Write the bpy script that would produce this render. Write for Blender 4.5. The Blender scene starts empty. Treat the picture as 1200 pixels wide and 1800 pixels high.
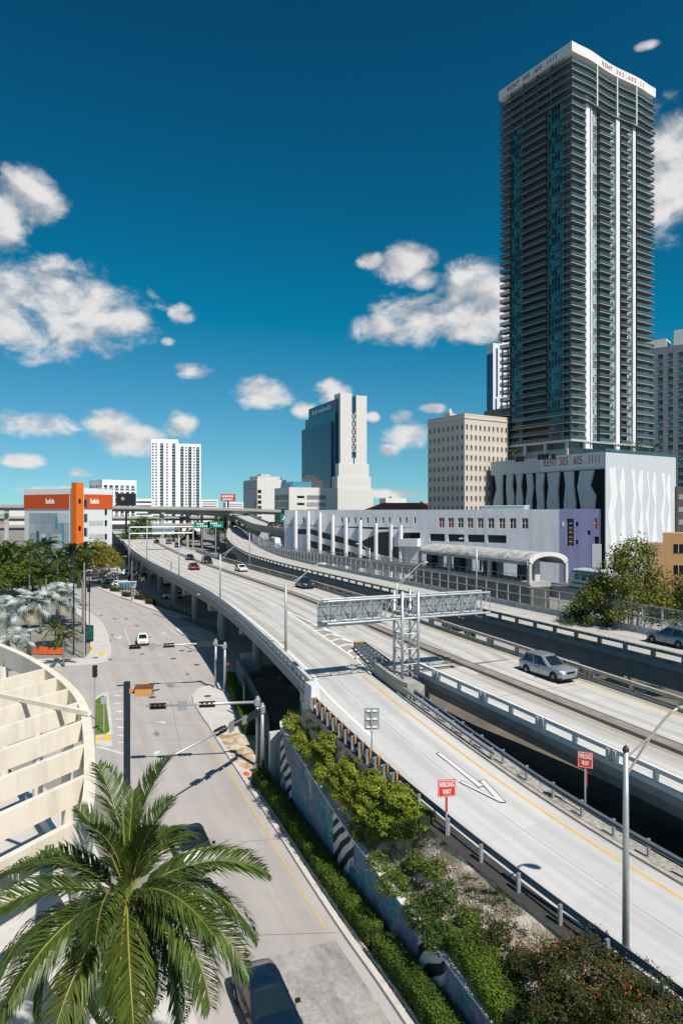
import bpy, math, random
import numpy as np
from mathutils import Vector, Matrix

random.seed(7)
rng = np.random.default_rng(7)
scene = bpy.context.scene
C = scene.collection
R = math.radians

# ------------------------------------------------------------------ camera
CAM_Z = 20.0
FPX = 1200.0                      # focal length in pixels of the 1200x1800 photograph (24 mm lens)
cam_d = bpy.data.cameras.new('camera')
cam_d.sensor_fit = 'VERTICAL'
cam_d.sensor_height = 36.0
cam_d.sensor_width = 24.0
cam_d.lens = 24.0
cam_d.clip_start = 0.1
cam_d.clip_end = 12000
cam = bpy.data.objects.new('camera', cam_d)
cam.location = (0, 0, CAM_Z)
cam.rotation_euler = (R(90), 0, 0)
C.objects.link(cam)
scene.camera = cam
scene.render.resolution_x, scene.render.resolution_y = 682, 1024

# ------------------------------------------------------------------ exposure
scene.render.engine = 'CYCLES'
vs = scene.view_settings
vs.view_transform = 'Standard'
vs.look = 'None'
vs.gamma = 1.0
vs.use_curve_mapping = False
vs.exposure = 0.42
cy = scene.cycles
cy.max_bounces = 6
cy.diffuse_bounces = 3
cy.glossy_bounces = 3
cy.transmission_bounces = 4
cy.transparent_max_bounces = 10
cy.caustics_reflective = False
cy.caustics_refractive = False
cy.use_denoising = True
cy.sample_clamp_indirect = 4.0

# ------------------------------------------------------------------ sun and sky
SUN_EL = R(51)
SUN_H = Vector((0.60, -0.80))
SUN = Vector((SUN_H.x * math.cos(SUN_EL), SUN_H.y * math.cos(SUN_EL), math.sin(SUN_EL)))
sun_d = bpy.data.lights.new('sun', 'SUN')
sun_d.energy = 4.4
sun_d.angle = R(0.53)
sun_d.color = (1.0, 0.935, 0.85)
sun = bpy.data.objects.new('sun', sun_d)
sun.rotation_euler = SUN.to_track_quat('Z', 'Y').to_euler()
sun.location = (60, -80, 120)
C.objects.link(sun)

world = bpy.data.worlds.new('World')
scene.world = world
world.use_nodes = True


def build_sky():
    nt = world.node_tree
    N, L = nt.nodes, nt.links
    N.clear()

    def math_(op, a, b=None, c=None, clamp=False):
        n = N.new('ShaderNodeMath')
        n.operation = op
        n.use_clamp = clamp
        for i, v in enumerate((a, b, c)):
            if v is None:
                continue
            if isinstance(v, (int, float)):
                n.inputs[i].default_value = v
            else:
                L.new(v, n.inputs[i])
        return n.outputs[0]

    def vmath(op, a, b=None):
        n = N.new('ShaderNodeVectorMath')
        n.operation = op
        for i, v in enumerate((a, b)):
            if v is None:
                continue
            if isinstance(v, (tuple, list)):
                n.inputs[i].default_value = v
            else:
                L.new(v, n.inputs[i])
        return n.outputs['Value'] if op in ('DOT_PRODUCT', 'LENGTH') else n.outputs[0]

    def smooth(x, a, b, lo=0.0, hi=1.0):
        n = N.new('ShaderNodeMapRange')
        n.interpolation_type = 'SMOOTHSTEP'
        L.new(x, n.inputs[0])
        n.inputs[1].default_value, n.inputs[2].default_value = a, b
        n.inputs[3].default_value, n.inputs[4].default_value = lo, hi
        return n.outputs[0]

    sky = N.new('ShaderNodeTexSky')
    sky.sky_type = 'NISHITA'
    sky.sun_disc = False
    sky.sun_elevation = SUN_EL
    sky.sun_rotation = math.atan2(SUN_H.x, SUN_H.y)
    sky.altitude = 0
    sky.air_density = 1.0
    sky.dust_density = 0.3
    sky.ozone_density = 4.0
    tc = N.new('ShaderNodeTexCoord')
    up = vmath('ADD', vmath('MULTIPLY', tc.outputs['Generated'], (1, 1, 0.955)), (0, 0, 0.045))
    L.new(vmath('NORMALIZE', up), sky.inputs[0])
    # the photograph's teal, contrasty rendering of the whole sky
    tint = N.new('ShaderNodeVectorMath')
    tint.operation = 'MULTIPLY_ADD'
    L.new(sky.outputs[0], tint.inputs[0])
    tint.inputs[1].default_value = SKY_GAIN
    tint.inputs[2].default_value = SKY_LIFT
    sky_col = vmath('MAXIMUM', tint.outputs[0], (0.02, 0.10, 0.20))

    d = vmath('NORMALIZE', tc.outputs['Generated'])
    sep = N.new('ShaderNodeSeparateXYZ')
    L.new(d, sep.inputs[0])
    az = math_('ARCTAN2', sep.outputs[0], sep.outputs[1])
    el = math_('ARCSINE', sep.outputs[2])
    comb = N.new('ShaderNodeCombineXYZ')
    L.new(az, comb.inputs[0])
    L.new(el, comb.inputs[1])
    ae = comb.outputs[0]

    # clouds: (x, y, half width, half height) measured in the photograph, turned into azimuth and elevation
    clouds = [(105, 545, 175, 76), (5, 520, 95, 75), (90, 500, 70, 45), (225, 555, 52, 42), (45, 345, 66, 50), (5, 390, 40, 60), (20, 570, 80, 40),
              (318, 553, 24, 17), (296, 600, 13, 8), (340, 651, 36, 15), (470, 692, 54, 27), (582, 690, 32, 24), (538, 722, 26, 17),
              (775, 560, 120, 46), (835, 515, 72, 58), (690, 578, 70, 30), (715, 465, 52, 34), (655, 458, 26, 15), (745, 490, 30, 22),
              (1180, 300, 60, 105), (1135, 80, 24, 9), (60, 745, 72, 22), (190, 738, 44, 22), (228, 772, 60, 30), (318, 745, 30, 23),
              (40, 810, 46, 13), (140, 830, 30, 9), (722, 763, 42, 28), (706, 733, 22, 14), (685, 793, 22, 12), (655, 733, 14, 9),
              (690, 868, 60, 9), (760, 718, 24, 8), (100, 862, 80, 8)]
    field = None
    low = None
    for (px, py, rx, ry) in clouds:
        v = Vector((px - 600, 1200, 900 - py)).normalized()
        a, e = math.atan2(v.x, v.y), math.asin(v.z)
        sx, sy = rx / 1200 * math.cos(a) ** 2, ry / 1200 * math.cos(e) ** 2
        p = vmath('MULTIPLY', vmath('SUBTRACT', ae, (a, e, 0)), (1 / sx, 1 / sy, 0))
        f = math_('SUBTRACT', 1.0, vmath('DOT_PRODUCT', p, p))
        field = f if field is None else math_('MAXIMUM', field, f)
    field = math_('MAXIMUM', field, -1.6)
    # the rest of the sky carries the same scattered fair-weather clouds
    nz0 = N.new('ShaderNodeTexNoise')
    nz0.inputs['Scale'].default_value = 3.2
    nz0.inputs['Detail'].default_value = 2
    L.new(d, nz0.inputs['Vector'])
    other = math_('MULTIPLY_ADD', nz0.outputs[0], 9.0, -5.6)
    away = smooth(math_('ABSOLUTE', az), 0.50, 0.62)
    other = math_('ADD', other, math_('MULTIPLY_ADD', away, 3.0, -3.0))
    other = math_('MINIMUM', other, 1.0)
    field = math_('MAXIMUM', field, other)

    def fbm(scale, detail, rough, off):
        m = N.new('ShaderNodeMapping')
        m.inputs['Location'].default_value = off
        m.inputs['Scale'].default_value = (1, 1, 1.5)
        L.new(d, m.inputs[0])
        n = N.new('ShaderNodeTexNoise')
        n.inputs['Scale'].default_value = scale
        n.inputs['Detail'].default_value = detail
        n.inputs['Roughness'].default_value = rough
        n.inputs['Distortion'].default_value = 0.35
        L.new(m.outputs[0], n.inputs['Vector'])
        return n.outputs[0]
    n1 = fbm(15.0, 8, 0.58, (0.3, 0.1, 0.7))
    n2 = fbm(15.0, 4, 0.5, (0.3 + 0.012, 0.1 - 0.012, 0.7 + 0.022))   # towards the sun: the lit side
    big = fbm(7.0, 3, 0.5, (2.1, 1.3, 0.2))
    n_hi = fbm(46.0, 6, 0.6, (1.7, 0.4, 0.9))
    dens = math_('ADD', math_('MULTIPLY', field, 0.95), math_('ADD', math_('MULTIPLY_ADD', n1, 3.6, -1.78), math_('MULTIPLY_ADD', n_hi, 1.1, -0.50)))
    alpha = smooth(dens, -0.25, 1.15)
    thin = math_('MULTIPLY', alpha, 0.97)
    n3 = fbm(15.0, 4, 0.5, (0.3, 0.1, 0.7))
    lit = math_('ADD', math_('MULTIPLY_ADD', math_('SUBTRACT', n3, n2), 4.0, 0.62), math_('MULTIPLY_ADD', big, 1.2, -0.60))
    lit = math_('SUBTRACT', lit, math_('MULTIPLY', math_('MAXIMUM', math_('SUBTRACT', dens, 0.7), 0.0), 0.12))
    cmix = N.new('ShaderNodeMix')
    cmix.data_type = 'RGBA'
    L.new(smooth(lit, 0.0, 1.0), cmix.inputs[0])
    cmix.inputs[6].default_value = tuple(x * CLOUD_K for x in (0.56, 0.575, 0.60)) + (1,)
    cmix.inputs[7].default_value = tuple(x * CLOUD_K for x in (0.90, 0.885, 0.87)) + (1,)
    fin = N.new('ShaderNodeMix')
    fin.data_type = 'RGBA'
    L.new(thin, fin.inputs[0])
    L.new(sky_col, fin.inputs[6])
    L.new(cmix.outputs[2], fin.inputs[7])
    bg = N.new('ShaderNodeBackground')
    bg.inputs[1].default_value = SKY_STRENGTH
    L.new(fin.outputs[2], bg.inputs[0])
    out = N.new('ShaderNodeOutputWorld')
    L.new(bg.outputs[0], out.inputs[0])


SKY_STRENGTH = 0.10
SKY_GAIN = (0.62, 0.80, 0.88)
SKY_LIFT = (-0.95, -0.64, -1.25)
CLOUD_K = 6.7
build_sky()
world.cycles.sampling_method = 'MANUAL'
world.cycles.sample_map_resolution = 256

# ------------------------------------------------------------------ helpers
def P(px, py, z=0.0):
    """the place on level z that the photograph shows at pixel (px, py)"""
    Y = FPX * (CAM_Z - z) / (py - 900.0)
    return Vector(((px - 600.0) / FPX * Y, Y, z))


def Q(px, py, Y):
    return Vector(((px - 600.0) / FPX * Y, Y, CAM_Z - (py - 900.0) / FPX * Y))


class MB:
    """collects simple shapes and links them as one mesh"""

    def __init__(s):
        s.v, s.f, s.m, s.uv = [], [], [], None

    def add(s, vs_, fs, m=0):
        o = len(s.v)
        s.v += [tuple(x) for x in vs_]
        for f in fs:
            s.f.append(tuple(i + o for i in f))
            s.m.append(m)
        return s

    def box(s, c, sz, rz=0.0, m=0, top=(1, 1)):
        hx, hy, hz = sz[0] / 2, sz[1] / 2, sz[2] / 2
        ca, sa = math.cos(rz), math.sin(rz)
        vs_ = []
        for dz in (-1, 1):
            kx, ky = (top if dz > 0 else (1, 1))
            for dx, dy in ((-1, -1), (1, -1), (1, 1), (-1, 1)):
                x, y = dx * hx * kx, dy * hy * ky
                vs_.append((c[0] + x * ca - y * sa, c[1] + x * sa + y * ca, c[2] + dz * hz))
        return s.add(vs_, [(3, 2, 1, 0), (4, 5, 6, 7), (0, 1, 5, 4), (1, 2, 6, 5), (2, 3, 7, 6), (3, 0, 4, 7)], m)

    def bx(s, x0, x1, y0, y1, z0, z1, m=0):
        return s.box(((x0 + x1) / 2, (y0 + y1) / 2, (z0 + z1) / 2), (abs(x1 - x0), abs(y1 - y0), abs(z1 - z0)), 0, m)

    def beam(s, a, b, w, h, m=0, up=(0, 0, 1)):
        a, b = Vector(a), Vector(b)
        d = (b - a).normalized()
        u = Vector(up)
        if abs(d.dot(u)) > 0.97:
            u = Vector((0, 1, 0))
        r = d.cross(u).normalized()
        u = r.cross(d).normalized()
        vs_ = []
        for p in (a, b):
            for i, j in ((-1, -1), (1, -1), (1, 1), (-1, 1)):
                vs_.append(p + r * (i * w / 2) + u * (j * h / 2))
        return s.add(vs_, [(3, 2, 1, 0), (4, 5, 6, 7), (0, 1, 5, 4), (1, 2, 6, 5), (2, 3, 7, 6), (3, 0, 4, 7)], m)

    def tube(s, pts, r, n=8, m=0, caps=True):
        pts = [Vector(p) for p in pts]
        rs = r if isinstance(r, (list, tuple)) else [r] * len(pts)
        vs_, fs = [], []
        for i, p in enumerate(pts):
            d = (pts[min(i + 1, len(pts) - 1)] - pts[max(i - 1, 0)]).normalized()
            u = Vector((0, 0, 1)) if abs(d.z) < 0.95 else Vector((0, 1, 0))
            a = d.cross(u).normalized()
            b = a.cross(d).normalized()
            for k in range(n):
                t = 2 * math.pi * k / n
                vs_.append(p + (a * math.cos(t) + b * math.sin(t)) * rs[i])
        for i in range(len(pts) - 1):
            for k in range(n):
                k2 = (k + 1) % n
                fs.append((i * n + k, (i + 1) * n + k, (i + 1) * n + k2, i * n + k2))
        if caps:
            fs.append(tuple(range(n)))
            fs.append(tuple(reversed(range((len(pts) - 1) * n, len(pts) * n))))
        return s.add(vs_, fs, m)

    def prism(s, poly, z0, z1, m=0):
        n = len(poly)
        ar = sum(poly[i][0] * poly[(i + 1) % n][1] - poly[(i + 1) % n][0] * poly[i][1] for i in range(n))
        if ar < 0:
            poly = list(reversed(poly))
        vs_ = [(p[0], p[1], z0) for p in poly] + [(p[0], p[1], z1) for p in poly]
        fs = [tuple(reversed(range(n))), tuple(range(n, 2 * n))]
        fs += [(i, (i + 1) % n, (i + 1) % n + n, i + n) for i in range(n)]
        return s.add(vs_, fs, m)

    def lathe(s, prof, n=16, m=0, c=(0, 0, 0), axis='z'):
        vs_, fs = [], []
        for (r, h) in prof:
            for k in range(n):
                t = 2 * math.pi * k / n
                a, b = r * math.cos(t), r * math.sin(t)
                p = (a, b, h) if axis == 'z' else (a, h, b)
                vs_.append((p[0] + c[0], p[1] + c[1], p[2] + c[2]))
        for i in range(len(prof) - 1):
            for k in range(n):
                k2 = (k + 1) % n
                f = (i * n + k, i * n + k2, (i + 1) * n + k2, (i + 1) * n + k)
                fs.append(f if axis == 'z' else tuple(reversed(f)))
        return s.add(vs_, fs, m)

    def quad(s, a, b, c, d, m=0):
        return s.add([a, b, c, d], [(0, 1, 2, 3)], m)

    def sweep(s, path, prof, m=0, closed=True, caps=True):
        """profile points (to the right of the path, up) carried along a path"""
        n = len(prof)
        nr = normals2(path)
        vs_, fs = [], []
        for p, q in zip(path, nr):
            for (o, h) in prof:
                vs_.append((p[0] + q[0] * o, p[1] + q[1] * o, p[2] + h))
        for i in range(len(path) - 1):
            for k in range(n if closed else n - 1):
                k2 = (k + 1) % n
                fs.append((i * n + k, i * n + k2, (i + 1) * n + k2, (i + 1) * n + k))
        if closed and caps:
            fs.append(tuple(reversed(range(n))))
            fs.append(tuple(range((len(path) - 1) * n, len(path) * n)))
        return s.add(vs_, fs, m)

    def mesh(s, name, mats, smooth=False):
        me = bpy.data.meshes.new(name)
        me.from_pydata(s.v, [], s.f)
        for m in (mats if isinstance(mats, (list, tuple)) else [mats]):
            me.materials.append(m)
        if max(s.m, default=0) > 0:
            me.polygons.foreach_set('material_index', s.m)
        if smooth:
            me.polygons.foreach_set('use_smooth', [True] * len(s.f))
        if s.uv:
            uvl = me.uv_layers.new(name='UVMap')
            li = np.empty(len(me.loops), dtype=np.int32)
            me.loops.foreach_get('vertex_index', li)
            uvl.data.foreach_set('uv', np.array(s.uv, dtype=np.float32)[li].ravel())
        me.update()
        return me

    def obj(s, name, mats, parent=None, smooth=False, world=False, **kw):
        return link(name, s.mesh(name, mats, smooth), parent, world=world, **kw)


def link(name, me, parent=None, loc=None, rz=None, world=False, scale=None):
    o = bpy.data.objects.new(name, me)
    C.objects.link(o)
    if loc is not None:
        o.location = loc
    if rz is not None:
        o.rotation_euler = (0, 0, rz)
    if scale is not None:
        o.scale = scale
    if parent is not None:
        o.parent = parent
        if world:
            o.matrix_parent_inverse = (Matrix.Translation(parent.location) @ parent.rotation_euler.to_matrix().to_4x4()).inverted()
    return o


def tag(o, label=None, cat=None, group=None, kind=None):
    for k, v in (('label', label), ('category', cat), ('group', group), ('kind', kind)):
        if v:
            o[k] = v
    return o


def thing(name, label, cat, loc=(0, 0, 0), rz=0.0, group=None):
    o = bpy.data.objects.new(name, None)
    o.empty_display_size = 0.2
    C.objects.link(o)
    o.location = loc
    o.rotation_euler = (0, 0, rz)
    return tag(o, label, cat, group)


def copy_tree(o, parent=None):
    c = o.copy()
    C.objects.link(c)
    if parent is not None:
        c.parent = parent
    for ch in o.children:
        copy_tree(ch, c)
    return c


def normals2(path):
    """unit vectors to the right of a path seen from above"""
    out = []
    n = len(path)
    for i in range(n):
        a, b = path[max(i - 1, 0)], path[min(i + 1, n - 1)]
        dx, dy = b[0] - a[0], b[1] - a[1]
        l = math.hypot(dx, dy) or 1
        out.append((dy / l, -dx / l))
    return out


def smooth_path(pts, step):
    """Catmull-Rom through the points, resampled evenly"""
    pts = [Vector(p) for p in pts]
    ext = [pts[0] * 2 - pts[1]] + pts + [pts[-1] * 2 - pts[-2]]
    dense = []
    for i in range(1, len(ext) - 2):
        p0, p1, p2, p3 = ext[i - 1:i + 3]
        for k in range(24):
            t = k / 24
            dense.append(0.5 * ((2 * p1) + (p2 - p0) * t + (2 * p0 - 5 * p1 + 4 * p2 - p3) * t * t + (3 * p1 - p0 - 3 * p2 + p3) * t ** 3))
    dense.append(pts[-1])
    return resample(dense, step)


def resample(pts, step):
    pts = [Vector(p) for p in pts]
    L_ = [0.0]
    for a, b in zip(pts, pts[1:]):
        L_.append(L_[-1] + (b - a).length)
    n = max(1, round(L_[-1] / step))
    out, j = [], 0
    for i in range(n + 1):
        t = L_[-1] * i / n
        while j < len(pts) - 2 and L_[j + 1] < t:
            j += 1
        seg = L_[j + 1] - L_[j] or 1
        out.append(pts[j].lerp(pts[j + 1], min(1, max(0, (t - L_[j]) / seg))))
    return out


def offset(path, o, dz=0.0):
    return [Vector((p[0] + q[0] * o, p[1] + q[1] * o, p[2] + dz)) for p, q in zip(path, normals2(path))]


def ribbon(left, right, z=0.0, cuts=4):
    """a sheet between two rails with UVs in metres (across, along)"""
    n = len(left)
    vs_, fs, uvs = [], [], []
    al = 0.0
    for i in range(n):
        l, r = Vector(left[i]), Vector(right[i])
        if i:
            al += ((l + r) / 2 - (Vector(left[i - 1]) + Vector(right[i - 1])) / 2).length
        w = (r - l).length
        for k in range(cuts + 1):
            p = l.lerp(r, k / cuts)
            vs_.append((p.x, p.y, p.z + z))
            uvs.append((w * k / cuts, al))
    for i in range(n - 1):
        for k in range(cuts):
            a = i * (cuts + 1) + k
            fs.append((a, a + 1, a + cuts + 2, a + cuts + 1))
    return vs_, fs, uvs


def ribbon_obj(name, left, right, mat, z=0.0, parent=None, kind=None, cuts=4):
    vs_, fs, uvs = ribbon(left, right, z, cuts)
    me = bpy.data.meshes.new(name)
    me.from_pydata(vs_, [], fs)
    uvl = me.uv_layers.new(name='UVMap')
    li = np.empty(len(me.loops), dtype=np.int32)
    me.loops.foreach_get('vertex_index', li)
    uvl.data.foreach_set('uv', np.array(uvs, dtype=np.float32)[li].ravel())
    me.materials.append(mat)
    o = link(name, me, parent)
    if kind:
        o['kind'] = kind
    return o


def heading(path, i):
    a, b = path[max(i - 1, 0)], path[min(i + 1, len(path) - 1)]
    return math.atan2(b[1] - a[1], b[0] - a[0])


# ------------------------------------------------------------------ materials
MATS = {}


def mat(name, col, rough=0.8, var=0.10, scale=1.0, bump=0.0, metal=0.0, spec=0.3, stretch=(1, 1, 1), uv=False, streak=None,
        rnd=0.0, island=0.0, col2=None, blotch=None, coat=0.0, emit=None, transl=0.0, alpha=None, bscale=None, nodet=5, tracks=None):
    if name in MATS:
        return MATS[name]
    m = bpy.data.materials.new(name)
    m.use_nodes = True
    N, L = m.node_tree.nodes, m.node_tree.links
    bs = N['Principled BSDF']
    out = N['Material Output']
    tc = N.new('ShaderNodeTexCoord')
    mp = N.new('ShaderNodeMapping')
    mp.inputs['Scale'].default_value = stretch
    L.new(tc.outputs['UV' if uv else 'Object'], mp.inputs[0])

    def noise(sc, det, rough_=0.6, vec=mp.outputs[0]):
        n = N.new('ShaderNodeTexNoise')
        n.inputs['Scale'].default_value = sc
        n.inputs['Detail'].default_value = det
        n.inputs['Roughness'].default_value = rough_
        L.new(vec, n.inputs['Vector'])
        return n.outputs[0]

    def mix(f, a, b, mode='MIX'):
        n = N.new('ShaderNodeMix')
        n.data_type = 'RGBA'
        n.blend_type = mode
        for i, v in ((0, f), (6, a), (7, b)):
            if isinstance(v, (int, float)):
                n.inputs[i].default_value = v
            elif isinstance(v, (tuple, list)):
                n.inputs[i].default_value = tuple(v)[:3] + (1,)
            else:
                L.new(v, n.inputs[i])
        return n.outputs[2]

    def ramp(x, a, b, lo=0.0, hi=1.0):
        n = N.new('ShaderNodeMapRange')
        L.new(x, n.inputs[0])
        for i, v in enumerate((a, b, lo, hi)):
            n.inputs[i + 1].default_value = v
        return n.outputs[0]

    def mul(a, b):
        n = N.new('ShaderNodeMath')
        n.operation = 'MULTIPLY'
        for i, v in enumerate((a, b)):
            if isinstance(v, (int, float)):
                n.inputs[i].default_value = v
            else:
                L.new(v, n.inputs[i])
        return n.outputs[0]

    lo = tuple(c * (1 - var) for c in col)
    hi = tuple(min(1, c * (1 + var)) for c in (col2 or col))
    c = mix(ramp(noise(scale, nodet), 0.3, 0.7), lo, hi)
    if streak:      # (scale along x, y, z, colour, amount): long stains and wear
        mp2 = N.new('ShaderNodeMapping')
        mp2.inputs['Scale'].default_value = streak[0]
        L.new(tc.outputs['UV' if uv else 'Object'], mp2.inputs[0])
        c = mix(mul(ramp(noise(1.0, 5, 0.65, mp2.outputs[0]), 0.45, 0.72), streak[2]), c, streak[1])
    if blotch:      # (scale, colour, amount, threshold)
        c = mix(mul(ramp(noise(blotch[0], 6, 0.7), blotch[3], blotch[3] + 0.12), blotch[2]), c, blotch[1])
    if tracks:      # (period, phase, colour, amount): darker bands where wheels run, along the road
        sx = N.new('ShaderNodeSeparateXYZ')
        L.new(tc.outputs['UV'], sx.inputs[0])
        mm = N.new('ShaderNodeMath')
        mm.operation = 'MULTIPLY_ADD'
        L.new(sx.outputs[0], mm.inputs[0])
        mm.inputs[1].default_value = 2 * math.pi / tracks[0]
        mm.inputs[2].default_value = tracks[1]
        sn = N.new('ShaderNodeMath')
        sn.operation = 'SINE'
        L.new(mm.outputs[0], sn.inputs[0])
        mp3 = N.new('ShaderNodeMapping')
        mp3.inputs['Scale'].default_value = (1.2, 0.05, 1)
        L.new(tc.outputs['UV'], mp3.inputs[0])
        f = mul(ramp(sn.outputs[0], -0.2, 0.9), ramp(noise(1.0, 5, 0.65, mp3.outputs[0]), 0.3, 0.75))
        c = mix(mul(f, tracks[3]), c, tracks[2])
        mp4 = N.new('ShaderNodeMapping')
        mp4.inputs['Scale'].default_value = (1.0, 0.35, 1)
        L.new(tc.outputs['UV'], mp4.inputs[0])
        c = mix(mul(ramp(noise(1.1, 8, 0.75, mp4.outputs[0]), 0.60, 0.70), 0.45), c, tuple(x * 0.75 for x in tracks[2]))
    if rnd:
        oi = N.new('ShaderNodeObjectInfo')
        c = mix(1.0, c, mix(oi.outputs['Random'], (1 - rnd,) * 3, (1 + rnd,) * 3), 'MULTIPLY')
    if island:
        g = N.new('ShaderNodeNewGeometry')
        c = mix(1.0, c, mix(g.outputs['Random Per Island'], (1 - island,) * 3, (1 + island,) * 3), 'MULTIPLY')
    L.new(c, bs.inputs['Base Color'])
    bs.inputs['Roughness'].default_value = rough
    bs.inputs['Metallic'].default_value = metal
    bs.inputs['Specular IOR Level'].default_value = spec
    if coat:
        bs.inputs['Coat Weight'].default_value = coat
        bs.inputs['Coat Roughness'].default_value = 0.08
    if emit:
        bs.inputs['Emission Color'].default_value = tuple(emit[:3]) + (1,)
        bs.inputs['Emission Strength'].default_value = emit[3]
    if bump:
        b = N.new('ShaderNodeBump')
        b.inputs['Strength'].default_value = bump
        b.inputs['Distance'].default_value = 0.05
        L.new(noise(bscale or scale * 6, 4), b.inputs['Height'])
        L.new(b.outputs[0], bs.inputs['Normal'])
    surf = bs.outputs[0]
    if transl:
        tr = N.new('ShaderNodeBsdfTranslucent')
        L.new(c, tr.inputs[0])
        ms = N.new('ShaderNodeMixShader')
        ms.inputs[0].default_value = transl
        L.new(surf, ms.inputs[1])
        L.new(tr.outputs[0], ms.inputs[2])
        surf = ms.outputs[0]
    if alpha is not None:
        tr = N.new('ShaderNodeBsdfTransparent')
        ms = N.new('ShaderNodeMixShader')
        ms.inputs[0].default_value = alpha
        L.new(tr.outputs[0], ms.inputs[1])
        L.new(surf, ms.inputs[2])
        surf = ms.outputs[0]
    L.new(surf, out.inputs[0])
    MATS[name] = m
    return m


STAIN = (0.20, 0.185, 0.17)
M_deck = mat('deck concrete', (0.50, 0.487, 0.462), 0.85, 0.09, 0.35, bump=0.15, uv=True, bscale=18, streak=((2.6, 0.035, 1), (0.27, 0.255, 0.24), 0.62),
             blotch=(0.25, (0.36, 0.345, 0.325), 0.5, 0.55), tracks=(1.85, 0.6, (0.22, 0.205, 0.19), 0.8))
M_ramp = mat('ramp concrete', (0.47, 0.466, 0.46), 0.85, 0.06, 0.5, bump=0.12, bscale=18, rnd=0.05, uv=True, streak=((1.6, 0.06, 1), (0.36, 0.35, 0.34), 0.5), blotch=(0.5, (0.39, 0.38, 0.37), 0.6, 0.55), tracks=(1.9, 0.2, (0.28, 0.27, 0.26), 0.6))
M_deck_d = mat('old deck concrete', (0.46, 0.44, 0.415), 0.85, 0.09, 0.35, bump=0.15, uv=True, bscale=18, streak=((2.2, 0.03, 1), (0.27, 0.25, 0.23), 0.6), tracks=(1.9, 1.0, (0.24, 0.225, 0.205), 0.6))
M_street = mat('street asphalt', (0.395, 0.365, 0.352), 0.9, 0.10, 0.16, bump=0.25, uv=True, bscale=30, streak=((1.3, 0.05, 1), (0.29, 0.268, 0.258), 0.55),
               blotch=(0.55, (0.27, 0.26, 0.25), 0.45, 0.60), tracks=(2.6, 0.0, (0.25, 0.235, 0.225), 0.35))
M_patch = mat('patched asphalt', (0.36, 0.34, 0.325), 0.9, 0.18, 2.5, bump=0.5, uv=True, bscale=30, streak=((0.9, 0.25, 1), (0.10, 0.10, 0.105), 0.75),
              blotch=(6.0, (0.13, 0.125, 0.12), 0.7, 0.55))
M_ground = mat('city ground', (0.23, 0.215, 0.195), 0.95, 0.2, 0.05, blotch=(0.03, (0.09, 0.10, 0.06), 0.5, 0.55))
M_under = mat('worn ground under bridge', (0.13, 0.115, 0.095), 0.95, 0.25, 0.2, blotch=(0.12, (0.24, 0.21, 0.17), 0.6, 0.55))  # darkened to cut bounced light, so the shade below looks deeper
M_walk = mat('sidewalk concrete', (0.50, 0.48, 0.45), 0.85, 0.09, 0.5, bump=0.15, blotch=(0.9, (0.36, 0.34, 0.31), 0.4, 0.58))
M_kerb = mat('kerb concrete', (0.52, 0.49, 0.46), 0.85, 0.12, 0.8, blotch=(1.5, (0.30, 0.28, 0.25), 0.5, 0.56))
M_black_asph = mat('black asphalt', (0.045, 0.043, 0.042), 0.9, 0.3, 1.5, bump=0.4, bscale=40)
M_white_p = mat('white road paint', (0.74, 0.73, 0.71), 0.7, 0.06, 1.2, blotch=(3.0, (0.50, 0.49, 0.475), 0.6, 0.52))
M_worn_p = mat('worn white road paint', (0.62, 0.61, 0.59), 0.8, 0.1, 1.2, blotch=(2.5, (0.42, 0.40, 0.39), 0.85, 0.46))
M_yellow_p = mat('yellow road paint', (0.62, 0.36, 0.055), 0.7, 0.12, 1.2, blotch=(3.0, (0.50, 0.42, 0.28), 0.5, 0.55))
M_yworn = mat('worn yellow road paint', (0.50, 0.37, 0.18), 0.8, 0.12, 1.2, blotch=(2.0, (0.42, 0.38, 0.33), 0.8, 0.48))
M_black_p = mat('black road paint', (0.03, 0.03, 0.032), 0.7, 0.2, 1.0)
M_rail_tan = mat('weathered tan concrete', (0.37, 0.345, 0.305), 0.85, 0.14, 0.6, blotch=(0.8, (0.16, 0.15, 0.135), 0.55, 0.55), streak=((1.5, 1.5, 0.3), (0.15, 0.14, 0.13), 0.4))
M_rail_grey = mat('grey concrete', (0.50, 0.495, 0.48), 0.85, 0.12, 0.6, blotch=(0.8, (0.20, 0.20, 0.195), 0.5, 0.56), streak=((1.5, 1.5, 0.25), (0.17, 0.17, 0.165), 0.4))
M_rail_white = mat('pale concrete', (0.60, 0.595, 0.58), 0.85, 0.1, 0.6, blotch=(0.9, (0.32, 0.31, 0.30), 0.4, 0.58))
M_girder = mat('grey painted girder', (0.27, 0.275, 0.275), 0.75, 0.12, 0.4, streak=((1.2, 1.2, 0.2), (0.17, 0.165, 0.155), 0.5))
M_pier = mat('pier concrete', (0.38, 0.37, 0.355), 0.85, 0.14, 0.5, streak=((1.5, 1.5, 0.2), (0.2, 0.19, 0.18), 0.5))
M_median = mat('stained median concrete', (0.25, 0.225, 0.20), 0.9, 0.25, 1.2, uv=True, streak=((4.0, 0.06, 1), (0.13, 0.115, 0.10), 0.7))
M_galv = mat('galvanised steel', (0.42, 0.44, 0.46), 0.45, 0.12, 2.0, metal=0.55, spec=0.5)
M_galv_d = mat('dull blue-grey steel', (0.17, 0.21, 0.245), 0.5, 0.15, 2.0, metal=0.5, spec=0.5)
M_wood = mat('wood block', (0.36, 0.20, 0.09), 0.85, 0.25, 4.0, rnd=0.2)
M_black = mat('black metal', (0.012, 0.013, 0.015), 0.45, 0.15, 2.0, spec=0.5)
M_navy = mat('dark blue metal', (0.012, 0.024, 0.036), 0.45, 0.15, 2.0, spec=0.4)
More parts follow.
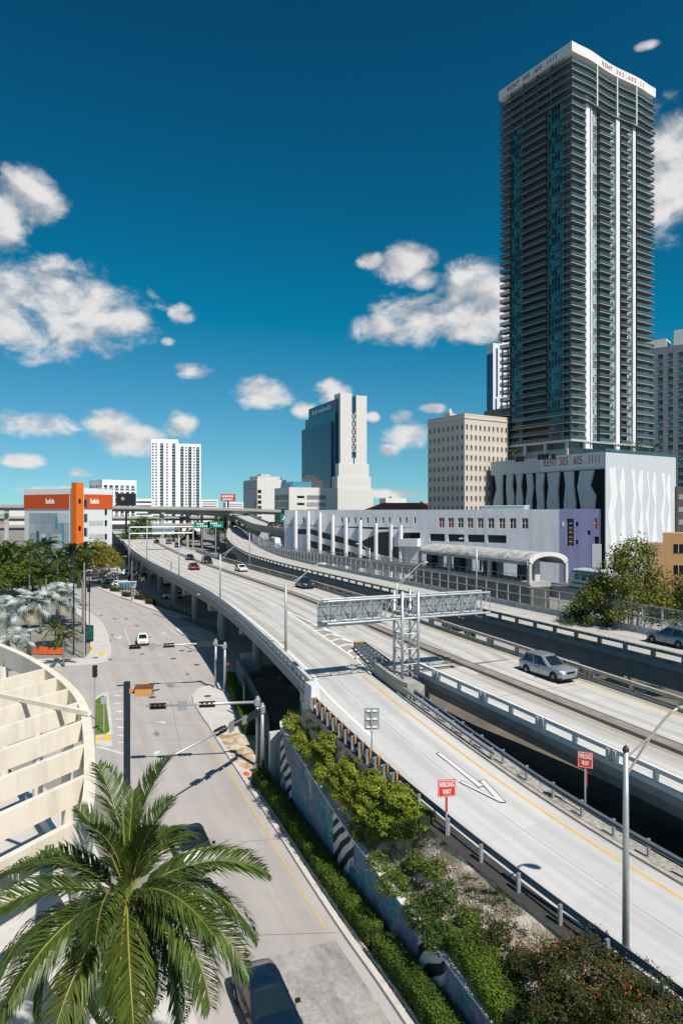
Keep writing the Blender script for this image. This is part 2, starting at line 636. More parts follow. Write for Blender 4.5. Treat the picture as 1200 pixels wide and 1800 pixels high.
M_white = mat('white metal', (0.72, 0.72, 0.70), 0.5, 0.06, 2.0)
M_greyback = mat('sign back aluminium', (0.40, 0.42, 0.44), 0.45, 0.1, 1.5, metal=0.5)
M_red_s = mat('red sign sheet', (0.56, 0.035, 0.025), 0.5, 0.06, 3.0)
M_green_s = mat('green sign sheet', (0.0, 0.19, 0.13), 0.5, 0.06, 3.0)
M_signwhite = mat('white sign sheet', (0.80, 0.80, 0.78), 0.5, 0.04, 3.0)
M_orange_c = mat('orange plastic', (0.72, 0.12, 0.02), 0.5, 0.1, 3.0)
M_lampglass = mat('lamp lens', (0.55, 0.53, 0.48), 0.3, 0.1, 3.0)
M_rust = mat('weathered orange metal', (0.55, 0.26, 0.10), 0.6, 0.3, 3.0, blotch=(3.0, (0.12, 0.06, 0.03), 0.8, 0.5))


def text_mesh(body, size, mat_, extrude=0.01, align='CENTER', squeeze=1.0):
    cu = bpy.data.curves.new('lettering', 'FONT')
    cu.body = body
    cu.size = size
    cu.align_x = align
    cu.align_y = 'CENTER'
    cu.extrude = extrude
    cu.offset = size * 0.018
    cu.resolution_u = 2
    o = bpy.data.objects.new('tmp', cu)
    C.objects.link(o)
    me = bpy.data.meshes.new_from_object(o.evaluated_get(bpy.context.evaluated_depsgraph_get()))
    bpy.data.objects.remove(o)
    if squeeze != 1.0:
        me.transform(Matrix.Diagonal((squeeze, 1, 1, 1)))
    me.name = 'lettering'
    me.materials.clear()
    me.materials.append(mat_)
    return me


def put_text(body, size, mat_, parent, loc, rot, squeeze=1.0, name='lettering', align='CENTER'):
    o = link(name, text_mesh(body, size, mat_, squeeze=squeeze, align=align), parent)
    o.location = loc
    o.rotation_euler = rot
    return o

# ------------------------------------------------------------------ ground, streets, sidewalks
ROAD_A = R(112)          # heading of the street and the highway


def poly_sheet(name, pts, m, z, kind='structure', parent=None, ang=ROAD_A):
    vs_ = [(p[0], p[1], z) for p in pts]
    n = len(vs_)
    ar = sum(vs_[i][0] * vs_[(i + 1) % n][1] - vs_[(i + 1) % n][0] * vs_[i][1] for i in range(n))
    if ar < 0:
        vs_.reverse()
    me = bpy.data.meshes.new(name)
    me.from_pydata(vs_, [], [tuple(range(n))])
    uvl = me.uv_layers.new(name='UVMap')
    ca, sa = math.cos(ang), math.sin(ang)
    for lp in me.loops:
        x, y, _ = vs_[lp.vertex_index]
        uvl.data[lp.index].uv = (x * sa - y * ca, x * ca + y * sa)
    me.materials.append(m)
    o = link(name, me, parent)
    if kind and parent is None:
        o['kind'] = kind
    return o


def slab(name, pts, z0, z1, m, kind='structure', parent=None):
    o = MB().prism([(p[0], p[1]) for p in pts], z0, z1).obj(name, m, parent)
    if kind and parent is None:
        o['kind'] = kind
    return o


def stripe(name, a, b, w, m, z, parent):
    a, b = Vector(a).to_2d(), Vector(b).to_2d()
    d = (b - a).normalized()
    n = Vector((-d.y, d.x)) * w / 2
    return poly_sheet(name, [a + n, b + n, b - n, a - n], m, z, None, parent)


G = 6000
g_o = poly_sheet('ground', [(-G, -60), (G, -60), (G, G), (-G, G)], M_ground, 0.0)

KERB = smooth_path([(7.6, 13.5, 0), (2.25, 27.06, 0), (0.1, 32.1, 0), (-2.05, 37.4, 0), (-5.1, 45.2, 0), (-8.1, 52.7, 0), (-11.5, 61.2, 0), (-15.2, 71.2, 0)], 1.0)
corner = [(-15.5, 72.6, 0), (-15.6, 74.2, 0), (-15.2, 76.2, 0), (-14.2, 79.4, 0), (-13.2, 83, 0), (-12.8, 88, 0)]
LEFT = [(0.9, 13.5, 0), (-5.65, 26.7, 0), (-7.2, 29.9, 0), (-10.2, 37, 0), (-14.6, 45, 0), (-21, 52, 0), (-30, 57.5, 0), (-44, 62, 0)]
LEFT = smooth_path(LEFT, 1.0)

street = poly_sheet('street', [(p[0], p[1]) for p in KERB] + corner + [(-12, 90), (-36, 90), (-70, 80), (-70, 62)] + [(p[0], p[1]) for p in reversed(LEFT)], M_street, 0.010)
cross = poly_sheet('cross_street', [(-75, 66), (-34, 77), (-14, 81.5), (-10, 88), (30, 103), (60, 114), (52, 134), (0, 118), (-20, 112), (-32, 93.5), (-36, 89.6), (-75, 79)],
                   M_street, 0.006, ang=R(22))
UPL = smooth_path([(-31.5, 92, 0), (-33, 98, 0), (-40.8, 118, 0), (-48, 132, 0), (-62, 155, 0), (-84, 182, 0), (-112, 204, 0), (-165, 232, 0), (-260, 270, 0)], 3)
UPR = smooth_path([(-15, 90, 0), (-18.5, 104, 0), (-26, 121, 0), (-39, 140, 0), (-52, 160, 0), (-75, 194, 0), (-100, 216, 0), (-150, 245, 0), (-240, 285, 0)], 3)
n_ = min(len(UPL), len(UPR))
UPL = [UPL[round(i * (len(UPL) - 1) / (n_ - 1))] for i in range(n_)]
UPR = [UPR[round(i * (len(UPR) - 1) / (n_ - 1))] for i in range(n_)]
upper = ribbon_obj('upper_street', UPL, UPR, M_street, 0.014, kind='structure')
lot = poly_sheet('parking_lot_ground', [(-48, 160), (-36, 141), (-29, 130), (-22, 119), (-14, 104), (20, 96), (40, 110), (-20, 200), (-60, 250), (-100, 250), (-70, 196)], M_street, 0.003, ang=R(125))
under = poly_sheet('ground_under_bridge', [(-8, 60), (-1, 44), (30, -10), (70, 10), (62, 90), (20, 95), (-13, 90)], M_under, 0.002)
plaza = poly_sheet('terrace_paving', [(-1.5, 13.5), (-8, 27), (-12.6, 37), (-17, 45), (-24, 52), (-34, 58), (-70, 60), (-70, 5), (-10, 5)], M_walk, 0.020)


def kerb(path, side, m=M_kerb, w=0.32, h=0.15, name='kerb'):
    o = MB().sweep(path, [(0, 0), (side * w, 0), (side * w, h), (0.03 * side, h)][::int(side)], caps=True).obj(name, m)
    o['kind'] = 'structure'
    return o


kerb(KERB, 1)
# gutter apron and verge between the kerb and the wall
apron = ribbon_obj('verge', offset(KERB, 0.32), offset(KERB, 2.0), mat('verge soil', (0.22, 0.185, 0.14), 0.95, 0.35, 2.5, blotch=(2.0, (0.38, 0.35, 0.31), 0.7, 0.5)), 0.10, kind='structure', cuts=2)
kerb(offset(KERB, 0.42, 0.02)[: int(len(KERB) * 0.62)], 1, w=0.14, h=0.17)
cpath = [Vector(KERB[-1])] + [Vector(p) for p in corner]
kerb(smooth_path(cpath, 0.6), 1)
# pavement round the corner with the two signal poles
slab('sidewalk', [P(340, 1237), P(338, 1225), P(348, 1212), P(370, 1206), P(392, 1199), P(418, 1174), P(430, 1196), P(424, 1222), P(430, 1262), P(434, 1290), P(378, 1293), P(358, 1266)], 0.0, 0.145, M_walk)
slab('sidewalk', [P(378, 1293), P(434, 1290), P(470, 1300), P(468, 1352), P(418, 1352)], 0.0, 0.12,
     mat('dry mulch', (0.34, 0.25, 0.15), 0.95, 0.3, 1.2, bump=0.6, bscale=12, blotch=(1.2, (0.56, 0.52, 0.46), 0.9, 0.48), col2=(0.45, 0.33, 0.19)))
slab('sidewalk', [P(418, 1352.5), P(460, 1352.5), P(470, 1372), P(432, 1380)], 0.0, 0.135, M_walk)
# left kerb of the main street
kerb(LEFT[:24], -1)
slab('sidewalk', [(p[0] - 0.35, p[1]) for p in LEFT[:22]] + [(p[0] - 2.6, p[1]) for p in reversed(LEFT[:22])], 0.0, 0.14, M_walk)
# pointed island with grass
isl = [P(168, 1228), P(182, 1219), P(191, 1224), P(196, 1262), P(199, 1292), P(190, 1299), P(168, 1301)]
slab('traffic_island', isl, 0.0, 0.15, M_kerb)
isg = [P(168, 1233), P(181, 1225), P(186, 1228), P(190, 1262), P(193, 1288), P(186, 1293), P(168, 1295)]
slab('island_turf', isg, 0.10, 0.17, mat('turf', (0.10, 0.155, 0.03), 0.9, 0.4, 3.0, bump=0.5, bscale=20))
slab('traffic_island', [P(168, 1304), P(197, 1304), P(198, 1312), P(180, 1312.5), P(168, 1311)], 0.0, 0.15, M_kerb)
M_tact = mat('yellow tactile paving', (0.70, 0.42, 0.05), 0.8, 0.1, 2.0)
slab('tactile_paving', [P(182, 1294.5), P(194, 1293.5), P(196.5, 1303), P(182, 1303.5)], 0.0, 0.16, M_tact)
slab('tactile_paving', [P(168, 1299.5), P(175, 1298), P(177, 1305), P(168, 1305.5)], 0.0, 0.161, M_tact)
# left pavement of the upper street with its corner
lw = [Vector(p) for p in UPL[:26]]
arc = [Vector((-31.5, 92, 0)), Vector((-32.6, 90.3, 0)), Vector((-35, 89.4, 0)), Vector((-44, 87.2, 0)), Vector((-60, 83, 0))]
slab('sidewalk', [p for p in lw] + [p + Vector((-3.4, 1.0, 0)) for p in reversed(lw)] + [Vector((-40, 92.5, 0)), Vector((-60, 87, 0))] + list(reversed(arc)), 0.0, 0.15, M_walk)
kerb(list(reversed(UPL[:40])), 1, w=0.28, h=0.165)
kerb(list(reversed(smooth_path(arc[::-1], 0.8)))[::-1], 1, w=0.28, h=0.165)
slab('tactile_paving', [P(174, 1150), P(183, 1148.5), P(184, 1153), P(175, 1155)], 0.0, 0.16, M_tact)
# right pavement and verge of the upper street
rw = [Vector(p) for p in UPR[14:60]]
slab('sidewalk', rw + [p + Vector((2.1, 1.0, 0)) for p in reversed(rw)], 0.0, 0.15, M_walk)
ver = [p + Vector((2.12, 1.0, 0)) for p in rw]
M_turf2 = mat('dry turf', (0.16, 0.17, 0.055), 0.95, 0.4, 1.5, bump=0.5, bscale=20, blotch=(0.8, (0.36, 0.32, 0.22), 0.8, 0.52))
slab('verge', ver + [p + Vector((1.5, 0.8, 0)) for p in reversed(ver)], 0.0, 0.11, M_turf2)
# slip island between the upper street and the passage under the bridge
si = [P(307, 1107), P(318, 1103), P(345, 1103), P(372, 1112), P(388, 1126), P(384, 1132), P(352, 1126), P(322, 1118)]
slab('traffic_island', si, 0.0, 0.15, M_kerb)
# white lines and arrows on the street
for a, b, w in (((159, 1088), (167, 1113), 0.15), ((219, 1106), (231, 1139), 0.15), ((288, 1100), (318, 1118), 0.14),
                ((171, 1313), (196, 1319), 0.3), ((196, 1319), (222, 1327), 0.3), ((206, 1284), (219, 1284), 0.3), ((208, 1305), (232, 1306), 0.35)):
    stripe('lane_line', P(*a), P(*b), w, M_worn_p, 0.020, street)
for k in range(6):      # worn crossing bars left of the lamp post
    y = 1222 + k * 14
    stripe('crossing_bar', P(200 + k * 1.5, y), P(213 + k * 1.5, y + 1.5), 0.45, M_worn_p, 0.021, street)
    stripe('crossing_bar', P(182 + k * 6, 1219 - k * 1.0), P(186 + k * 6, 1219 - k * 1.0), 0.35, M_worn_p, 0.021, street)


def arrow(pts, z, parent, m=M_worn_p, name='arrow_marking'):
    return poly_sheet(name, [P(*p) for p in pts], m, z, None, parent)


arrow([(267, 1319), (271, 1323.5), (275, 1320.5), (283, 1319.5), (275.5, 1331), (272, 1329)], 0.022, street)
arrow([(172, 1345), (183, 1338), (199, 1348), (190, 1346), (186, 1343), (180, 1346)], 0.022, street)
arrow([(200, 1120), (207, 1120), (211, 1118), (216, 1120), (211, 1123), (206, 1122)], 0.022, street)
arrow([(272, 1270), (289, 1268), (293, 1271), (288, 1272.5), (279, 1271)], 0.022, street)
arrow([(283, 1111), (289, 1112), (294, 1116), (287, 1115)], 0.022, street)
# yellow edge line along the right kerb and the patched strip of old asphalt
yk = offset(KERB, -0.55)
ye = [p for p in yk if 32.5 < p.y < 66]
ribbon_obj('edge_line', offset(ye, -0.07), offset(ye, 0.07), M_yworn, 0.022, street, cuts=1)
pr = [p for p in offset(KERB, -0.45) if p.y < 32.2]
pl = [p for p in offset(KERB, -3.9) if p.y < 32.0]
k_ = min(len(pr), len(pl))
ribbon_obj('asphalt_patch', pl[:k_], pr[:k_], M_patch, 0.018, street, cuts=2)
# manholes and drain covers
for (px, py) in ((268, 1226), (320, 1144), (334, 1145), (305, 1158), (346, 1169), (318, 1087), (222, 1088), (202, 1088), (178, 1082), (193, 1160), (168, 1158), (365, 1226), (285, 1050), (130, 1165)):
    p = P(px, py)
    MB().lathe([(0.0, 0.02), (0.36, 0.02), (0.40, 0.0)][::-1], 16).obj('manhole_cover', mat('cast iron', (0.05, 0.048, 0.045), 0.7, 0.3, 5), street, loc=(p.x, p.y, 0.022 if px not in (365, 168) else 0.146))
M_tar = mat('sealed crack', (0.16, 0.15, 0.145), 0.9, 0.2, 2)
for (a, b) in (((245, 1270), (350, 1276)), ((262, 1302), (360, 1300)), ((300, 1230), (318, 1318)), ((238, 1238), (330, 1244)), ((398, 1646), (590, 1640)), ((420, 1480), (500, 1475)), ((180, 1105), (240, 1150))):
    stripe('crack_seal', P(*a), P(*b), 0.035, M_tar, 0.0195, street)

# ------------------------------------------------------------------ elevated highway
ZC = 7.5
KC = (20 - ZC) / 12.2
def _dip(x, y, z):
    """the highway comes down gently towards the viewer"""
    zz = z - max(0.0, 60 - y) * 0.05
    k = (20 - zz) / 12.2 if y < 60 else KC
    return (x * k, y * k, zz)


RB = smooth_path([_dip(x, y, z) for x, y, z in [(34.5, 2.5, ZC), (29.9, 15.3, ZC), (24.9, 29.9, ZC), (20.6, 42.2, ZC), (17.05, 52.2, ZC), (13.6, 62, ZC), (3.1, 92, ZC), (-5, 112.5, ZC), (-13.5, 132.5, ZC), (-26.5, 163, ZC), (-38.5, 193, ZC + 0.1), (-54, 234, ZC + 0.3),
                  (-80, 305, ZC + 0.8), (-119, 407, ZC + 2), (-183, 560, ZC + 5), (-320, 820, ZC + 9)]], 2.5)


for _p in RB:
    if _p.y < 172:
        _p.z = min(_p.z, ZC) if _p.y < 62 else ZC


def iY(path, Y):
    return min(range(len(path)), key=lambda i: abs(path[i].y - Y))


i_split = iY(RB, 58.5)
i_old = iY(RB, 52.5)
i_end = len(RB) - 1
EDGE_FIT = np.polyfit([40, 46.3, 57.4, 67.6, 80, 92, 105, 118], [0.0, -1.85, -5.15, -8.35, -12.4, -16.4, -21.2, -26.75], 3)


def left_edge(extra=0.0, i0=0, i1=None):
    """the outer edge of the highway deck, which flares towards the exit ramp"""
    nn_ = normals2(RB)
    out = []
    for k in range(i0, i1 or len(RB)):
        p_, q_ = RB[k], nn_[k]
        b_ = Vector((p_.x - q_[0] * 18.9, p_.y - q_[1] * 18.9, max(p_.z, ZC - 0.1)))
        if b_.y < 112:
            t_ = min(1.0, (112 - b_.y) / 20.0)
            t_ = t_ * t_ * (3 - 2 * t_)
            b_.x = b_.x * (1 - t_) + t_ * float(np.polyval(EDGE_FIT, b_.y))
        out.append(Vector((b_.x - q_[0] * extra, b_.y - q_[1] * extra, b_.z)))
    return out


near = RB[:i_split + 1]
farp = RB[i_split:]


def girder_prof(l, r, deep=1.75):
    return [(l, -0.012), (l, -0.42), (l + 0.85, -0.5), (l + 0.9, -deep), (l + 1.6, -deep), (l + 1.65, -0.55), (r - 1.65, -0.55), (r - 1.6, -deep), (r - 0.9, -deep), (r - 0.85, -0.5), (r, -0.42), (r, -0.012)][::-1]


hw = ribbon_obj('elevated_road', left_edge(0.0, i_split), offset(farp, 0.3), M_deck, 0.0, kind='structure', cuts=6)
MB().sweep(farp, girder_prof(-18.8, 0.3)).obj('girder', M_girder, hw)
MB().sweep(left_edge(0.0, i_split), [(0, -0.013), (0, -0.42), (0.85, -0.5), (0.9, -1.74), (1.7, -1.74), (1.7, -0.013)][::-1]).obj('fascia', M_girder, hw)
hwn = ribbon_obj('elevated_road', offset(near, -11.75), offset(near, 0.3), M_deck, 0.0, kind='structure', cuts=4)
MB().sweep(near, girder_prof(-11.75, 0.3, 1.4)).obj('girder', M_girder, hwn)
for o in (-9.5, -6.0, -2.5):
    MB().sweep(near, [(o - 0.3, -0.5), (o + 0.3, -0.5), (o + 0.3, -1.35), (o - 0.3, -1.35)]).obj('girder', M_girder, hwn)


def lines(path, o, w, m, parent, i0, i1, name='lane_line', z=0.006):
    seg = path[i0:i1]
    return ribbon_obj(name, offset(seg, o - w / 2), offset(seg, o + w / 2), m, z, parent, cuts=1)


iE = iY(RB, 330)
lines(RB, -0.95, 0.14, M_yellow_p, hw, 0, iE, 'edge_line')
lines(RB, -5.35, 0.13, M_white_p, hw, 0, iE)
lines(RB, -7.35, 0.12, M_yworn, hw, 0, iE, 'edge_line')
ribbon_obj('lane_line', left_edge(-1.42, i_split, iE), left_edge(-1.60, i_split, iE), M_white_p, 0.006, hw, cuts=1)
for k in range(iY(RB, 88), iE - 6, 5):
    lines(RB, -11.3, 0.14, M_worn_p, hw, k, k + 3)
# grime gathered along the barriers and the median
M_grime = mat('road grime', (0.27, 0.25, 0.225), 0.9, 0.2, 0.5, uv=True, streak=((3.0, 0.05, 1), (0.46, 0.445, 0.42), 0.9))
for (o, w, i0_, i1_, par) in ((-0.42, 0.7, 2, iY(RB, 300), hw), (-5.5, 0.35, 2, iY(RB, 270), hw), (-7.05, 0.5, 2, iY(RB, 270), hw), (-11.3, 0.5, 2, iY(RB, 46), hw), ):
    lines(RB, o, w, M_grime, par, i0_, i1_, 'grime_strip', 0.003)
ribbon_obj('grime_strip', left_edge(-0.45, i_split, iY(RB, 300)), left_edge(-1.2, i_split, iY(RB, 300)), M_grime, 0.003, hw, cuts=1)
# median: a low stained double kerb
md = RB[:iY(RB, 285)]
med = ribbon_obj('median_strip', offset(md, -6.75), offset(md, -5.75), M_median, 0.20, kind='structure', cuts=2)
for o in (-6.8, -5.85):
    MB().sweep(md, [(o, 0.0), (o + 0.15, 0.0), (o + 0.13, 0.23), (o + 0.02, 0.23)][::-1]).obj('kerb', M_median, med)
# joints across the deck
M_joint = mat('deck joint', (0.12, 0.115, 0.11), 0.9, 0.2, 1)
for k in range(4, iY(RB, 210), 9):
    for (a, b) in (((-5.7, -0.4), (-11.3, -6.9)) if k < i_split else ((-5.7, -0.4), (-18.4, -6.9))):
        p = RB[k]
        q = normals2(RB[k - 1:k + 2])[1]
        stripe('deck_joint', (p.x + q[0] * a, p.y + q[1] * a), (p.x + q[0] * b, p.y + q[1] * b), 0.05, M_joint, p.z + 0.004, hw)


# gore: chevrons between the highway and the exit ramp
def Pz(px, py):
    return P(px, py, ZC)


def gore(pts, w):
    for a, b in zip(pts, pts[1:]):
        stripe('gore_line', Pz(*a), Pz(*b), w, M_white_p, ZC + 0.008, hw)


poly_sheet('gore_grime', [Pz(*q) for q in ((505, 1075.5), (540, 1090), (585, 1112), (632, 1135), (640, 1150), (652, 1183), (625, 1158), (580, 1127), (540, 1099))], M_grime, ZC + 0.0035, None, hw)


gore([(505, 1076), (540, 1099), (580, 1127), (625, 1158), (652, 1184)], 0.2)
gore([(505, 1075), (540, 1090), (585, 1112), (632, 1135)], 0.2)
for k, (lx, ly, mx, my, rx, ry) in enumerate(((541, 1099, 553, 1098.5, 560, 1101), (555, 1109, 569, 1106.5, 579, 1109.5), (567, 1118, 582, 1114.5, 597, 1119), (580, 1127, 598, 1122.5, 617, 1128),
                                              (594, 1137, 612, 1132, 631, 1136.5), (609, 1148, 620, 1142, 629, 1142))):
    a, b, c = Pz(lx, ly), Pz(mx, my), Pz(rx, ry)
    for (p, q) in ((a, b), (b, c)):
        stripe('chevron', p, q, 0.34, M_white_p, ZC + 0.010 + 0.003 * (p is b), hw)
gore([(622, 1159), (634, 1152)], 0.3)
gore([(640, 1168), (655, 1161)], 0.3)

# piers of the highway
for k in range(iY(RB, 70), iY(RB, 300), 9):
    a = heading(RB, k)
    p = Vector(RB[k])
    q = normals2(RB[max(k - 1, 0):k + 2])[1]
    for o in (-15.6, -3.2):
        c = p + Vector((q[0] * o, q[1] * o, 0))
        MB().lathe([(0.62, 0), (0.62, ZC - 2.8)], 14).obj('pier', M_pier, hw, smooth=True, loc=(c.x, c.y, 0))
    c = p + Vector((q[0] * -9.3, q[1] * -9.3, 0))
    MB().box((0, 0, 0), (1.3, 17, 1.1)).obj('pier_cap', M_pier, hw, loc=(c.x, c.y, ZC - 2.32), rz=a)
for k in (6, 14):
    a = heading(RB, k)
    p = Vector(RB[k])
    q = normals2(RB[k - 1:k + 2])[1]
    for o in (-9, -3):
        c = p + Vector((q[0] * o, q[1] * o, 0))
        MB().lathe([(0.6, 0), (0.6, p.z - 2.4)], 14).obj('pier', M_pier, hwn, smooth=True, loc=(c.x, c.y, 0))
    c = p + Vector((q[0] * -6, q[1] * -6, 0))
    MB().box((0, 0, 0), (1.3, 10.6, 1.0)).obj('pier_cap', M_pier, hwn, loc=(c.x, c.y, p.z - 1.92), rz=a)


def parapet(label, path, spacing, m, curb=(0.36, 0.26), post=(0.30, 0.24, 0.46), rail=(0.34, 0.24), joint=4, grp=None, twin=True, bulge=0.0):
    """open concrete railing: curb, posts, top rail"""
    t = thing('bridge_railing', label, 'railing', path[0], 0, grp)
    w = curb[0] / 2
    MB().sweep(path, [(-w, 0), (w, 0), (w, curb[1]), (-w, curb[1])][::-1]).obj('curb', m, t, world=True)
    z0 = curb[1] + post[2]
    w = rail[0] / 2
    MB().sweep(path, [(-w, z0), (w, z0), (w * 0.8, z0 + rail[1]), (-w * 0.8, z0 + rail[1])][::-1]).obj('top_rail', m, t, world=True)
    pts = resample(path, spacing)
    me = MB().box((0, 0, post[2] / 2), (post[0], post[1], post[2])).mesh('post', m)
    mj = MB().box((0, 0, post[2] / 2), (post[0], post[1] + 0.14, post[2] + rail[1] + 0.05)).mesh('post', m)
    for i, p in enumerate(pts):
        a = heading(pts, i)
        d = Vector((math.cos(a), math.sin(a), 0))
        if twin and i % joint == 0:
            for s in (-1, 1):
                link('post', mj, t, loc=Vector(p) + d * (0.22 * s) + Vector((0, 0, curb[1] - 0.002)) - Vector(path[0]), rz=a)
        else:
            link('post', me, t, loc=Vector(p) + Vector((0, 0, curb[1] - 0.001)) - Vector(path[0]), rz=a)
    return t


parapet('tan concrete open railing between the highway and the next viaduct', RB[3:iY(RB, 215)], 4.0, M_rail_tan, joint=3)
parapet('pale grey concrete open railing along the outer curve of the highway', [p for p in left_edge(-0.2, 4, iY(RB, 285)) if p.y > 46.2], 1.55, M_rail_grey, post=(0.42, 0.26, 0.42), twin=False)
parapet('white concrete open railing of the highway above the dark gap beside the ramp', offset(RB[2:iY(RB, 61.5)], -11.55), 2.7, M_rail_white, joint=2, post=(0.22, 0.22, 0.5), rail=(0.3, 0.22))

# ------------------------------------------------------------------ exit ramp
_l = left_edge(-0.05, i_split, i_split + 1)
RL = smooth_path([Vector((_l[0].x, _l[0].y, RB[i_split].z - 0.006)), P(549, 1229, 7.38), P(612, 1292, 6.8), P(700.5, 1373, 6.0), P(816, 1470.5, 5.15), P(970.5, 1591, 4.45), P(1191, 1755, 4.05), (14.2, 17.2, 3.6), (18.4, 10.0, 3.0)], 0.9)
rn = normals2(RL)
_q = normals2(RB[i_split - 1:i_split + 2])[1]
for _k in range(5):           # the first joint lies flush along the end of the bridge deck
    _f = 1 - _k / 5
    rn[_k] = (rn[_k][0] * (1 - _f) - _q[0] * _f, rn[_k][1] * (1 - _f) - _q[1] * _f)
# to the right of travel, that is away from the highway: negative side is the inner edge
RW = 5.95
RR = [Vector((p.x - q[0] * RW, p.y - q[1] * RW, p.z)) for p, q in zip(RL, rn)]
ramp = MB().sweep(RL[1:], [(0.1, -0.28), (-RW - 1.5, -0.28), (-RW - 1.5, -1.1), (0.1, -1.1)]).obj('exit_ramp', M_pier)
ramp['kind'] = 'structure'


def rp(i, o, dz=0.0):
    p, q = RL[i], rn[i]
    return Vector((p.x - q[0] * o, p.y - q[1] * o, p.z + dz))


# concrete slabs of the ramp, each its own piece
i = 0
while i < len(RL) - 6:
    j = min(i + 5, len(RL) - 1)
    for (a, b) in ((0.0, 2.96), (2.98, RW)):
        top, bot = [], []
        for k in range(i, j + 1):
            e = 0.012 if k == i else (-0.012 if k == j else 0)
            top.append((rp(k, a), rp(k, b)))
        vs_, fs = [], []
        for (u, v) in top:
            vs_ += [u, v, u - Vector((0, 0, 0.27)), v - Vector((0, 0, 0.27))]
        d0 = (top[1][0] - top[0][0]).normalized() * 0.013
        for x in range(4):
            vs_[x] = vs_[x] + d0
        for n in range(len(top) - 1):
            o = n * 4
            fs += [(o, o + 1, o + 5, o + 4)[::-1], (o, o + 4, o + 6, o + 2)[::-1], (o + 1, o + 3, o + 7, o + 5)[::-1]]
        fs += [(0, 2, 3, 1)[::-1], (len(vs_) - 4, len(vs_) - 3, len(vs_) - 1, len(vs_) - 2)[::-1]]
        fs = [tuple(reversed(f)) for f in fs]
        mb_ = MB().add(vs_, fs)
        mb_.uv = [(((a, b)[x % 2]), (i + n_i) * 0.9) for n_i in range(len(top)) for x in range(4)]
        mb_.obj('concrete_slab', M_ramp, ramp)
    i = j


def ramp_line(o, w, m, i0=0, i1=None, name='edge_line'):
    idx = range(i0, i1 or len(RL))
    L_ = [rp(k, o - w / 2) for k in idx]
    R_ = [rp(k, o + w / 2) for k in idx]
    return ribbon_obj(name, L_, R_, m, 0.006, ramp, cuts=1)


ramp_line(5.15, 0.14, M_yellow_p)
ramp_line(1.25, 0.17, M_white_p, 0, 14)
# asphalt shoulder left of the slabs, gravel strip and kerb on the right
sh = ribbon_obj('asphalt_shoulder', [rp(k, -1.0, -0.10) for k in range(7, len(RL))], [rp(k, -0.002, -0.03) for k in range(7, len(RL))], M_black_asph, 0, None, 'structure', 2)
MB().sweep(RL[6:], [(-RW, -0.2), (-RW, 0.12), (-RW - 0.22, 0.14), (-RW - 0.22, -0.2)]).obj('kerb', M_rail_tan, ramp)
gs = ribbon_obj('gravel_strip', [rp(k, RW + 0.2, -0.03) for k in range(5, len(RL))], [rp(k, RW + 1.45, -0.12) for k in range(5, len(RL))],
                mat('grey gravel', (0.33, 0.31, 0.28), 0.95, 0.4, 5.0, bump=0.8, bscale=25, blotch=(1.5, (0.12, 0.11, 0.09), 0.7, 0.52)), 0, None, 'structure', 3)
# long arrow painted on the ramp, white with a black outline
A0 = {'m': M_white_p, 'b': M_black_p}


def ramp_poly(name, pts, z, m):
    me = MB()
    vv = []
    for (u, s) in pts:            # u across in metres from the left edge, s along in metres from the top of the ramp
        f = s / 0.9
        k = min(int(f), len(RL) - 2)
        p = rp(k, u).lerp(rp(k + 1, u), f - k)
        vv.append((p.x, p.y, p.z + z))
    me.add(vv, [tuple(range(len(vv)))])
    return me.obj(name, m, ramp)


def uv_of(px, py):
    """ramp coordinates of a pixel of the photograph"""
    best = None
    for k in range(len(RL) - 1):
        q = P(px, py, RL[k].z)
        d = q - RL[k]
        t = (RL[k + 1] - RL[k])
        t.z = 0
        s_ = d.x * t.x + d.y * t.y
        s_ /= t.length
        if best is None or abs(s_) < abs(best[0]):
            u = -(d.x * rn[k][0] + d.y * rn[k][1])
            best = (s_, u, k * 0.9 + s_)
    return best[1], best[2]


def uvp(pts):
    return [uv_of(*p) for p in pts]


def fat(pts, k):
    cx = sum(p[0] for p in pts) / len(pts)
    cy_ = sum(p[1] for p in pts) / len(pts)
    out = []
    n = len(pts)
    for i_ in range(n):
        a, b, c = Vector(pts[i_ - 1]), Vector(pts[i_]), Vector(pts[(i_ + 1) % n])
        e1, e2 = (b - a).normalized(), (c - b).normalized()
        nn = Vector((e1.y + e2.y, -(e1.x + e2.x)))
        if nn.length < 1e-4:
            nn = Vector((e1.y, -e1.x))
        nn.normalize()
        sgn = 1
        out.append((b.x + nn.x * k * sgn, b.y + nn.y * k * sgn))
    return out


def area2(pts):
    return sum(pts[i][0] * pts[(i + 1) % len(pts)][1] - pts[(i + 1) % len(pts)][0] * pts[i][1] for i in range(len(pts)))


for pts in ([(767, 1327), (772, 1325), (848, 1382), (841, 1385)], [(808, 1376), (813, 1374), (869, 1402.5), (843, 1372), (851, 1370), (887, 1412), (879, 1413)]):
    q = uvp(pts)
    if area2(q) < 0:
        q = q[::-1]
    ramp_poly('arrow_outline', fat(q, 0.075), 0.026, M_black_p)
    ramp_poly('arrow_marking', q, 0.031, mat('dull arrow paint', (0.56, 0.555, 0.545), 0.8, 0.06, 1.0, blotch=(2.0, (0.48, 0.475, 0.465), 0.6, 0.5)))

# guard rails: w-shaped beam, posts, blocks
W_PROF = [(-0.03, -0.155), (0.05, -0.10), (0.05, -0.055), (-0.03, 0.0), (0.05, 0.055), (0.05, 0.10), (-0.03, 0.155), (-0.045, 0.155), (0.03, 0.10), (0.03, 0.055), (-0.05, 0.0), (0.03, -0.055), (0.03, -0.10), (-0.045, -0.155)]


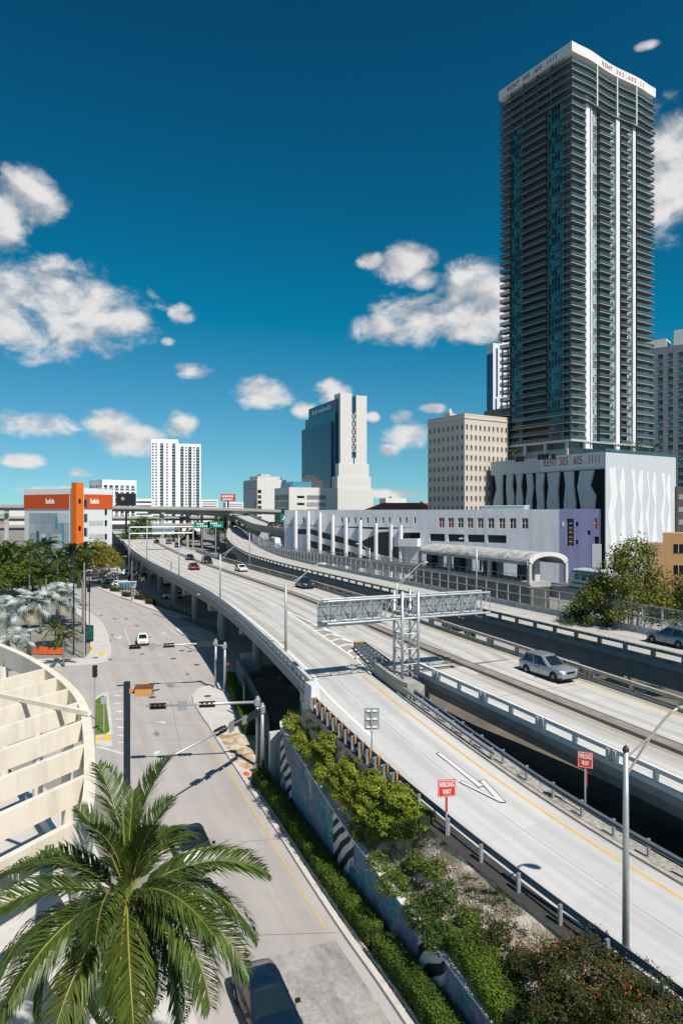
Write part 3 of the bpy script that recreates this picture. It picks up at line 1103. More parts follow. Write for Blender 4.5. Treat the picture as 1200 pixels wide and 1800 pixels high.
def guard_rail(label, path, face, m, dense=(), blocks=(), height=0.62):
    t = thing('guard_rail', label, 'guard rail', path[0])
    prof = [(x * face, y + height) for x, y in W_PROF]
    if face < 0:
        prof = prof[::-1]
    MB().sweep(path, prof).obj('rail_beam', m, t, world=True, smooth=False)
    me = MB().bx(-0.05, 0.05, -0.07, 0.07, -0.25, height + 0.12).bx(-0.045, 0.045, -0.09, -0.07, -0.25, height + 0.12).mesh('post', M_galv)
    mb = MB().bx(-0.08, 0.08, -0.1, 0.1, height - 0.28, height + 0.16).mesh('block', M_wood)
    s, last = 0.0, -9
    for i in range(len(path)):
        if i:
            s += (path[i] - path[i - 1]).length
        gap = 0.85 if any(a <= i <= b for a, b in dense) else 1.75
        if s - last >= gap:
            last = s
            a = heading(path, i)
            q = normals2(path[max(0, i - 1):i + 2])[min(1, i)]
            off = -0.2 * face
            link('post', me, t, loc=path[i] + Vector((q[0] * off, q[1] * off, 0)) - path[0], rz=a)
            if any(a_ <= i <= b_ for a_, b_ in blocks):
                link('block', mb, t, loc=path[i] + Vector((q[0] * off * 0.3, q[1] * off * 0.3, 0)) - path[0] + Vector((math.cos(a), math.sin(a), 0)) * 0.14, rz=a)
    return t


nL = len(RL)
pathL = resample([rp(k, -0.35, -0.03) for k in range(nL)], 0.43)
pathL = pathL[15:]
guard_rail('steel guard rail between the planted bank and the exit ramp', pathL, -1, M_galv_d, dense=((0, 24), (62, 74), (84, 130)), blocks=((0, 24),))
pathR = resample([rp(k, RW + 0.55, 0.02) for k in range(8, nL)], 0.45)
guard_rail('twin steel guard rail along the inner edge of the exit ramp', pathR, 1, M_galv_d)
# dark wall added under the near highway; hides sunlit ground from the gap
uw = MB().sweep(offset(near, -2.2), [(-0.25, -5.0), (0.25, -5.0), (0.25, -0.5), (-0.25, -0.5)][::-1]).obj('gap_shade_wall', mat('painted gap shade', (0.06, 0.058, 0.055), 0.9, 0.2, 0.5))
tag(uw, 'dark wall added under the near highway deck to blacken the gap', 'wall')
# second, lower rail behind, from the gantry foot
pathR2 = resample([rp(k, RW + 0.2, 0.0) for k in range(5, 20)], 0.45)
guard_rail('short doubled guard rail below the sign gantry', pathR2, 1, M_galv, height=0.55)
# abutment end post of the highway railing and the wall below it
ab = thing('bridge_end_post', 'white concrete end post where the highway railing meets the ramp', 'end post', (-1.95, 45.6, 0))
MB().box((0, 0, 7.75), (0.7, 1.4, 1.6), R(22), top=(0.8, 0.9)).obj('post_block', M_rail_white, ab)
MB().box((-0.1, 0.5, 5.3), (0.9, 1.2, 3.6), R(22)).obj('abutment', M_rail_white, ab)
abw = MB().beam((-3.0, 47.4, 2.9), (3.2, 50.0, 2.9), 0.8, 6.0).obj('abutment_wall', M_rail_grey)
tag(abw, 'grey concrete abutment wall under the end of the bridge deck', 'wall')

# crash cushion at the gore nose
nose = Pz(632, 1141)
tail = Pz(672, 1176)
dr = (tail - nose).normalized()
lt = Vector((-dr.y, dr.x, 0))
cc = thing('crash_cushion', 'blue-grey steel crash cushion with a yellow nose at the gore', 'crash cushion', nose)
for s in (-1, 1):
    for h in (0.3, 0.58):
        MB().beam(nose + lt * (0.45 * s) + Vector((0, 0, h)), tail + lt * (0.65 * s) + Vector((0, 0, h)), 0.05, 0.17).obj('side_panel', M_galv_d, cc, world=True)
for k in range(8):
    p = nose.lerp(tail, k / 7.0)
    MB().box((0, 0.45, 0.34), (0.08, 0.12, 0.62), 0).box((0, -0.45, 0.34), (0.08, 0.12, 0.62), 0).box((0, 0, 0.55), (0.08, 0.95, 0.14), 0).box((0.35, 0, 0.5), (0.7, 0.1, 0.1), 0.5).box((0.35, 0, 0.2), (0.6, 0.12, 0.1), -0.4).obj('diaphragm', M_galv_d, cc, world=True, loc=p, rz=math.atan2(dr.y, dr.x))
MB().box((0, 0, 0.38), (0.22, 1.0, 0.66), math.atan2(dr.y, dr.x)).obj('nose_plate', M_yellow_p, cc, world=True, loc=nose - dr * 0.2)
# concrete barrier that holds the gantry foot
gb = smooth_path([Pz(660, 1182), Pz(684, 1201), Pz(706, 1216), Pz(722, 1222), Pz(736, 1219)], 0.5)
gw = MB().sweep(gb, [(-0.22, -1.8), (0.22, -1.8), (0.14, 0.8), (-0.14, 0.8)][::-1]).obj('gore_barrier', M_rail_tan)
tag(gw, 'curved tan concrete barrier wrapping the sign gantry foot', 'barrier')
gp = MB().prism([Pz(660, 1176).to_2d(), Pz(684, 1200).to_2d(), Pz(706, 1215).to_2d(), Pz(722, 1221).to_2d(), Pz(738, 1218).to_2d(), Pz(746, 1204).to_2d(), Pz(716, 1186).to_2d(), Pz(690, 1168).to_2d()], ZC - 1.9, ZC - 0.03).obj('gantry_footing', M_pier)
gp['kind'] = 'structure'

# ------------------------------------------------------------------ second viaduct
ZD = 8.0
DL = smooth_path([(43.5, 10, ZD), (34.5, 32.5, ZD), (26.0, 54, ZD), (16.6, 77, ZD), (9.2, 95, ZD), (0.2, 116.5, ZD), (-14.5, 153, ZD), (-27.5, 190, ZD + 0.4), (-40, 240, 9.7), (-50, 300, 11.7), (-63, 380, 14.5), (-98, 480, 16.6), (-190, 620, 17)], 2.5)
va = ribbon_obj('viaduct_road', offset(DL, -0.3), offset(DL, 8.8), M_deck_d, 0.0, kind='structure', cuts=4)
MB().sweep(DL, girder_prof(-0.3, 8.8, 2.2)).obj('girder', M_girder, va)
lines(DL, 1.2, 0.13, M_yworn, va, 0, iY(DL, 220), 'edge_line')
lines(DL, 7.4, 0.13, M_worn_p, va, 0, iY(DL, 220))
for k in range(3, iY(DL, 330), 10):
    a = heading(DL, k)
    p = Vector(DL[k])
    q = normals2(DL[k - 1:k + 2])[1]
    c = p + Vector((q[0] * 4.25, q[1] * 4.25, 0))
    MB().lathe([(0.75, 0), (0.75, p.z - 3.1)], 14).obj('pier', M_pier, va, smooth=True, loc=(c.x, c.y, 0))
    MB().box((0, 0, 0), (1.4, 7.6, 1.0), 0).obj('pier_cap', M_rail_grey, va, loc=(c.x, c.y, p.z - 2.72), rz=a)
parapet('dark weathered open railing on the near side of the second viaduct', offset(DL[4:iY(DL, 262)], 0.0), 3.0, mat('dark weathered concrete', (0.26, 0.255, 0.245), 0.9, 0.2, 0.7, blotch=(1.0, (0.08, 0.08, 0.078), 0.75, 0.48)), post=(0.34, 0.24, 0.46), twin=False)
rk = MB().sweep(offset(DL[2:iY(DL, 300)], 8.65), [(-0.18, 0), (0.18, 0), (0.14, 0.55), (-0.1, 0.55)][::-1]).obj('parapet_wall', M_rail_grey)
tag(rk, 'low solid concrete parapet under the wire fence of the second viaduct', 'parapet')

# ------------------------------------------------------------------ far overpass and far ramp
OV = smooth_path([(-330, 215, 23.8), (-220, 246, 23.4), (-140, 280, 23.0), (-100, 300, 22.6), (-54, 322, 21.9), (-28, 337, 21.0), (20, 372, 19.8), (80, 420, 18)], 4)
ov = ribbon_obj('overpass_road', offset(OV, -9), offset(OV, 0), M_deck_d, -0.75, kind='structure', cuts=2)
MB().sweep(offset(OV, 0, -0.75), [(-9, -0.02), (-9, -0.5), (-7.8, -1.6), (-1.2, -1.6), (0, -0.5), (0, -0.02)][::-1]).obj('girder', M_girder, ov)
for o in (-8.85, -0.15):
    MB().sweep(offset(OV, o, -0.75), [(-0.15, 0), (0.15, 0), (0.12, 0.85), (-0.12, 0.85)][::-1]).obj('parapet', M_rail_tan, ov)
for k in range(3, len(OV) - 2, 8):
    p = Vector(OV[k])
    q = normals2(OV[k - 1:k + 2])[1]
    c = p + Vector((q[0] * -4.5, q[1] * -4.5, 0))
    MB().box((0, 0, (p.z - 2.3) / 2), (1.6, 2.6, p.z - 2.3), 0).box((0, 0, p.z - 2.9), (1.7, 6.8, 1.1), 0).obj('pier', M_pier, ov, loc=(c.x, c.y, 0), rz=heading(OV, k))
ER = smooth_path([(-130, 470, 20.5), (-75, 385, 19.7), (-50, 332, 18.4), (-38, 282, 16.8), (-25, 238, 14.8), (-6, 214, 13.5), (20, 205, 12.5)], 3)
er = ribbon_obj('flyover_road', offset(ER, -4), offset(ER, 4), M_deck, 0, kind='structure', cuts=2)
MB().sweep(ER, girder_prof(-4, 4, 1.7)).obj('girder', M_girder, er)
for o in (-3.8, 3.8):
    MB().sweep(offset(ER, o), [(-0.15, 0), (0.15, 0), (0.12, 0.85), (-0.12, 0.85)][::-1]).obj('parapet', M_rail_tan, er)
for k in range(6, len(ER) - 4, 8):
    c = ER[k]
    MB().lathe([(0.8, 0), (0.8, c.z - 1.7)], 12).obj('pier', M_pier, er, loc=(c.x, c.y, 0))
# lower ramps that weave under the overpass, far left
for nm, pts in (('far_ramp_road', [(-260, 235, 14), (-170, 290, 13.5), (-110, 345, 13), (-60, 420, 12.6), (10, 520, 12)]), ('far_ramp_road', [(-300, 330, 17.5), (-190, 350, 17), (-120, 395, 16.6), (-70, 470, 16), (0, 600, 15)])):
    pp = smooth_path(pts, 5)
    o = ribbon_obj(nm, offset(pp, -4.5), offset(pp, 4.5), M_deck_d, 0, kind='structure', cuts=2)
    MB().sweep(pp, girder_prof(-4.5, 4.5, 1.7)).obj('girder', M_girder, o)
    for s in (-4.3, 4.3):
        MB().sweep(offset(pp, s), [(-0.15, 0), (0.15, 0), (0.12, 0.85), (-0.12, 0.85)][::-1]).obj('parapet', M_rail_tan, o)
    for k in range(4, len(pp) - 2, 7):
        MB().lathe([(0.8, 0), (0.8, pp[k].z - 1.7)], 10).obj('pier', M_pier, o, loc=(pp[k].x, pp[k].y, 0))

# ------------------------------------------------------------------ mural wall and planted bank
def wall_h(Y):
    xs = [10, 14, 24, 30, 36, 42, 48, 56]
    hs = [1.3, 1.4, 1.95, 2.4, 3.05, 4.0, 5.0, 5.3]
    return float(np.interp(Y, xs, hs))


WP = [p for p in resample(offset(KERB, 1.72), 0.7) if p.y < 48.3]
M_mural = mat('mural paint', (0.03, 0.10, 0.14), 0.75, 0.3, 0.5)


def build_mural():
    m = M_mural
    N, L = m.node_tree.nodes, m.node_tree.links
    bs = N['Principled BSDF']
    uvn = N.new('ShaderNodeTexCoord')

    def nz(sc, det, dist=0.0, stretch=(1, 1, 1), off=(0, 0, 0)):
        mp = N.new('ShaderNodeMapping')
        mp.inputs['Scale'].default_value = stretch
        mp.inputs['Location'].default_value = off
        L.new(uvn.outputs['UV'], mp.inputs[0])
        n = N.new('ShaderNodeTexNoise')
        n.inputs['Scale'].default_value = sc
        n.inputs['Detail'].default_value = det
        n.inputs['Distortion'].default_value = dist
        L.new(mp.outputs[0], n.inputs['Vector'])
        return n.outputs[0]

    def cr(x, stops):
        r = N.new('ShaderNodeValToRGB')
        e = r.color_ramp.elements
        while len(e) < len(stops):
            e.new(0.5)
        for el_, (p, c) in zip(e, stops):
            el_.position = p
            el_.color = tuple(c) + (1,)
        L.new(x, r.inputs[0])
        return r.outputs[0]

    def mx(f, a, b):
        n = N.new('ShaderNodeMix')
        n.data_type = 'RGBA'
        for i_, v in ((0, f), (6, a), (7, b)):
            L.new(v, n.inputs[i_])
        return n.outputs[2]
    base = cr(nz(0.42, 5, 0.6), [(0.28, (0.015, 0.07, 0.13)), (0.40, (0.01, 0.27, 0.32)), (0.48, (0.12, 0.24, 0.33)), (0.55, (0.20, 0.16, 0.30)), (0.63, (0.02, 0.18, 0.26)), (0.74, (0.36, 0.45, 0.50))])
    fine = cr(nz(2.2, 6, 2.2, (1, 0.6, 1), (5, 2, 0)), [(0.36, (0.008, 0.03, 0.06)), (0.50, (0.03, 0.20, 0.26)), (0.60, (0.30, 0.17, 0.16)), (0.70, (0.34, 0.46, 0.52))])
    c = mx(nz(0.9, 3, 1.0, (1, 1, 1), (9, 1, 0)), base, fine)
    wv = N.new('ShaderNodeTexWave')
    wv.wave_type = 'BANDS'
    wv.bands_direction = 'DIAGONAL'
    wv.inputs['Scale'].default_value = 0.62
    wv.inputs['Distortion'].default_value = 5.0
    wv.inputs['Detail'].default_value = 1.0
    wv.inputs['Detail Scale'].default_value = 0.6
    L.new(uvn.outputs['UV'], wv.inputs[0])
    bw = cr(wv.outputs[0], [(0.46, (0.012, 0.012, 0.016)), (0.54, (0.52, 0.53, 0.55))])
    msk = cr(nz(0.30, 2, 0.3, (1, 0.4, 1), (3.3, 0, 0)), [(0.555, (0, 0, 0)), (0.575, (1, 1, 1))])
    c = mx(msk, c, bw)
    L.new(c, bs.inputs['Base Color'])


build_mural()
mw = thing('mural_wall', 'long low retaining wall painted with a teal and purple abstract mural', 'wall', WP[0])
# far end rounds off towards the bridge
e0 = WP[-1]
WPx = WP + [e0 + Vector((-0.1, 0.9, 0)), e0 + Vector((0.25, 1.7, 0)), e0 + Vector((0.9, 2.2, 0)), e0 + Vector((1.9, 2.3, 0))]
vs_, fs, uvs = [], [], []
al = 0
nr = normals2(WPx)
for i, p in enumerate(WPx):
    if i:
        al += (p - WPx[i - 1]).length
    h = wall_h(min(p.y, 48.3))
    vs_ += [(p.x, p.y, 0.0), (p.x, p.y, h), (p.x + nr[i][0] * 0.3, p.y + nr[i][1] * 0.3, h), (p.x + nr[i][0] * 0.3, p.y + nr[i][1] * 0.3, 0.0)]
    uvs += [(al, 0), (al, h), (al, h), (al, 0)]
for i in range(len(WPx) - 1):
    for k in range(3):
        a = i * 4 + k
        fs.append((a, a + 1, a + 5, a + 4)[::-1])
me = bpy.data.meshes.new('painted_wall')
me.from_pydata(vs_, [], fs)
uvl = me.uv_layers.new(name='UVMap')
for lp in me.loops:
    uvl.data[lp.index].uv = uvs[lp.vertex_index]
me.materials.append(M_mural)
link('painted_wall', me, mw, world=True)
MB().sweep([Vector((p.x, p.y, wall_h(min(p.y, 48.3)))) for p in WPx], [(-0.03, 0), (0.34, 0), (0.34, 0.07), (-0.03, 0.07)][::-1]).obj('coping', M_rail_white, mw, world=True)

# bank between wall and ramp
nb = 70
Bl = [Vector((p.x, p.y, wall_h(min(p.y, 48.3)) - 0.08)) for p in resample(offset(WP, 0.3), 0.5)]
Bl = [Bl[round(i * (len(Bl) - 1) / nb)] for i in range(nb + 1)]
Br_full = [rp(k, -0.95, -0.16) for k in range(7, len(RL))][::-1]
Br_full = [p for p in Br_full if p.y > 9.5]
Br = [Br_full[round(i * (len(Br_full) - 1) / nb)] for i in range(nb + 1)]
M_bank = mat('stony soil', (0.30, 0.24, 0.18), 0.95, 0.3, 2.0, bump=0.9, bscale=9, nodet=8, blotch=(1.1, (0.60, 0.54, 0.46), 0.95, 0.49), col2=(0.42, 0.33, 0.25))
vs_, fs, uvs = ribbon(Bl, Br, 0, 14)
for i, v in enumerate(vs_):
    k = i % 15
    if 0 < k < 14:
        t = k / 14
        # terrace near the wall, then rising to the shoulder
        z0, z1 = Bl[i // 15].z, Br[i // 15].z
        zz = z0 + (z1 - z0) * (t ** 1.15)
        vs_[i] = (v[0], v[1], zz + 0.10 * math.sin(v[0] * 3.1 + v[1] * 1.7) * math.sin(v[1] * 2.3) + random.uniform(-0.03, 0.03))
me = bpy.data.meshes.new('bank_ground')
me.from_pydata(vs_, [], fs)
me.materials.append(M_bank)
me.polygons.foreach_set('use_smooth', [True] * len(fs))
bank = link('bank_ground', me)
bank['kind'] = 'structure'
BANK_V, BANK_N = vs_, nb


def bank_point(s, t):
    """s along from the camera end (0) to the bridge (1), t from wall (0) to shoulder (1)"""
    f, g = s * BANK_N, t * 14
    i, k = min(int(f), BANK_N - 1), min(int(g), 13)
    a = Vector(BANK_V[i * 15 + k]).lerp(Vector(BANK_V[i * 15 + k + 1]), g - k)
    b = Vector(BANK_V[(i + 1) * 15 + k]).lerp(Vector(BANK_V[(i + 1) * 15 + k + 1]), g - k)
    return a.lerp(b, f - i)


# steep earth wall below the inner edge of the ramp
ew = MB().sweep(RL, [(-RW - 1.45, -0.2), (-RW - 1.5, -5.0), (-RW - 1.2, -5.0), (-RW - 1.2, -0.3)][::-1]).obj('ramp_retaining_wall', M_pier)
tag(ew, 'shaded concrete retaining wall holding the inner edge of the ramp', 'wall')
# low wall beside the corner pavement and the cross wall under the bridge
lwp = [P(418, 1172), P(430, 1196), P(443, 1222), P(456, 1250), P(466, 1275), P(470, 1296)]
lwp = smooth_path([Vector((p.x, p.y, 0)) for p in lwp], 0.8)
lwall = MB().sweep(lwp, [(-0.2, 0), (0.2, 0), (0.2, 1.15), (-0.2, 1.15)][::-1]).obj('low_wall', M_rail_tan)
tag(lwall, 'low weathered concrete wall behind the corner hedge by the underpass', 'wall')
cw = MB().beam((-5.3, 50.2, 1.9), (-1.2, 52.2, 1.9), 0.35, 3.8).obj('cross_wall', M_rail_grey)
tag(cw, 'grey concrete wall closing the gap between mural wall and bridge', 'wall')

# oil and tyre stains on the street
M_oil = mat('oil stain', (0.07, 0.066, 0.064), 0.8, 0.3, 2.0, alpha=0.13)
rs_ = random.Random(21)
for (px, py, r) in ((193, 1126, 1.3), (190, 1139, 1.0), (198, 1116, 0.9), (250, 1150, 1.1), (300, 1205, 1.4), (330, 1185, 0.9), (276, 1290, 1.0), (240, 1100, 1.2)):
    c = P(px, py)
    for q in range(3):
        pts = []
        for k in range(11):
            a = 2 * math.pi * k / 11
            rr = r * (0.8 - 0.22 * q) * rs_.uniform(0.55, 1.15)
            pts.append((c.x + rr * 0.55 * math.cos(a) - 0.35 * rr * math.sin(a), c.y + rr * 1.3 * math.sin(a)))
        poly_sheet('oil_stain', pts, M_oil, 0.0235 + 0.001 * q, None, street)

# ------------------------------------------------------------------ buildings
def col_t(px, c, ang):
    """distance along a facade (from corner c in direction ang) at which the photograph's column px meets it"""
    k = (px - 600.0) / FPX
    ca, sa = math.cos(ang), math.sin(ang)
    return (k * c[1] - c[0]) / (ca - k * sa)


def face_pt(px, py, c, ang):
    t = col_t(px, c, ang)
    Y = c[1] + math.sin(ang) * t
    return t, CAM_Z - (py - 900.0) / FPX * Y


def pane_mat(name, c1, c2, rough=0.08, share=0.5, spec=0.6, metal=0.0):
    """window glass whose panes differ: blinds, curtains, reflections"""
    if name in MATS:
        return MATS[name]
    m = bpy.data.materials.new(name)
    m.use_nodes = True
    N, L = m.node_tree.nodes, m.node_tree.links
    bs = N['Principled BSDF']
    g = N.new('ShaderNodeNewGeometry')
    oi = N.new('ShaderNodeObjectInfo')
    ad = N.new('ShaderNodeMath')
    ad.operation = 'ADD'
    L.new(g.outputs['Random Per Island'], ad.inputs[0])
    L.new(oi.outputs['Random'], ad.inputs[1])
    fr = N.new('ShaderNodeMath')
    fr.operation = 'FRACT'
    L.new(ad.outputs[0], fr.inputs[0])
    r = N.new('ShaderNodeValToRGB')
    e = r.color_ramp.elements
    e[0].position, e[0].color = share - 0.15, tuple(c1) + (1,)
    e[1].position, e[1].color = share + 0.25, tuple(c2) + (1,)
    L.new(fr.outputs[0], r.inputs[0])
    L.new(r.outputs[0], bs.inputs['Base Color'])
    bs.inputs['Roughness'].default_value = rough
    bs.inputs['Specular IOR Level'].default_value = spec
    bs.inputs['Metallic'].default_value = metal
    MATS[name] = m
    return m


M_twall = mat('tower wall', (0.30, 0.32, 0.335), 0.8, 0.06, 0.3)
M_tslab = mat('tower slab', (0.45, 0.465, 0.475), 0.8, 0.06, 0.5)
M_twhite = mat('tower white pier', (0.66, 0.66, 0.655), 0.75, 0.04, 0.4)
M_tglass = pane_mat('tower teal glass', (0.004, 0.022, 0.028), (0.015, 0.19, 0.20), 0.06, 0.55)
M_tglass2 = pane_mat('tower pale glass', (0.02, 0.05, 0.06), (0.30, 0.42, 0.42), 0.1, 0.5)
M_trail = mat('balcony glass', (0.05, 0.11, 0.115), 0.08, 0.1, 1, spec=0.6, alpha=0.55, rnd=0.35)
M_tmetal = mat('balcony metal', (0.20, 0.22, 0.23), 0.4, 0.1, 2, metal=0.4)
M_tsoff = mat('tower slab painted shade', (0.10, 0.11, 0.12), 0.85, 0.1, 0.5)  # slab colour darkened: shade of the undersides painted in
M_tdark = mat('tower left side shade', (0.09, 0.10, 0.11), 0.8, 0.08, 0.5)  # darker wall copy: shade of the left face put into the colour

TC = (74.5, 222.0)
TA = R(33)
TW, TD_, TZ0, FH, NF = 43.5, 29.5, 43.6, 2.72, 46
TTOP = TZ0 + NF * FH
tower = thing('residential_tower', 'tall dark teal glass apartment tower with stacked balconies and white piers', 'tower', (TC[0], TC[1], 0), TA)
w_ = MB().bx(2.0, TW - 1.6, 2.0, TD_ - 1.0, 36.9, TTOP)
w_.obj('wall', M_twall, tower)
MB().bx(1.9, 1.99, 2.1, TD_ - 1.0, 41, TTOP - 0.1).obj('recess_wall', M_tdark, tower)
for (a, b) in ((0.155, 0.205), (0.53, 0.575), (0.748, 0.782)):
    MB().bx(a * TW, b * TW, -0.5, 2.0, 41, TTOP - 4 * FH).obj('pier', M_twhite, tower)
MB().bx(0.225 * TW, 0.24 * TW, -0.3, 2.0, 41, TTOP - 4 * FH).obj('pier', M_twhite, tower)
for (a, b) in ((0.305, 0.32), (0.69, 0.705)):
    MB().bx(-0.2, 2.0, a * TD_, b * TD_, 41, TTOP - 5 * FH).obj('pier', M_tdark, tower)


def balcony_mesh(poly, edge, doors, wave=False):
    """poly: slab outline; edge: railed edge points; doors: (x0, y0, x1, y1) glazed doors on the wall behind"""
    b = MB()
    b.prism(poly, -0.02, 0.10, 0)
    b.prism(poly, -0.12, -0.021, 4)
    for p, q in zip(edge, edge[1:]):
        p3, q3 = Vector((p[0], p[1], 0.62)), Vector((q[0], q[1], 0.62))
        b.beam(p3, q3, 0.04, 0.95, 1)
        b.beam(p3 + Vector((0, 0, 0.52)), q3 + Vector((0, 0, 0.52)), 0.09, 0.07, 2)
        n = max(1, int((q3 - p3).length / 1.6))
        for k in range(n + 1):
            c = p3.lerp(q3, k / n)
            b.box((c.x, c.y, 0.6), (0.07, 0.07, 1.05), 0, 2)
    for (x0, y0, x1, y1) in doors:
        b.beam((x0, y0, 1.22), (x1, y1, 1.22), 0.06, 2.15, 3)
        m_ = ((x0 + x1) / 2, (y0 + y1) / 2)
        b.box((m_[0], m_[1], 1.22), (0.10, 0.10, 2.2), 0, 2)
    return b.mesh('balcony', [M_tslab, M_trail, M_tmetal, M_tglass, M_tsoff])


def glass_strip(p0, p1, n, split=True, m=M_tglass, frame=M_tmetal, h=FH):
    """one storey of glazing between two plan points: panes (each an island), mullions, spandrel line"""
    b = MB()
    p0, p1 = Vector((p0[0], p0[1], 0)), Vector((p1[0], p1[1], 0))
    d = p1 - p0
    nrm = Vector((d.y, -d.x, 0)).normalized()
    for k in range(n):
        a, c = p0 + d * (k / n), p0 + d * ((k + 1) / n)
        for (z0, z1) in (((0.1, 0.85), (0.9, h - 0.06)) if split else ((0.1, h - 0.06),)):
            b.quad(a + Vector((0, 0, z0)) + d.normalized() * 0.05, c + Vector((0, 0, z0)) - d.normalized() * 0.05, c + Vector((0, 0, z1)) - d.normalized() * 0.05, a + Vector((0, 0, z1)) + d.normalized() * 0.05, 0)
    for k in range(n + 1):
        a = p0 + d * (k / n)
        b.box((a.x + nrm.x * 0.0, a.y, h / 2), (0.1, 0.12, h), 0, 1)
    b.beam(p0 + Vector((0, 0, 0.03)), p1 + Vector((0, 0, 0.03)), 0.16, 0.12, 1)
    b.beam(p0 + Vector((0, 0, 0.87)), p1 + Vector((0, 0, 0.87)), 0.10, 0.05, 1)
    b.beam(p0 - nrm * 0.25 + Vector((0, 0, h / 2)), p1 - nrm * 0.25 + Vector((0, 0, h / 2)), 0.3, h, 1)
    return b.mesh('window', [m, frame])


D_, W_ = TD_, TW
bal_corner = balcony_mesh([(-0.9, -1.0), (0.15 * W_, -1.0), (0.15 * W_, 2.0), (2.0, 2.0), (2.0, 0.1 * D_), (-0.9, 0.1 * D_)],
                          [(-0.85, 0.1 * D_ - 0.05), (-0.85, -0.95), (0.15 * W_ - 0.05, -0.95), (0.15 * W_ - 0.05, 1.9)], [(3.6, 1.98, 5.8, 1.98)])
bal_long = balcony_mesh([(-1.0, 0.325 * D_), (2.0, 0.325 * D_), (2.0, 0.69 * D_), (-1.0, 0.69 * D_)], [(-0.95, 0.69 * D_), (-0.95, 0.325 * D_)],
                        [(1.97, 0.34 * D_, 1.97, 0.44 * D_), (1.97, 0.46 * D_, 1.97, 0.56 * D_), (1.97, 0.58 * D_, 1.97, 0.68 * D_)])
bal_end = balcony_mesh([(-1.0, 0.865 * D_), (2.0, 0.865 * D_), (2.0, D_ + 0.9), (-1.0, D_ + 0.9)], [(-0.95, D_ + 0.85), (-0.95, 0.865 * D_)], [(1.97, 0.88 * D_, 1.97, 0.95 * D_)])
bal_2 = balcony_mesh([(0.31 * W_, -1.1), (0.475 * W_, -1.1), (0.475 * W_, 2.0), (0.31 * W_, 2.0)], [(0.311 * W_, 0.2), (0.311 * W_, -1.05), (0.474 * W_, -1.05), (0.474 * W_, 0.2)], [(0.34 * W_, 1.97, 0.40 * W_, 1.97)])
bal_3 = balcony_mesh([(0.58 * W_, -1.1), (0.695 * W_, -1.1), (0.695 * W_, 2.0), (0.58 * W_, 2.0)], [(0.581 * W_, 0.2), (0.581 * W_, -1.05), (0.694 * W_, -1.05), (0.694 * W_, 0.2)], [(0.60 * W_, 1.97, 0.65 * W_, 1.97)])
bal_4 = balcony_mesh([(0.785 * W_, -1.1), (W_ + 0.8, -1.1), (W_ + 0.8, 2.0), (0.785 * W_, 2.0)], [(0.786 * W_, 0.2), (0.786 * W_, -1.05), (W_ + 0.75, -1.05), (W_ + 0.75, 1.8)], [(0.82 * W_, 1.97, 0.88 * W_, 1.97)])
win_a = glass_strip((0.0, 0.305 * D_), (0.0, 0.105 * D_), 5)
win_b = glass_strip((0.0, 0.86 * D_), (0.0, 0.705 * D_), 4)
win_c = glass_strip((0.245 * W_, 0.3), (0.305 * W_, 0.3), 3, m=M_tglass2, frame=M_twhite)
win_c2 = glass_strip((0.205 * W_, 0.3), (0.225 * W_, 0.3), 1, m=M_tglass2, frame=M_twhite)
win_d = glass_strip((0.478 * W_, 0.3), (0.53 * W_, 0.3), 3, m=M_tglass2, frame=M_twhite)
win_e = glass_strip((0.697 * W_, 0.3), (0.748 * W_, 0.3), 3, m=M_tglass2, frame=M_twhite)


def wave(x):
    f = x / W_
    return -1.2 - 0.35 * math.sin(2 * math.pi * (f * 1.5 + 0.05)) * min(1, f * 6) * min(1, (1 - f) * 6)


wx = [W_ * k / 24 for k in range(25)]
ring_o = [(-1.1, D_ + 0.9), (-1.1, -1.2)] + [(x, wave(x)) for x in wx[1:]] + [(W_ + 0.9, -1.2), (W_ + 0.9, 2.0)]
ring_poly = ring_o + [(2.0, 2.0), (2.0, D_ + 0.9)]
bal_full = balcony_mesh(ring_poly, ring_o, [(1.97, D_ * (0.05 + 0.1 * k), 1.97, D_ * (0.13 + 0.1 * k)) for k in range(9)] + [(W_ * (0.06 + 0.1 * k), 1.97, W_ * (0.13 + 0.1 * k), 1.97) for k in range(9)])
low_o = [(-1.1, D_ + 0.9), (-1.1, -1.0), (0.15 * W_, -1.0)]
bal_low = balcony_mesh([(-1.1, D_ + 0.9), (-1.1, -1.0), (0.15 * W_, -1.0), (0.15 * W_, 2.0), (2.0, 2.0), (2.0, D_ + 0.9)], low_o, [(3.6, 1.98, 5.8, 1.98)])
for k in range(NF):
    z = TZ0 + k * FH
    if k >= NF - 5:
        link('balcony', bal_full, tower, loc=(0, 0, z))
        if k % 2 == 0:
            for x in (0.34, 0.55, 0.78):
                pass
        continue
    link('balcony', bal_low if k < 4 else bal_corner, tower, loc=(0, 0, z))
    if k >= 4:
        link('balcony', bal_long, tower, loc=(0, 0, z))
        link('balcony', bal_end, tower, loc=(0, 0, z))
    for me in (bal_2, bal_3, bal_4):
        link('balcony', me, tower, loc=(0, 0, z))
    for me in (win_a, win_b, win_c, win_c2, win_d, win_e):
        link('window', me, tower, loc=(0, 0, z))
for x in (0.27, 0.53, 0.76):
    MB().bx(x * W_ - 0.25, x * W_ + 0.25, wave(x * W_) - 0.1, wave(x * W_) + 0.3, TTOP - 5 * FH, TTOP).obj('column', M_twhite, tower)
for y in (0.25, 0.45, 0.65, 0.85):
    MB().bx(-0.9, -0.5, y * D_ - 0.25, y * D_ + 0.25, TTOP - 5 * FH, TTOP).obj('column', M_tdark, tower)
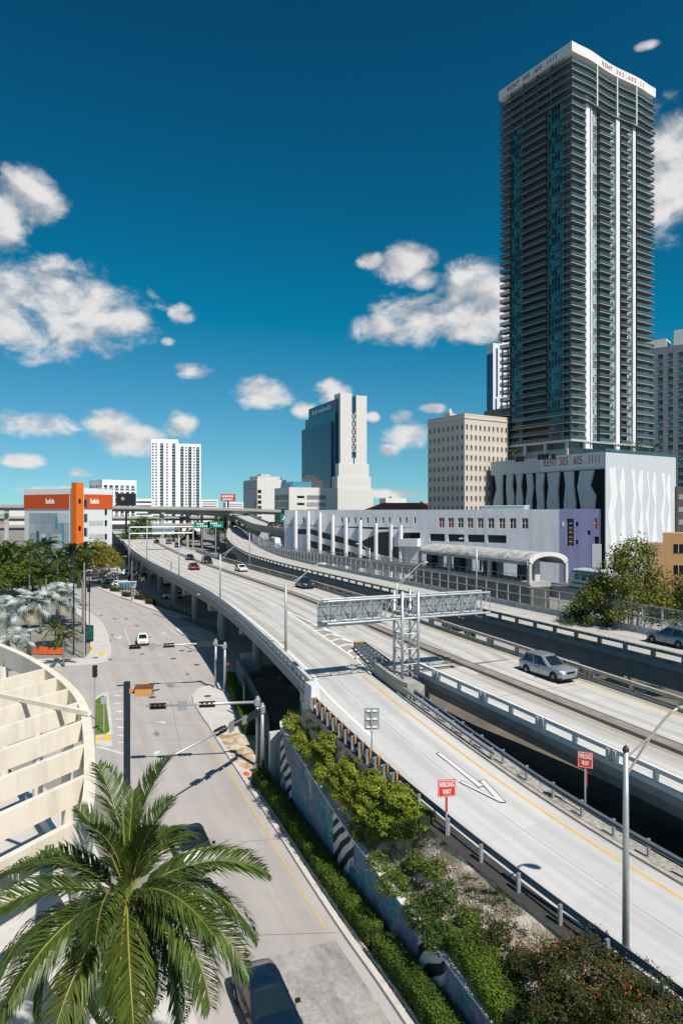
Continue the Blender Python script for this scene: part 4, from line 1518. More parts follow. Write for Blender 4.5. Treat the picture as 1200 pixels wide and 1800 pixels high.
# crown band with lettering
cr_o = [(-1.3, D_ + 1.1), (-1.3, -1.4)] + [(x, wave(x) - 0.2) for x in wx[1:]] + [(W_ + 1.1, -1.4), (W_ + 1.1, D_ + 1.1)]
crown = MB().prism(cr_o, TTOP + 0.1, TTOP + 3.3).obj('crown_band', M_twhite, tower)
M_letter = mat('red lettering', (0.36, 0.06, 0.06), 0.6, 0.05, 2)
put_text('RENT  305 . 605 . 1111', 2.35, M_letter, tower, (-1.33, D_ * 0.52, TTOP + 1.6), (R(90), 0, R(-90)), 0.98)
for ch, x in zip('RENT 305.605.11', [W_ * (0.34 + 0.036 * k) for k in range(15)]):
    if ch == ' ':
        continue
    sl = math.atan2(wave(x + 0.5) - wave(x - 0.5), 1.0)
    put_text(ch, 2.1, M_letter, tower, (x, wave(x) - 0.24, TTOP + 1.6), (R(90), 0, sl), 1.0)
MB().bx(8, 34, 6, 24, TTOP + 3.2, TTOP + 6.0).obj('plant_room', M_twhite, tower)
M_bglass0 = mat('dark lobby glass', (0.01, 0.03, 0.036), 0.1, 0.2, 0.5, spec=0.6)
# open colonnade at the foot
for k in range(4):
    MB().bx(-0.7, 0.1, D_ * (0.03 + 0.3 * k), D_ * (0.03 + 0.3 * k) + 0.9, 36.9, TZ0).obj('column', M_twall, tower)
MB().bx(0.3, W_, 0.6, 0.9, 36.9, TZ0).obj('glass_screen', M_bglass0, tower)
MB().bx(-1.1, W_ + 0.5, -1.0, D_ + 0.5, TZ0 - 0.5, TZ0 - 0.12).obj('soffit', M_tslab, tower)

# podium with zigzag panels
PC = (75.9, 196.5)
PLr, PLl = 35.3, 45.3
PTOP = 37.2
podium = thing('parking_podium', 'grey tower podium with black and white zigzag panels', 'podium', (PC[0], PC[1], 0), TA)
M_pod = mat('podium grey', (0.47, 0.49, 0.515), 0.85, 0.05, 0.3, streak=((0.4, 0.4, 0.06), (0.42, 0.44, 0.47), 0.5))
M_pod_l = mat('podium pale zigzag', (0.63, 0.64, 0.645), 0.85, 0.04, 0.3)
M_pod_b = mat('podium black', (0.006, 0.008, 0.009), 0.8, 0.2, 0.5)
MB().bx(0.6, PLr, 0.6, PLl, 0, PTOP - 0.2).obj('wall', M_pod_b, podium)
MB().bx(11, 57, 20, 53, 0, PTOP - 0.15).obj('rear_block', M_pod, podium)
MB().bx(0, PLr, 0, 0.6, 0, PTOP).obj('wall_panel', M_pod, podium)
zb = face_pt(1040, 825, PC, R(123))[1]
MB().bx(0, 0.6, 0.6, PLl, zb, PTOP).obj('wall_panel', M_pod, podium)
MB().bx(0.6, PLr, 0.6, PLl, PTOP - 0.2, PTOP - 0.1).obj('roof_deck', M_pod, podium)
MB().bx(-0.05, 0.0, 0.3, 1.2, 0, zb).obj('wall_edge', M_pod_b, podium)


def crop3(x, y):
    return 740 + x / 2.609, 700 + y / 2.609


zz = [([(335, 352), (345, 415), (330, 470), (332, 560)], [(372, 352), (370, 420), (372, 480), (374, 560)]),
      ([(390, 350), (388, 420), (392, 480), (390, 560)], [(420, 350), (415, 400), (424, 450), (418, 560)]),
      ([(432, 348), (438, 400), (433, 470), (436, 560)], [(462, 348), (455, 405), (464, 460), (460, 560)]),
      ([(480, 346), (486, 410), (478, 470), (482, 560)], [(506, 346), (512, 405), (504, 470), (506, 560)]),
      ([(526, 344), (524, 410), (530, 470), (528, 560)], [(562, 343), (556, 410), (560, 475), (560, 560)]),
      ([(576, 342), (582, 410), (574, 480), (578, 560)], [(632, 338), (624, 420), (628, 500), (626, 560)]),
      ([(652, 337), (660, 400), (652, 480), (655, 560)], [(696, 335), (698, 410), (706, 480), (700, 560)]),
      ([(726, 333), (714, 410), (730, 500), (728, 560)], [(790, 330), (772, 400), (798, 446), (786, 560)])]
for (lf, rt) in zz:
    pts = []
    for (x, y) in lf + rt[::-1]:
        t, z = face_pt(*crop3(x, y), PC, R(123))
        pts.append((t, min(z, zb - 0.02) if y < 400 else z))
    n = len(pts)
    b = MB()
    b.add([(-0.02, t, z) for t, z in pts] + [(0.58, t, z) for t, z in pts], [tuple(range(n)), tuple(reversed(range(n, 2 * n)))] + [(i, i + n, (i + 1) % n + n, (i + 1) % n) for i in range(n)])
    b.obj('zigzag_panel', M_pod, podium)
zr = [(860, 905, 893), (915, 945, 940), (963, 990, 985), (998, 1025, 1020), (1032, 1050, 1045), (1063, 1085, 1075), (1100, 1122, 1112), (1128, 1150, 1160)]
for i, (a, b_, c) in enumerate(zr):
    j = (1, -1)[i % 2]
    w0 = (b_ - a) * 0.62
    rows = [(320 + i * 4, a - 2 * j, a + w0 * (0.7 + 0.35 * (i % 3 == 0))), (430 + 14 * j, a + 9 * j, a + w0 * (1.15 + 0.2 * j)), (520 + 20 * j, a - 6 * j, a + w0 * 0.8), (640, a + 7 * j, a + w0 * 1.2), (760, a + 2, a + w0)]
    pts = [(x, y) for (y, x, _) in rows] + [(x, y) for (y, _, x) in rows[::-1]]
    pts = [face_pt(*crop3(x, y), PC, TA) for (x, y) in pts]
    n = len(pts)
    MB().add([(t, -0.06, z) for t, z in pts] + [(t, 0.02, z) for t, z in pts], [tuple(reversed(range(n))), tuple(range(n, 2 * n))] + [(i_, (i_ + 1) % n, (i_ + 1) % n + n, i_ + n) for i_ in range(n)]).obj('zigzag_panel', M_pod_l, podium)
t0, z0 = face_pt(953, 818, PC, R(123))
t1, z1 = face_pt(1056, 809, PC, R(123))
put_text('RENT 305 . 605 . 1111', 3.5, M_letter, podium, (-0.03, (t0 + t1) / 2, (z0 + z1) / 2 + 0.5), (R(90), 0, R(-90)), (t0 - t1) / 33.0)
M_podsign = mat('podium sign ground', (0.58, 0.60, 0.62), 0.8, 0.04, 0.5)
MB().bx(-0.02, 0.01, t1 - 0.8, t0 + 0.8, (z0 + z1) / 2 - 1.7, (z0 + z1) / 2 + 2.6).obj('sign_ground', M_podsign, podium)
for (a, b_, y0, y1) in ((905, 921, 803, 811), (944, 964, 799, 807), (968, 976, 799, 807)):
    ta, za = face_pt(a, y0, PC, R(123))
    tb, zb_ = face_pt(b_, y1, PC, R(123))
    MB().bx(-0.03, 0.3, tb, ta, zb_, za).obj('vent_opening', M_black, podium)
MB().bx(0.2, PLr - 0.2, 0.15, 0.22, PTOP, PTOP + 1.2).obj('glass_balustrade', M_trail, podium)

# long lavender parking building
LC = (56.9, 150.0)
LA = math.atan2(0.6, -0.8)           # from the right corner away to the left
LLEN = 92.5
LB = (LC[0] - 0.8 * LLEN, LC[1] + 0.6 * LLEN)
LTOP = 20.6
garage = thing('parking_garage', 'long pale lavender parking garage with white fins and red panes', 'parking garage', (LB[0], LB[1], 0), math.atan2(-0.6, 0.8))
M_gar = mat('lavender render', (0.66, 0.665, 0.71), 0.85, 0.05, 0.25, blotch=(0.2, (0.58, 0.585, 0.62), 0.6, 0.52), streak=((0.7, 0.7, 0.05), (0.47, 0.475, 0.50), 0.7))
M_gar_p = mat('violet render', (0.28, 0.275, 0.46), 0.85, 0.06, 0.3, streak=((0.5, 0.5, 0.06), (0.16, 0.16, 0.34), 0.5))
M_gar_w = mat('white fins', (0.68, 0.68, 0.69), 0.8, 0.04, 0.4)
M_gar_d = mat('garage interior shade', (0.04, 0.042, 0.045), 0.9, 0.2, 0.5)  # unlit interior put into the colour of the backs behind openings
M_redpane = pane_mat('red and dark panes', (0.02, 0.015, 0.015), (0.30, 0.035, 0.012), 0.15, 0.35)
M_orpane = pane_mat('orange panes', (0.55, 0.13, 0.01), (0.62, 0.20, 0.02), 0.2, 0.5)


def GX(px):
    return LLEN - col_t(px, LC, LA)


def GP(px, py):
    t, z = face_pt(px, py, LC, LA)
    return LLEN - t, z


def wall_open(parent, x0, x1, z0, z1, ops, m, md, depth=0.7, y=0.0, name='wall', rev=None):
    """a wall with real openings: front cells, reveals and a dark back"""
    xs = sorted({x0, x1} | {min(max(o[0], x0), x1) for o in ops} | {min(max(o[1], x0), x1) for o in ops})
    zs = sorted({z0, z1} | {o[2] for o in ops} | {o[3] for o in ops})
    b = MB()
    for i in range(len(xs) - 1):
        for j in range(len(zs) - 1):
            cx, cz = (xs[i] + xs[i + 1]) / 2, (zs[j] + zs[j + 1]) / 2
            if any(o[0] < cx < o[1] and o[2] < cz < o[3] for o in ops):
                continue
            b.quad((xs[i], y, zs[j]), (xs[i + 1], y, zs[j]), (xs[i + 1], y, zs[j + 1]), (xs[i], y, zs[j + 1]), 0)
    for (a, c, d, e) in ops:
        yy = y + depth
        b.quad((a, y, d), (a, yy, d), (c, yy, d), (c, y, d), 0)
        b.quad((a, y, e), (c, y, e), (c, yy, e), (a, yy, e), 0)
        b.quad((a, y, d), (a, y, e), (a, yy, e), (a, yy, d), 0)
        b.quad((c, y, d), (c, yy, d), (c, yy, e), (c, y, e), 0)
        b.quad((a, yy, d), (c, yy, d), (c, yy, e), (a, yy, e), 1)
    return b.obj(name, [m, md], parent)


gx0, gxr, gxp = GX(738), GX(982), LLEN
wins = [775.6, 792, 809, 826, 844, 862.6, 881.8, 901, 922]
ZW = GP(850, 919.3)[1]
Z2a, Z2b = GP(822, 953)[1], GP(822, 939.5)[1]
ops = []
for px in wins:
    x = GX(px)
    zc = ZW
    ops.append((x - 0.78, x + 0.78, zc - 1.2, zc + 1.2))
for (a, b_) in ((754.6, 781.4), (786.8, 815.5), (821, 851), (856, 889.5)):
    ops.append((GX(a), GX(b_), Z2a, Z2b))
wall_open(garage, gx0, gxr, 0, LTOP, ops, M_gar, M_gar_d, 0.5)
for px in wins:
    x = GX(px)
    b = MB()
    for sx in (0, 1):
        for sz in (0, 1):
            xa_, za_ = x - 0.76 + sx * 0.78, ZW - 1.18 + sz * 1.2
            b.quad((xa_, 0.22, za_), (xa_ + 0.74, 0.22, za_), (xa_ + 0.74, 0.22, za_ + 1.15), (xa_, 0.22, za_ + 1.15), 0)
    b.bx(x - 0.05, x + 0.05, 0.12, 0.24, ZW - 1.2, ZW + 1.2, 1).bx(x - 0.78, x + 0.78, 0.12, 0.24, ZW - 0.05, ZW + 0.05, 1)
    b.obj('window', [M_redpane, M_gar_w], garage)
# violet end bay
ops = []
vi = [((995, 911.6), (1007.5, 960.5)), ((1010.7, 917.5), (1015.5, 925)), ((1031.5, 932.5), (1036.8, 940.5)), ((1010.7, 949), (1015.5, 957)), ((1043.5, 911), (1049.5, 929.5)), ((1043.5, 943), (1053, 960))]
for (a, c) in vi:
    xa, za = GP(*a)
    xb, zb_ = GP(*c)
    ops.append((xa, xb, min(zb_, za), max(za, zb_)))
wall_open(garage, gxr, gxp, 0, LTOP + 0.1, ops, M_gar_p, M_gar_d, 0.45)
xa, xb, za, zb_ = ops[0]
b = MB()
for k in range(6):
    z = za + (zb_ - za) * k / 6
    b.quad((xa + (xb - xa) * 0.35, 0.2, z + 0.06), (xb - (xb - xa) * 0.2, 0.2, z + 0.06), (xb - (xb - xa) * 0.2, 0.2, z + (zb_ - za) / 6 - 0.06), (xa + (xb - xa) * 0.35, 0.2, z + (zb_ - za) / 6 - 0.06), 0)
    b.bx(xa + (xb - xa) * 0.3, xb - (xb - xa) * 0.15, 0.1, 0.24, z - 0.05, z + 0.05, 1)
b.obj('window', [M_redpane, M_gar_w], garage)
xa, xb, za, zb_ = ops[4]
MB().quad((xa, 0.2, za), (xb, 0.2, za), (xb, 0.2, zb_), (xa, 0.2, zb_)).bx(xa, xb, 0.12, 0.24, (za + zb_) / 2 - 0.05, (za + zb_) / 2 + 0.05, 1).obj('window', [M_orpane, M_gar_w], garage)
x, z = GP(989, 921)
MB().bx(x - 0.25, x + 0.25, -0.06, 0.02, z - 0.5, z + 0.5).obj('wall_sign', M_gar_w, garage)
x, z = GP(1048, 972)
MB().bx(x - 1.0, x + 1.0, -0.06, 0.02, 6, z + 2.0).obj('white_panel', M_gar_w, garage)
# return wall and back, roof
SK = -0.42            # the end wall runs back at a skew
MB().prism([(gxp, 0.0), (gxp + SK * 26, 26), (gxp + SK * 26 - 0.4, 26), (gxp - 0.4, 0.0)], 0, LTOP + 0.1).obj('side_wall', M_gar_p, garage)
MB().prism([(0.3, 5), (gxp + SK * 5 - 0.5, 5), (gxp + SK * 26 - 0.5, 26), (0.3, 26)], 0, LTOP - 0.8).obj('back_block', M_gar, garage)
MB().bx(0.0, 0.3, 0, 26, 0, LTOP).obj('side_wall', M_gar, garage)
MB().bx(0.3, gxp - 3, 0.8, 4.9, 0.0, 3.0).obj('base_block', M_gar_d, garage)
MB().bx(gx0, gxp - 2.5, 0.6, 4.95, LTOP - 1.1, LTOP - 0.85).obj('roof_deck', M_rail_grey, garage)
# ramp bays on the left: dark depth behind, sloping spandrels, white fins
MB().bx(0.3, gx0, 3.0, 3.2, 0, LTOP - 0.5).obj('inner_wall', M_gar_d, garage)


def gpoly(name, pix, m, y0=0.0, y1=0.35):
    pts = [GP(*p) for p in pix]
    n = len(pts)
    ar = sum(pts[i][0] * pts[(i + 1) % n][1] - pts[(i + 1) % n][0] * pts[i][1] for i in range(n))
    if ar < 0:
        pts = pts[::-1]
    return MB().add([(x, y0, z) for x, z in pts] + [(x, y1, z) for x, z in pts], [tuple(range(n)), tuple(reversed(range(n, 2 * n)))] + [(i, i + n, (i + 1) % n + n, (i + 1) % n)[::-1] for i in range(n)]).obj(name, m, garage)


x_e = GX(516)
wl = [(GX(p - 1.6), GX(p + 1.6), *sorted((GP(p, 919)[1], GP(p, 909.5)[1]))) for p in (521, 533, 541, 601, 612, 624, 634, 646, 660, 673, 684, 703, 714, 729, 742)]
zlo = GP(630, 926)[1]
wall_open(garage, 0.3, gx0, zlo, LTOP, [o for o in wl if o[1] < gx0], M_gar, M_gar_d, 0.4, name='upper_wall')
gpoly('spandrel', [(541, 922), (600, 927), (668, 931), (738, 927), (738, 936), (709, 936), (700, 961), (690, 961), (690, 935), (668, 935), (633, 952.5), (588, 941), (546.5, 930)], M_gar)
gpoly('spandrel', [(546, 938.5), (563, 945), (633, 964), (658, 972.5), (703, 983), (703, 996), (658, 982), (633, 975), (563, 954.5), (546, 950)], M_gar_w, -0.2, 0.3)
gpoly('spandrel', [(546, 962), (600, 978), (660, 994), (700, 1003), (700, 1030), (546, 1000)], M_gar, -0.1, 0.3)
gpoly('end_wall', [(500.5, 922), (518, 922), (518, 1000), (500.5, 1000)], M_gar)
gpoly('end_wall', [(518, 939), (546, 939), (546, 1010), (518, 1010)], M_gar)
gpoly('end_wall', [(518, 922), (546, 922), (546, 930), (518, 930)], M_gar)
gpoly('end_wall', [(738, 960), (705, 961), (709, 1015), (738, 1020)], M_gar, 0.1, 0.4)
gpoly('corner_slab', [(705, 947), (738.5, 946.5), (738.5, 960.5), (705, 960)], M_gar_w, -1.6, 0.2)
for px, ty, by in ((523, 897.6, 972), (545, 898, 975), (565.5, 901, 978), (588, 906, 982), (611, 910, 986), (636, 914, 990), (663.6, 920, 994), (690, 922, 997), (707, 923, 999)):
    x, zt = GP(px, ty)
    zb_ = GP(px, by)[1]
    MB().bx(x - 0.28, x + 0.28, -1.3, -0.35, 0, zt).obj('fin', M_gar_w, garage)
rb = thing('rooftop_unit', 'white and glass rooftop box on the lavender parking garage', 'rooftop unit', (0, 0, 0), 0)
pc = Q(887, 891, 182)
MB().box((pc.x, pc.y, LTOP - 0.8 + 0.9), (12.0, 3.5, 1.8), math.atan2(-0.6, 0.8)).obj('housing', M_tglass2, rb)
MB().box((pc.x, pc.y, LTOP + 1.05), (12.2, 3.7, 0.16), math.atan2(-0.6, 0.8)).obj('lid', M_gar_w, rb)
rb.location = (pc.x, pc.y, LTOP - 0.8)
for ch in rb.children:
    ch.matrix_parent_inverse = Matrix.Translation((-pc.x, -pc.y, -(LTOP - 0.8)))


# beige office block with punched windows
def punched(name, label, cat, c, rz, w, d, h, wx_, wz_, cols_r, cols_l, rows, m, mg, top_gap=2.0, bot=0.0, ww=1.1, wh=1.7, ml=None, frame=None, fh=None):
    """a block seen on its corner: windows as recessed boxes with sill and pane on both faces"""
    t = thing(name, label, cat, (c[0], c[1], 0), rz)
    fh = fh or (h - top_gap - bot) / rows
    opr = [((i + 0.5) * w / cols_r - ww / 2, (i + 0.5) * w / cols_r + ww / 2, bot + (k + 0.5) * fh - wh / 2, bot + (k + 0.5) * fh + wh / 2) for i in range(cols_r) for k in range(rows)]
    opl = [((i + 0.5) * d / cols_l - ww / 2, (i + 0.5) * d / cols_l + ww / 2, bot + (k + 0.5) * fh - wh / 2, bot + (k + 0.5) * fh + wh / 2) for i in range(cols_l) for k in range(rows)]
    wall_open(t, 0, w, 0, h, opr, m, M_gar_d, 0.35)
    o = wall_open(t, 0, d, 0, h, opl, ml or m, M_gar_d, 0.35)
    o.rotation_euler = (0, 0, R(-90))
    o.location = (0, d, 0)
    MB().bx(w - 0.02, w + 0.0, 0, d, 0, h).bx(0, w, d - 0.02, d, 0, h).bx(0, w, 0, d, h - 0.6, h - 0.5).obj('back_wall', m, t)
    me = MB().quad((-ww / 2, 0.3, -wh / 2), (ww / 2, 0.3, -wh / 2), (ww / 2, 0.3, wh / 2), (-ww / 2, 0.3, wh / 2), 0).bx(-ww / 2 - 0.08, ww / 2 + 0.08, -0.12, 0.1, -wh / 2 - 0.14, -wh / 2, 1).bx(-0.04, 0.04, 0.2, 0.3, -wh / 2, wh / 2, 1).mesh('window', [mg, frame or m])
    for (a, b_, z0_, z1_) in opr:
        link('window', me, t, loc=((a + b_) / 2, 0, (z0_ + z1_) / 2))
    for (a, b_, z0_, z1_) in opl:
        link('window', me, t, loc=(0, d - (a + b_) / 2, (z0_ + z1_) / 2), rz=R(-90))
    return t


M_beige = mat('beige stone', (0.53, 0.465, 0.40), 0.85, 0.05, 0.3, streak=((0.6, 0.6, 0.08), (0.52, 0.46, 0.40), 0.5))
M_dkpane = pane_mat('dark office panes', (0.012, 0.013, 0.015), (0.06, 0.06, 0.06), 0.1, 0.6)
bb = punched('office_block', 'beige stone office block with rows of small square windows', 'office building', Q(816, 900, 230.7)[:2], R(33), 20.8, 19.0, 53.4, 0, 0, 10, 8, 12, M_beige, M_dkpane, top_gap=2.8, bot=9, ww=0.85, wh=1.6)
MB().bx(-0.25, 21.0, -0.25, 19.2, 51.7, 52.1).obj('cornice', M_beige, bb)
MB().bx(1.5, 4.5, 9, 12, 52.8, 54.6).lathe([(0.8, 54.6), (0.8, 55.3), (0.4, 56), (0.0, 56.8)], 10, 0, (3, 10.5, 0)).obj('roof_turret', M_beige, bb)
bd = MB().box((*Q(893, 900, 285)[:2], 31), (18, 10, 62), R(33))
bdo = bd.obj('service_tower', mat('brown grey render', (0.26, 0.23, 0.21), 0.85, 0.08, 0.3))
tag(bdo, 'brown grey block rising behind the beige office block', 'building')

# striped white tower half hidden behind the dark tower
st = thing('striped_tower', 'white tower with dark blue vertical stripes behind the apartment tower', 'tower', (*Q(866, 900, 420)[:2], 0), R(20))
MB().bx(0, 34, 0, 7, 0, 124).bx(8, 34, 2, 7, 124, 132).obj('wall', mat('white cladding', (0.62, 0.63, 0.66), 0.7, 0.04, 0.3), st)
M_bstripe = pane_mat('blue stripe glass', (0.006, 0.03, 0.08), (0.02, 0.07, 0.14), 0.1, 0.5)
for k in range(8):
    for (z0, z1) in ((30, 78), (79.5, 90), (91, 121)):
        MB().bx(1.5 + k * 4 + (0.6 if z0 > 80 else 0), 2.7 + k * 4 + (0.6 if z0 > 80 else 0), -0.08, 0.02, z0, z1).obj('window_strip', M_bstripe, st)
MB().bx(-0.1, 0, 0, 7, 30, 118).obj('window_strip', M_bstripe, st)

# grey hotel on the right edge
M_hotel = mat('hotel grey', (0.20, 0.215, 0.23), 0.85, 0.06, 0.3)
M_bluep = pane_mat('blue grey panes', (0.02, 0.10, 0.16), (0.08, 0.30, 0.40), 0.08, 0.5)
hb = punched('hotel_block', 'grey hotel block with blue windows beyond the tower', 'hotel', Q(1222, 900, 290)[:2], R(52), 14, 24, 92, 0, 0, 3, 6, 27, M_hotel, M_bluep, top_gap=2.5, ww=2.0, wh=2.1)
MB().bx(2, 10, 12, 21, 91.4, 96).obj('plant_room', M_rail_white, hb)
MB().bx(2, 10, 2, 9, 91.4, 99).obj('stair_head', M_rail_white, hb)

# bank tower: blue glass side, white stepped slab
BK = Q(598, 900, 400)
BA = R(24)
bank_t = thing('bank_tower', 'white stepped office tower with a dark blue glass side', 'office tower', (BK.x, BK.y, 0), BA)
M_bwhite = mat('white stone panels', (0.58, 0.565, 0.54), 0.8, 0.04, 0.3, streak=((0.25, 0.25, 0.05), (0.60, 0.58, 0.55), 0.5))
M_bglass = pane_mat('deep blue glass', (0.004, 0.035, 0.075), (0.008, 0.06, 0.115), 0.05, 0.5, 0.9)
BT = 90.0
MB().bx(0, 7.4, 0, 9, 0, BT).obj('slab_wall', M_bwhite, bank_t)
MB().bx(10.2, 17.2, 0, 9, 0, BT - 0.9).obj('slab_wall', M_bwhite, bank_t)
MB().bx(7.4, 10.2, 1.2, 9, 0, BT - 2).obj('recess_glass', M_bglass, bank_t)
MB().bx(7.4, 8.35, 0.02, 1.2, 0, 52).bx(9.25, 10.2, 0.02, 1.2, 0, 52).bx(8.35, 9.25, 0.03, 1.2, 0, 36).obj('slab_wall', M_bwhite, bank_t)
b = MB()
for k in range(5):
    z = 56 + k * 4.6
    b.beam((7.4, 0.5, z), (10.2, 0.5, z + 4.6), 0.35, 0.35).beam((10.2, 0.62, z), (7.4, 0.62, z + 4.6), 0.35, 0.35).beam((7.4, 0.4, z), (10.2, 0.4, z), 0.35, 0.35)
b.obj('cross_brace', M_bwhite, bank_t)
for (x0, x1, z) in ((-1.2, 18.4, 48.5), (-2.2, 19.6, 41), (-3.2, 20.9, 34), ):
    MB().bx(x0, x1, -0.4 - 0.3 * (48.5 - z) / 7, 9, 0, z).obj('stepped_base', M_bwhite, bank_t)
MB().bx(3.0, 18.0, -1.2, -0.9, 14.2, 16.8).obj('entrance_frieze', M_bwhite, bank_t)
MB().bx(0.5, 16.7, 9, 29, 0, BT - 4).obj('core', M_bwhite, bank_t)
MB().bx(17.2, 17.8, 3, 24, 0, 70).obj('side_glass', M_bglass, bank_t)
for (x0, y0, y1, z1) in ((-0.4, 2.5, 50, BT - 3), (-1.6, 5, 53, 80), (-2.8, 8, 56.5, 74)):
    o = MB().bx(x0, 0.4, y0, y1, 0, z1).obj('glass_block', M_bglass, bank_t)
# curtain wall grid
b = MB()
for k in range(22):
    b.bx(-2.86, -2.8, 8, 56.5, 8 + k * 3.0, 8.16 + k * 3.0)
for k in range(20):
    b.bx(-2.87, -2.8, 8 + k * 2.5, 8.1 + k * 2.5, 8, 74)
b.obj('curtain_wall_grid', mat('blue mullion', (0.02, 0.09, 0.13), 0.3, 0.1, 1, metal=0.5), bank_t)
for k in range(3):  # reflections painted in as paler glass panels
    MB().bx(-2.84 - 0.001 * k, -2.78, 11 + k * 13, 21 + k * 13, 15, 23 - 2 * (k % 2)).obj('reflection_band', pane_mat('painted glass reflection', (0.03, 0.10, 0.14), (0.06, 0.16, 0.2), 0.05, 0.5, 0.9), bank_t)
MB().bx(-0.6, -0.4, 4, 49, BT - 9, BT - 3.1).obj('sign_band', M_bglass, bank_t)
# blurred name on the sign band: unreadable at this distance, a row of white strokes and a red triangle
b = MB()
for k, (hh, ww_) in enumerate(((3.0, 0.9), (1.9, 0.8), (2.6, 0.8), (1.6, 0.6), (2.0, 0.9), (1.8, 1.0), (2.9, 0.7), (1.8, 0.9), (2.0, 0.7), (3.0, 0.7), (2.4, 0.9))):
    b.bx(-0.68, -0.6, 42 - k * 2.8 - ww_ * 0.8, 42 - k * 2.8 + ww_ * 0.8, BT - 7.8, BT - 7.8 + hh)
b.obj('sign_letters', M_signwhite, bank_t)
MB().add([(-0.66, 10.5, BT - 5.4), (-0.66, 6.0, BT - 4.0), (-0.66, 7.6, BT - 8.0)], [(0, 1, 2)]).obj('sign_emblem', M_red_s, bank_t)

# other city blocks between the ramps and the bank tower
lowb = thing('office_slab', 'low white office slab with long dark window bands', 'office building', (*Q(508, 900, 330)[:2], 0), R(26))
MB().bx(0, 26, 0, 20, 0, 32).obj('wall', mat('off white panels', (0.60, 0.585, 0.555), 0.8, 0.05, 0.3), lowb)
for k in range(8):
    MB().bx(4.2, 8.0, -0.1, 0.02, 3 + k * 3.4, 4.1 + k * 3.4).obj('window_band', M_dkpane, lowb)
    MB().bx(9.3, 19.5, -0.1, 0.02, 2.4 + k * 3.4, 4.4 + k * 3.4).obj('window_band', pane_mat('grey slats', (0.20, 0.20, 0.195), (0.30, 0.30, 0.29), 0.5, 0.5, 0.3), lowb)  # slatted window bands in mixed greys
    MB().bx(-0.1, 0.02, 0.8, 19.2, 2.2 + k * 3.4, 4.6 + k * 3.4).obj('window_band', pane_mat('grey slats', (0, 0, 0), (0, 0, 0)), lowb)
MB().bx(4, 14, 5, 15, 32, 35).obj('plant_room', M_bluep, lowb)
blu = thing('blue_office', 'white office block with a dark blue glass corner', 'office building', (*Q(452, 900, 460)[:2], 0), R(30))
MB().bx(0, 22, 0, 24, 0, 42).obj('wall', M_rail_white, blu)
MB().bx(-0.3, 0.1, 0.4, 24, 0, 36).obj('glass_wall', pane_mat('royal blue glass', (0.008, 0.03, 0.12), (0.012, 0.045, 0.16), 0.08, 0.5, 0.8), blu)
MB().bx(-0.4, 0.1, 0.4, 24, 36.2, 41).obj('sign_band', M_bluep, blu)
for k in range(9):
    MB().bx(0.4, 3.0, -0.12, 0.02, 4 + k * 3.6, 6.2 + k * 3.6).obj('window_band', M_dkpane, blu)
MB().bx(2, 20, 4, 18, 42, 44.5).bx(5, 12, 5, 12, 44.5, 46).obj('plant_room', M_rail_grey, blu)
red = thing('red_roof_hall', 'low hall with a long red tiled roof beyond the parking garage', 'hall', (*Q(650, 900, 330)[:2], 0), R(6))
MB().bx(0, 40, 0, 20, 0, 20.8).obj('wall', M_beige, red)
MB().add([(-1, -1, 20.8), (41, -1, 20.8), (41, 21, 20.8), (-1, 21, 20.8), (8, 8, 24.6), (33, 8, 24.6), (33, 12, 24.6), (8, 12, 24.6)], [(0, 1, 5, 4), (1, 2, 6, 5), (2, 3, 7, 6), (3, 0, 4, 7), (4, 5, 6, 7)]).obj('roof', mat('red roof tiles', (0.42, 0.10, 0.045), 0.8, 0.15, 0.8), red)
for i, (px, py, Y, w, h, lab) in enumerate(((690, 880, 800, 26, 36, 'low white rooftop block with dishes far behind the red roof'), (745, 886, 900, 30, 32, 'small teal glass block far behind the red roof'),
                                          (62, 905, 900, 60, 22, 'pale low block on the horizon left of the orange building'), (480, 893, 1100, 60, 26, 'pale block on the horizon behind the overpass'))):
    p = Q(px, 900, Y)
    o = thing('distant_block', lab, 'building', (p.x, p.y, 0), R(20))
    MB().box((0, 0, h / 2), (w, 18, h)).obj('wall', M_rail_white if i != 1 else M_bluep, o)
    MB().box((2, 0, h + 1), (w * 0.4, 8, 2)).obj('plant_room', M_rail_grey, o)

# white balcony tower on the left
WT = Q(266, 900, 700)
wt = thing('white_condo_tower', 'white apartment tower with dark balcony columns on the skyline', 'tower', (WT.x, WT.y, 0), R(14))
M_wt = mat('white tower paint', (0.78, 0.78, 0.78), 0.8, 0.03, 0.3)
MB().bx(0, 27, 0, 18, 0, 95).bx(26, 50, 2, 20, 0, 91).obj('wall', M_wt, wt)
M_wtg = pane_mat('white tower panes', (0.02, 0.035, 0.05), (0.10, 0.16, 0.2), 0.1, 0.5)
bme = MB().bx(0, 2.9, -0.14, 0.02, 0.5, 2.2, 0).bx(-0.2, 3.1, -1.4, 0, 0, 0.2, 1).bx(-0.2, 3.1, -1.4, -1.3, 0.2, 1.0, 2).mesh('balcony', [M_wtg, M_wt, M_wtg])
wme = MB().bx(0, 1.6, -0.14, 0.02, 0.6, 2.2, 0).mesh('window', [M_wtg])
for k in range(29):
    z = 6 + k * 2.95
    for x in (9.2, 21.2, 29.5, 37.5, 45.5):
        if x > 26 and k > 27:
            continue
        link('balcony', bme, wt, loc=(x, 0 if x < 26 else 2, z))
    for x in (1.0, 4.2, 15.0, 34.2, 42.2):
        if x > 26 and k > 27:
            continue
        link('window', wme, wt, loc=(x, 0 if x < 26 else 2, z))
MB().bx(-0.3, 0.02, 1, 4.5, 5, 90).obj('glass_strip', M_bluep, wt)

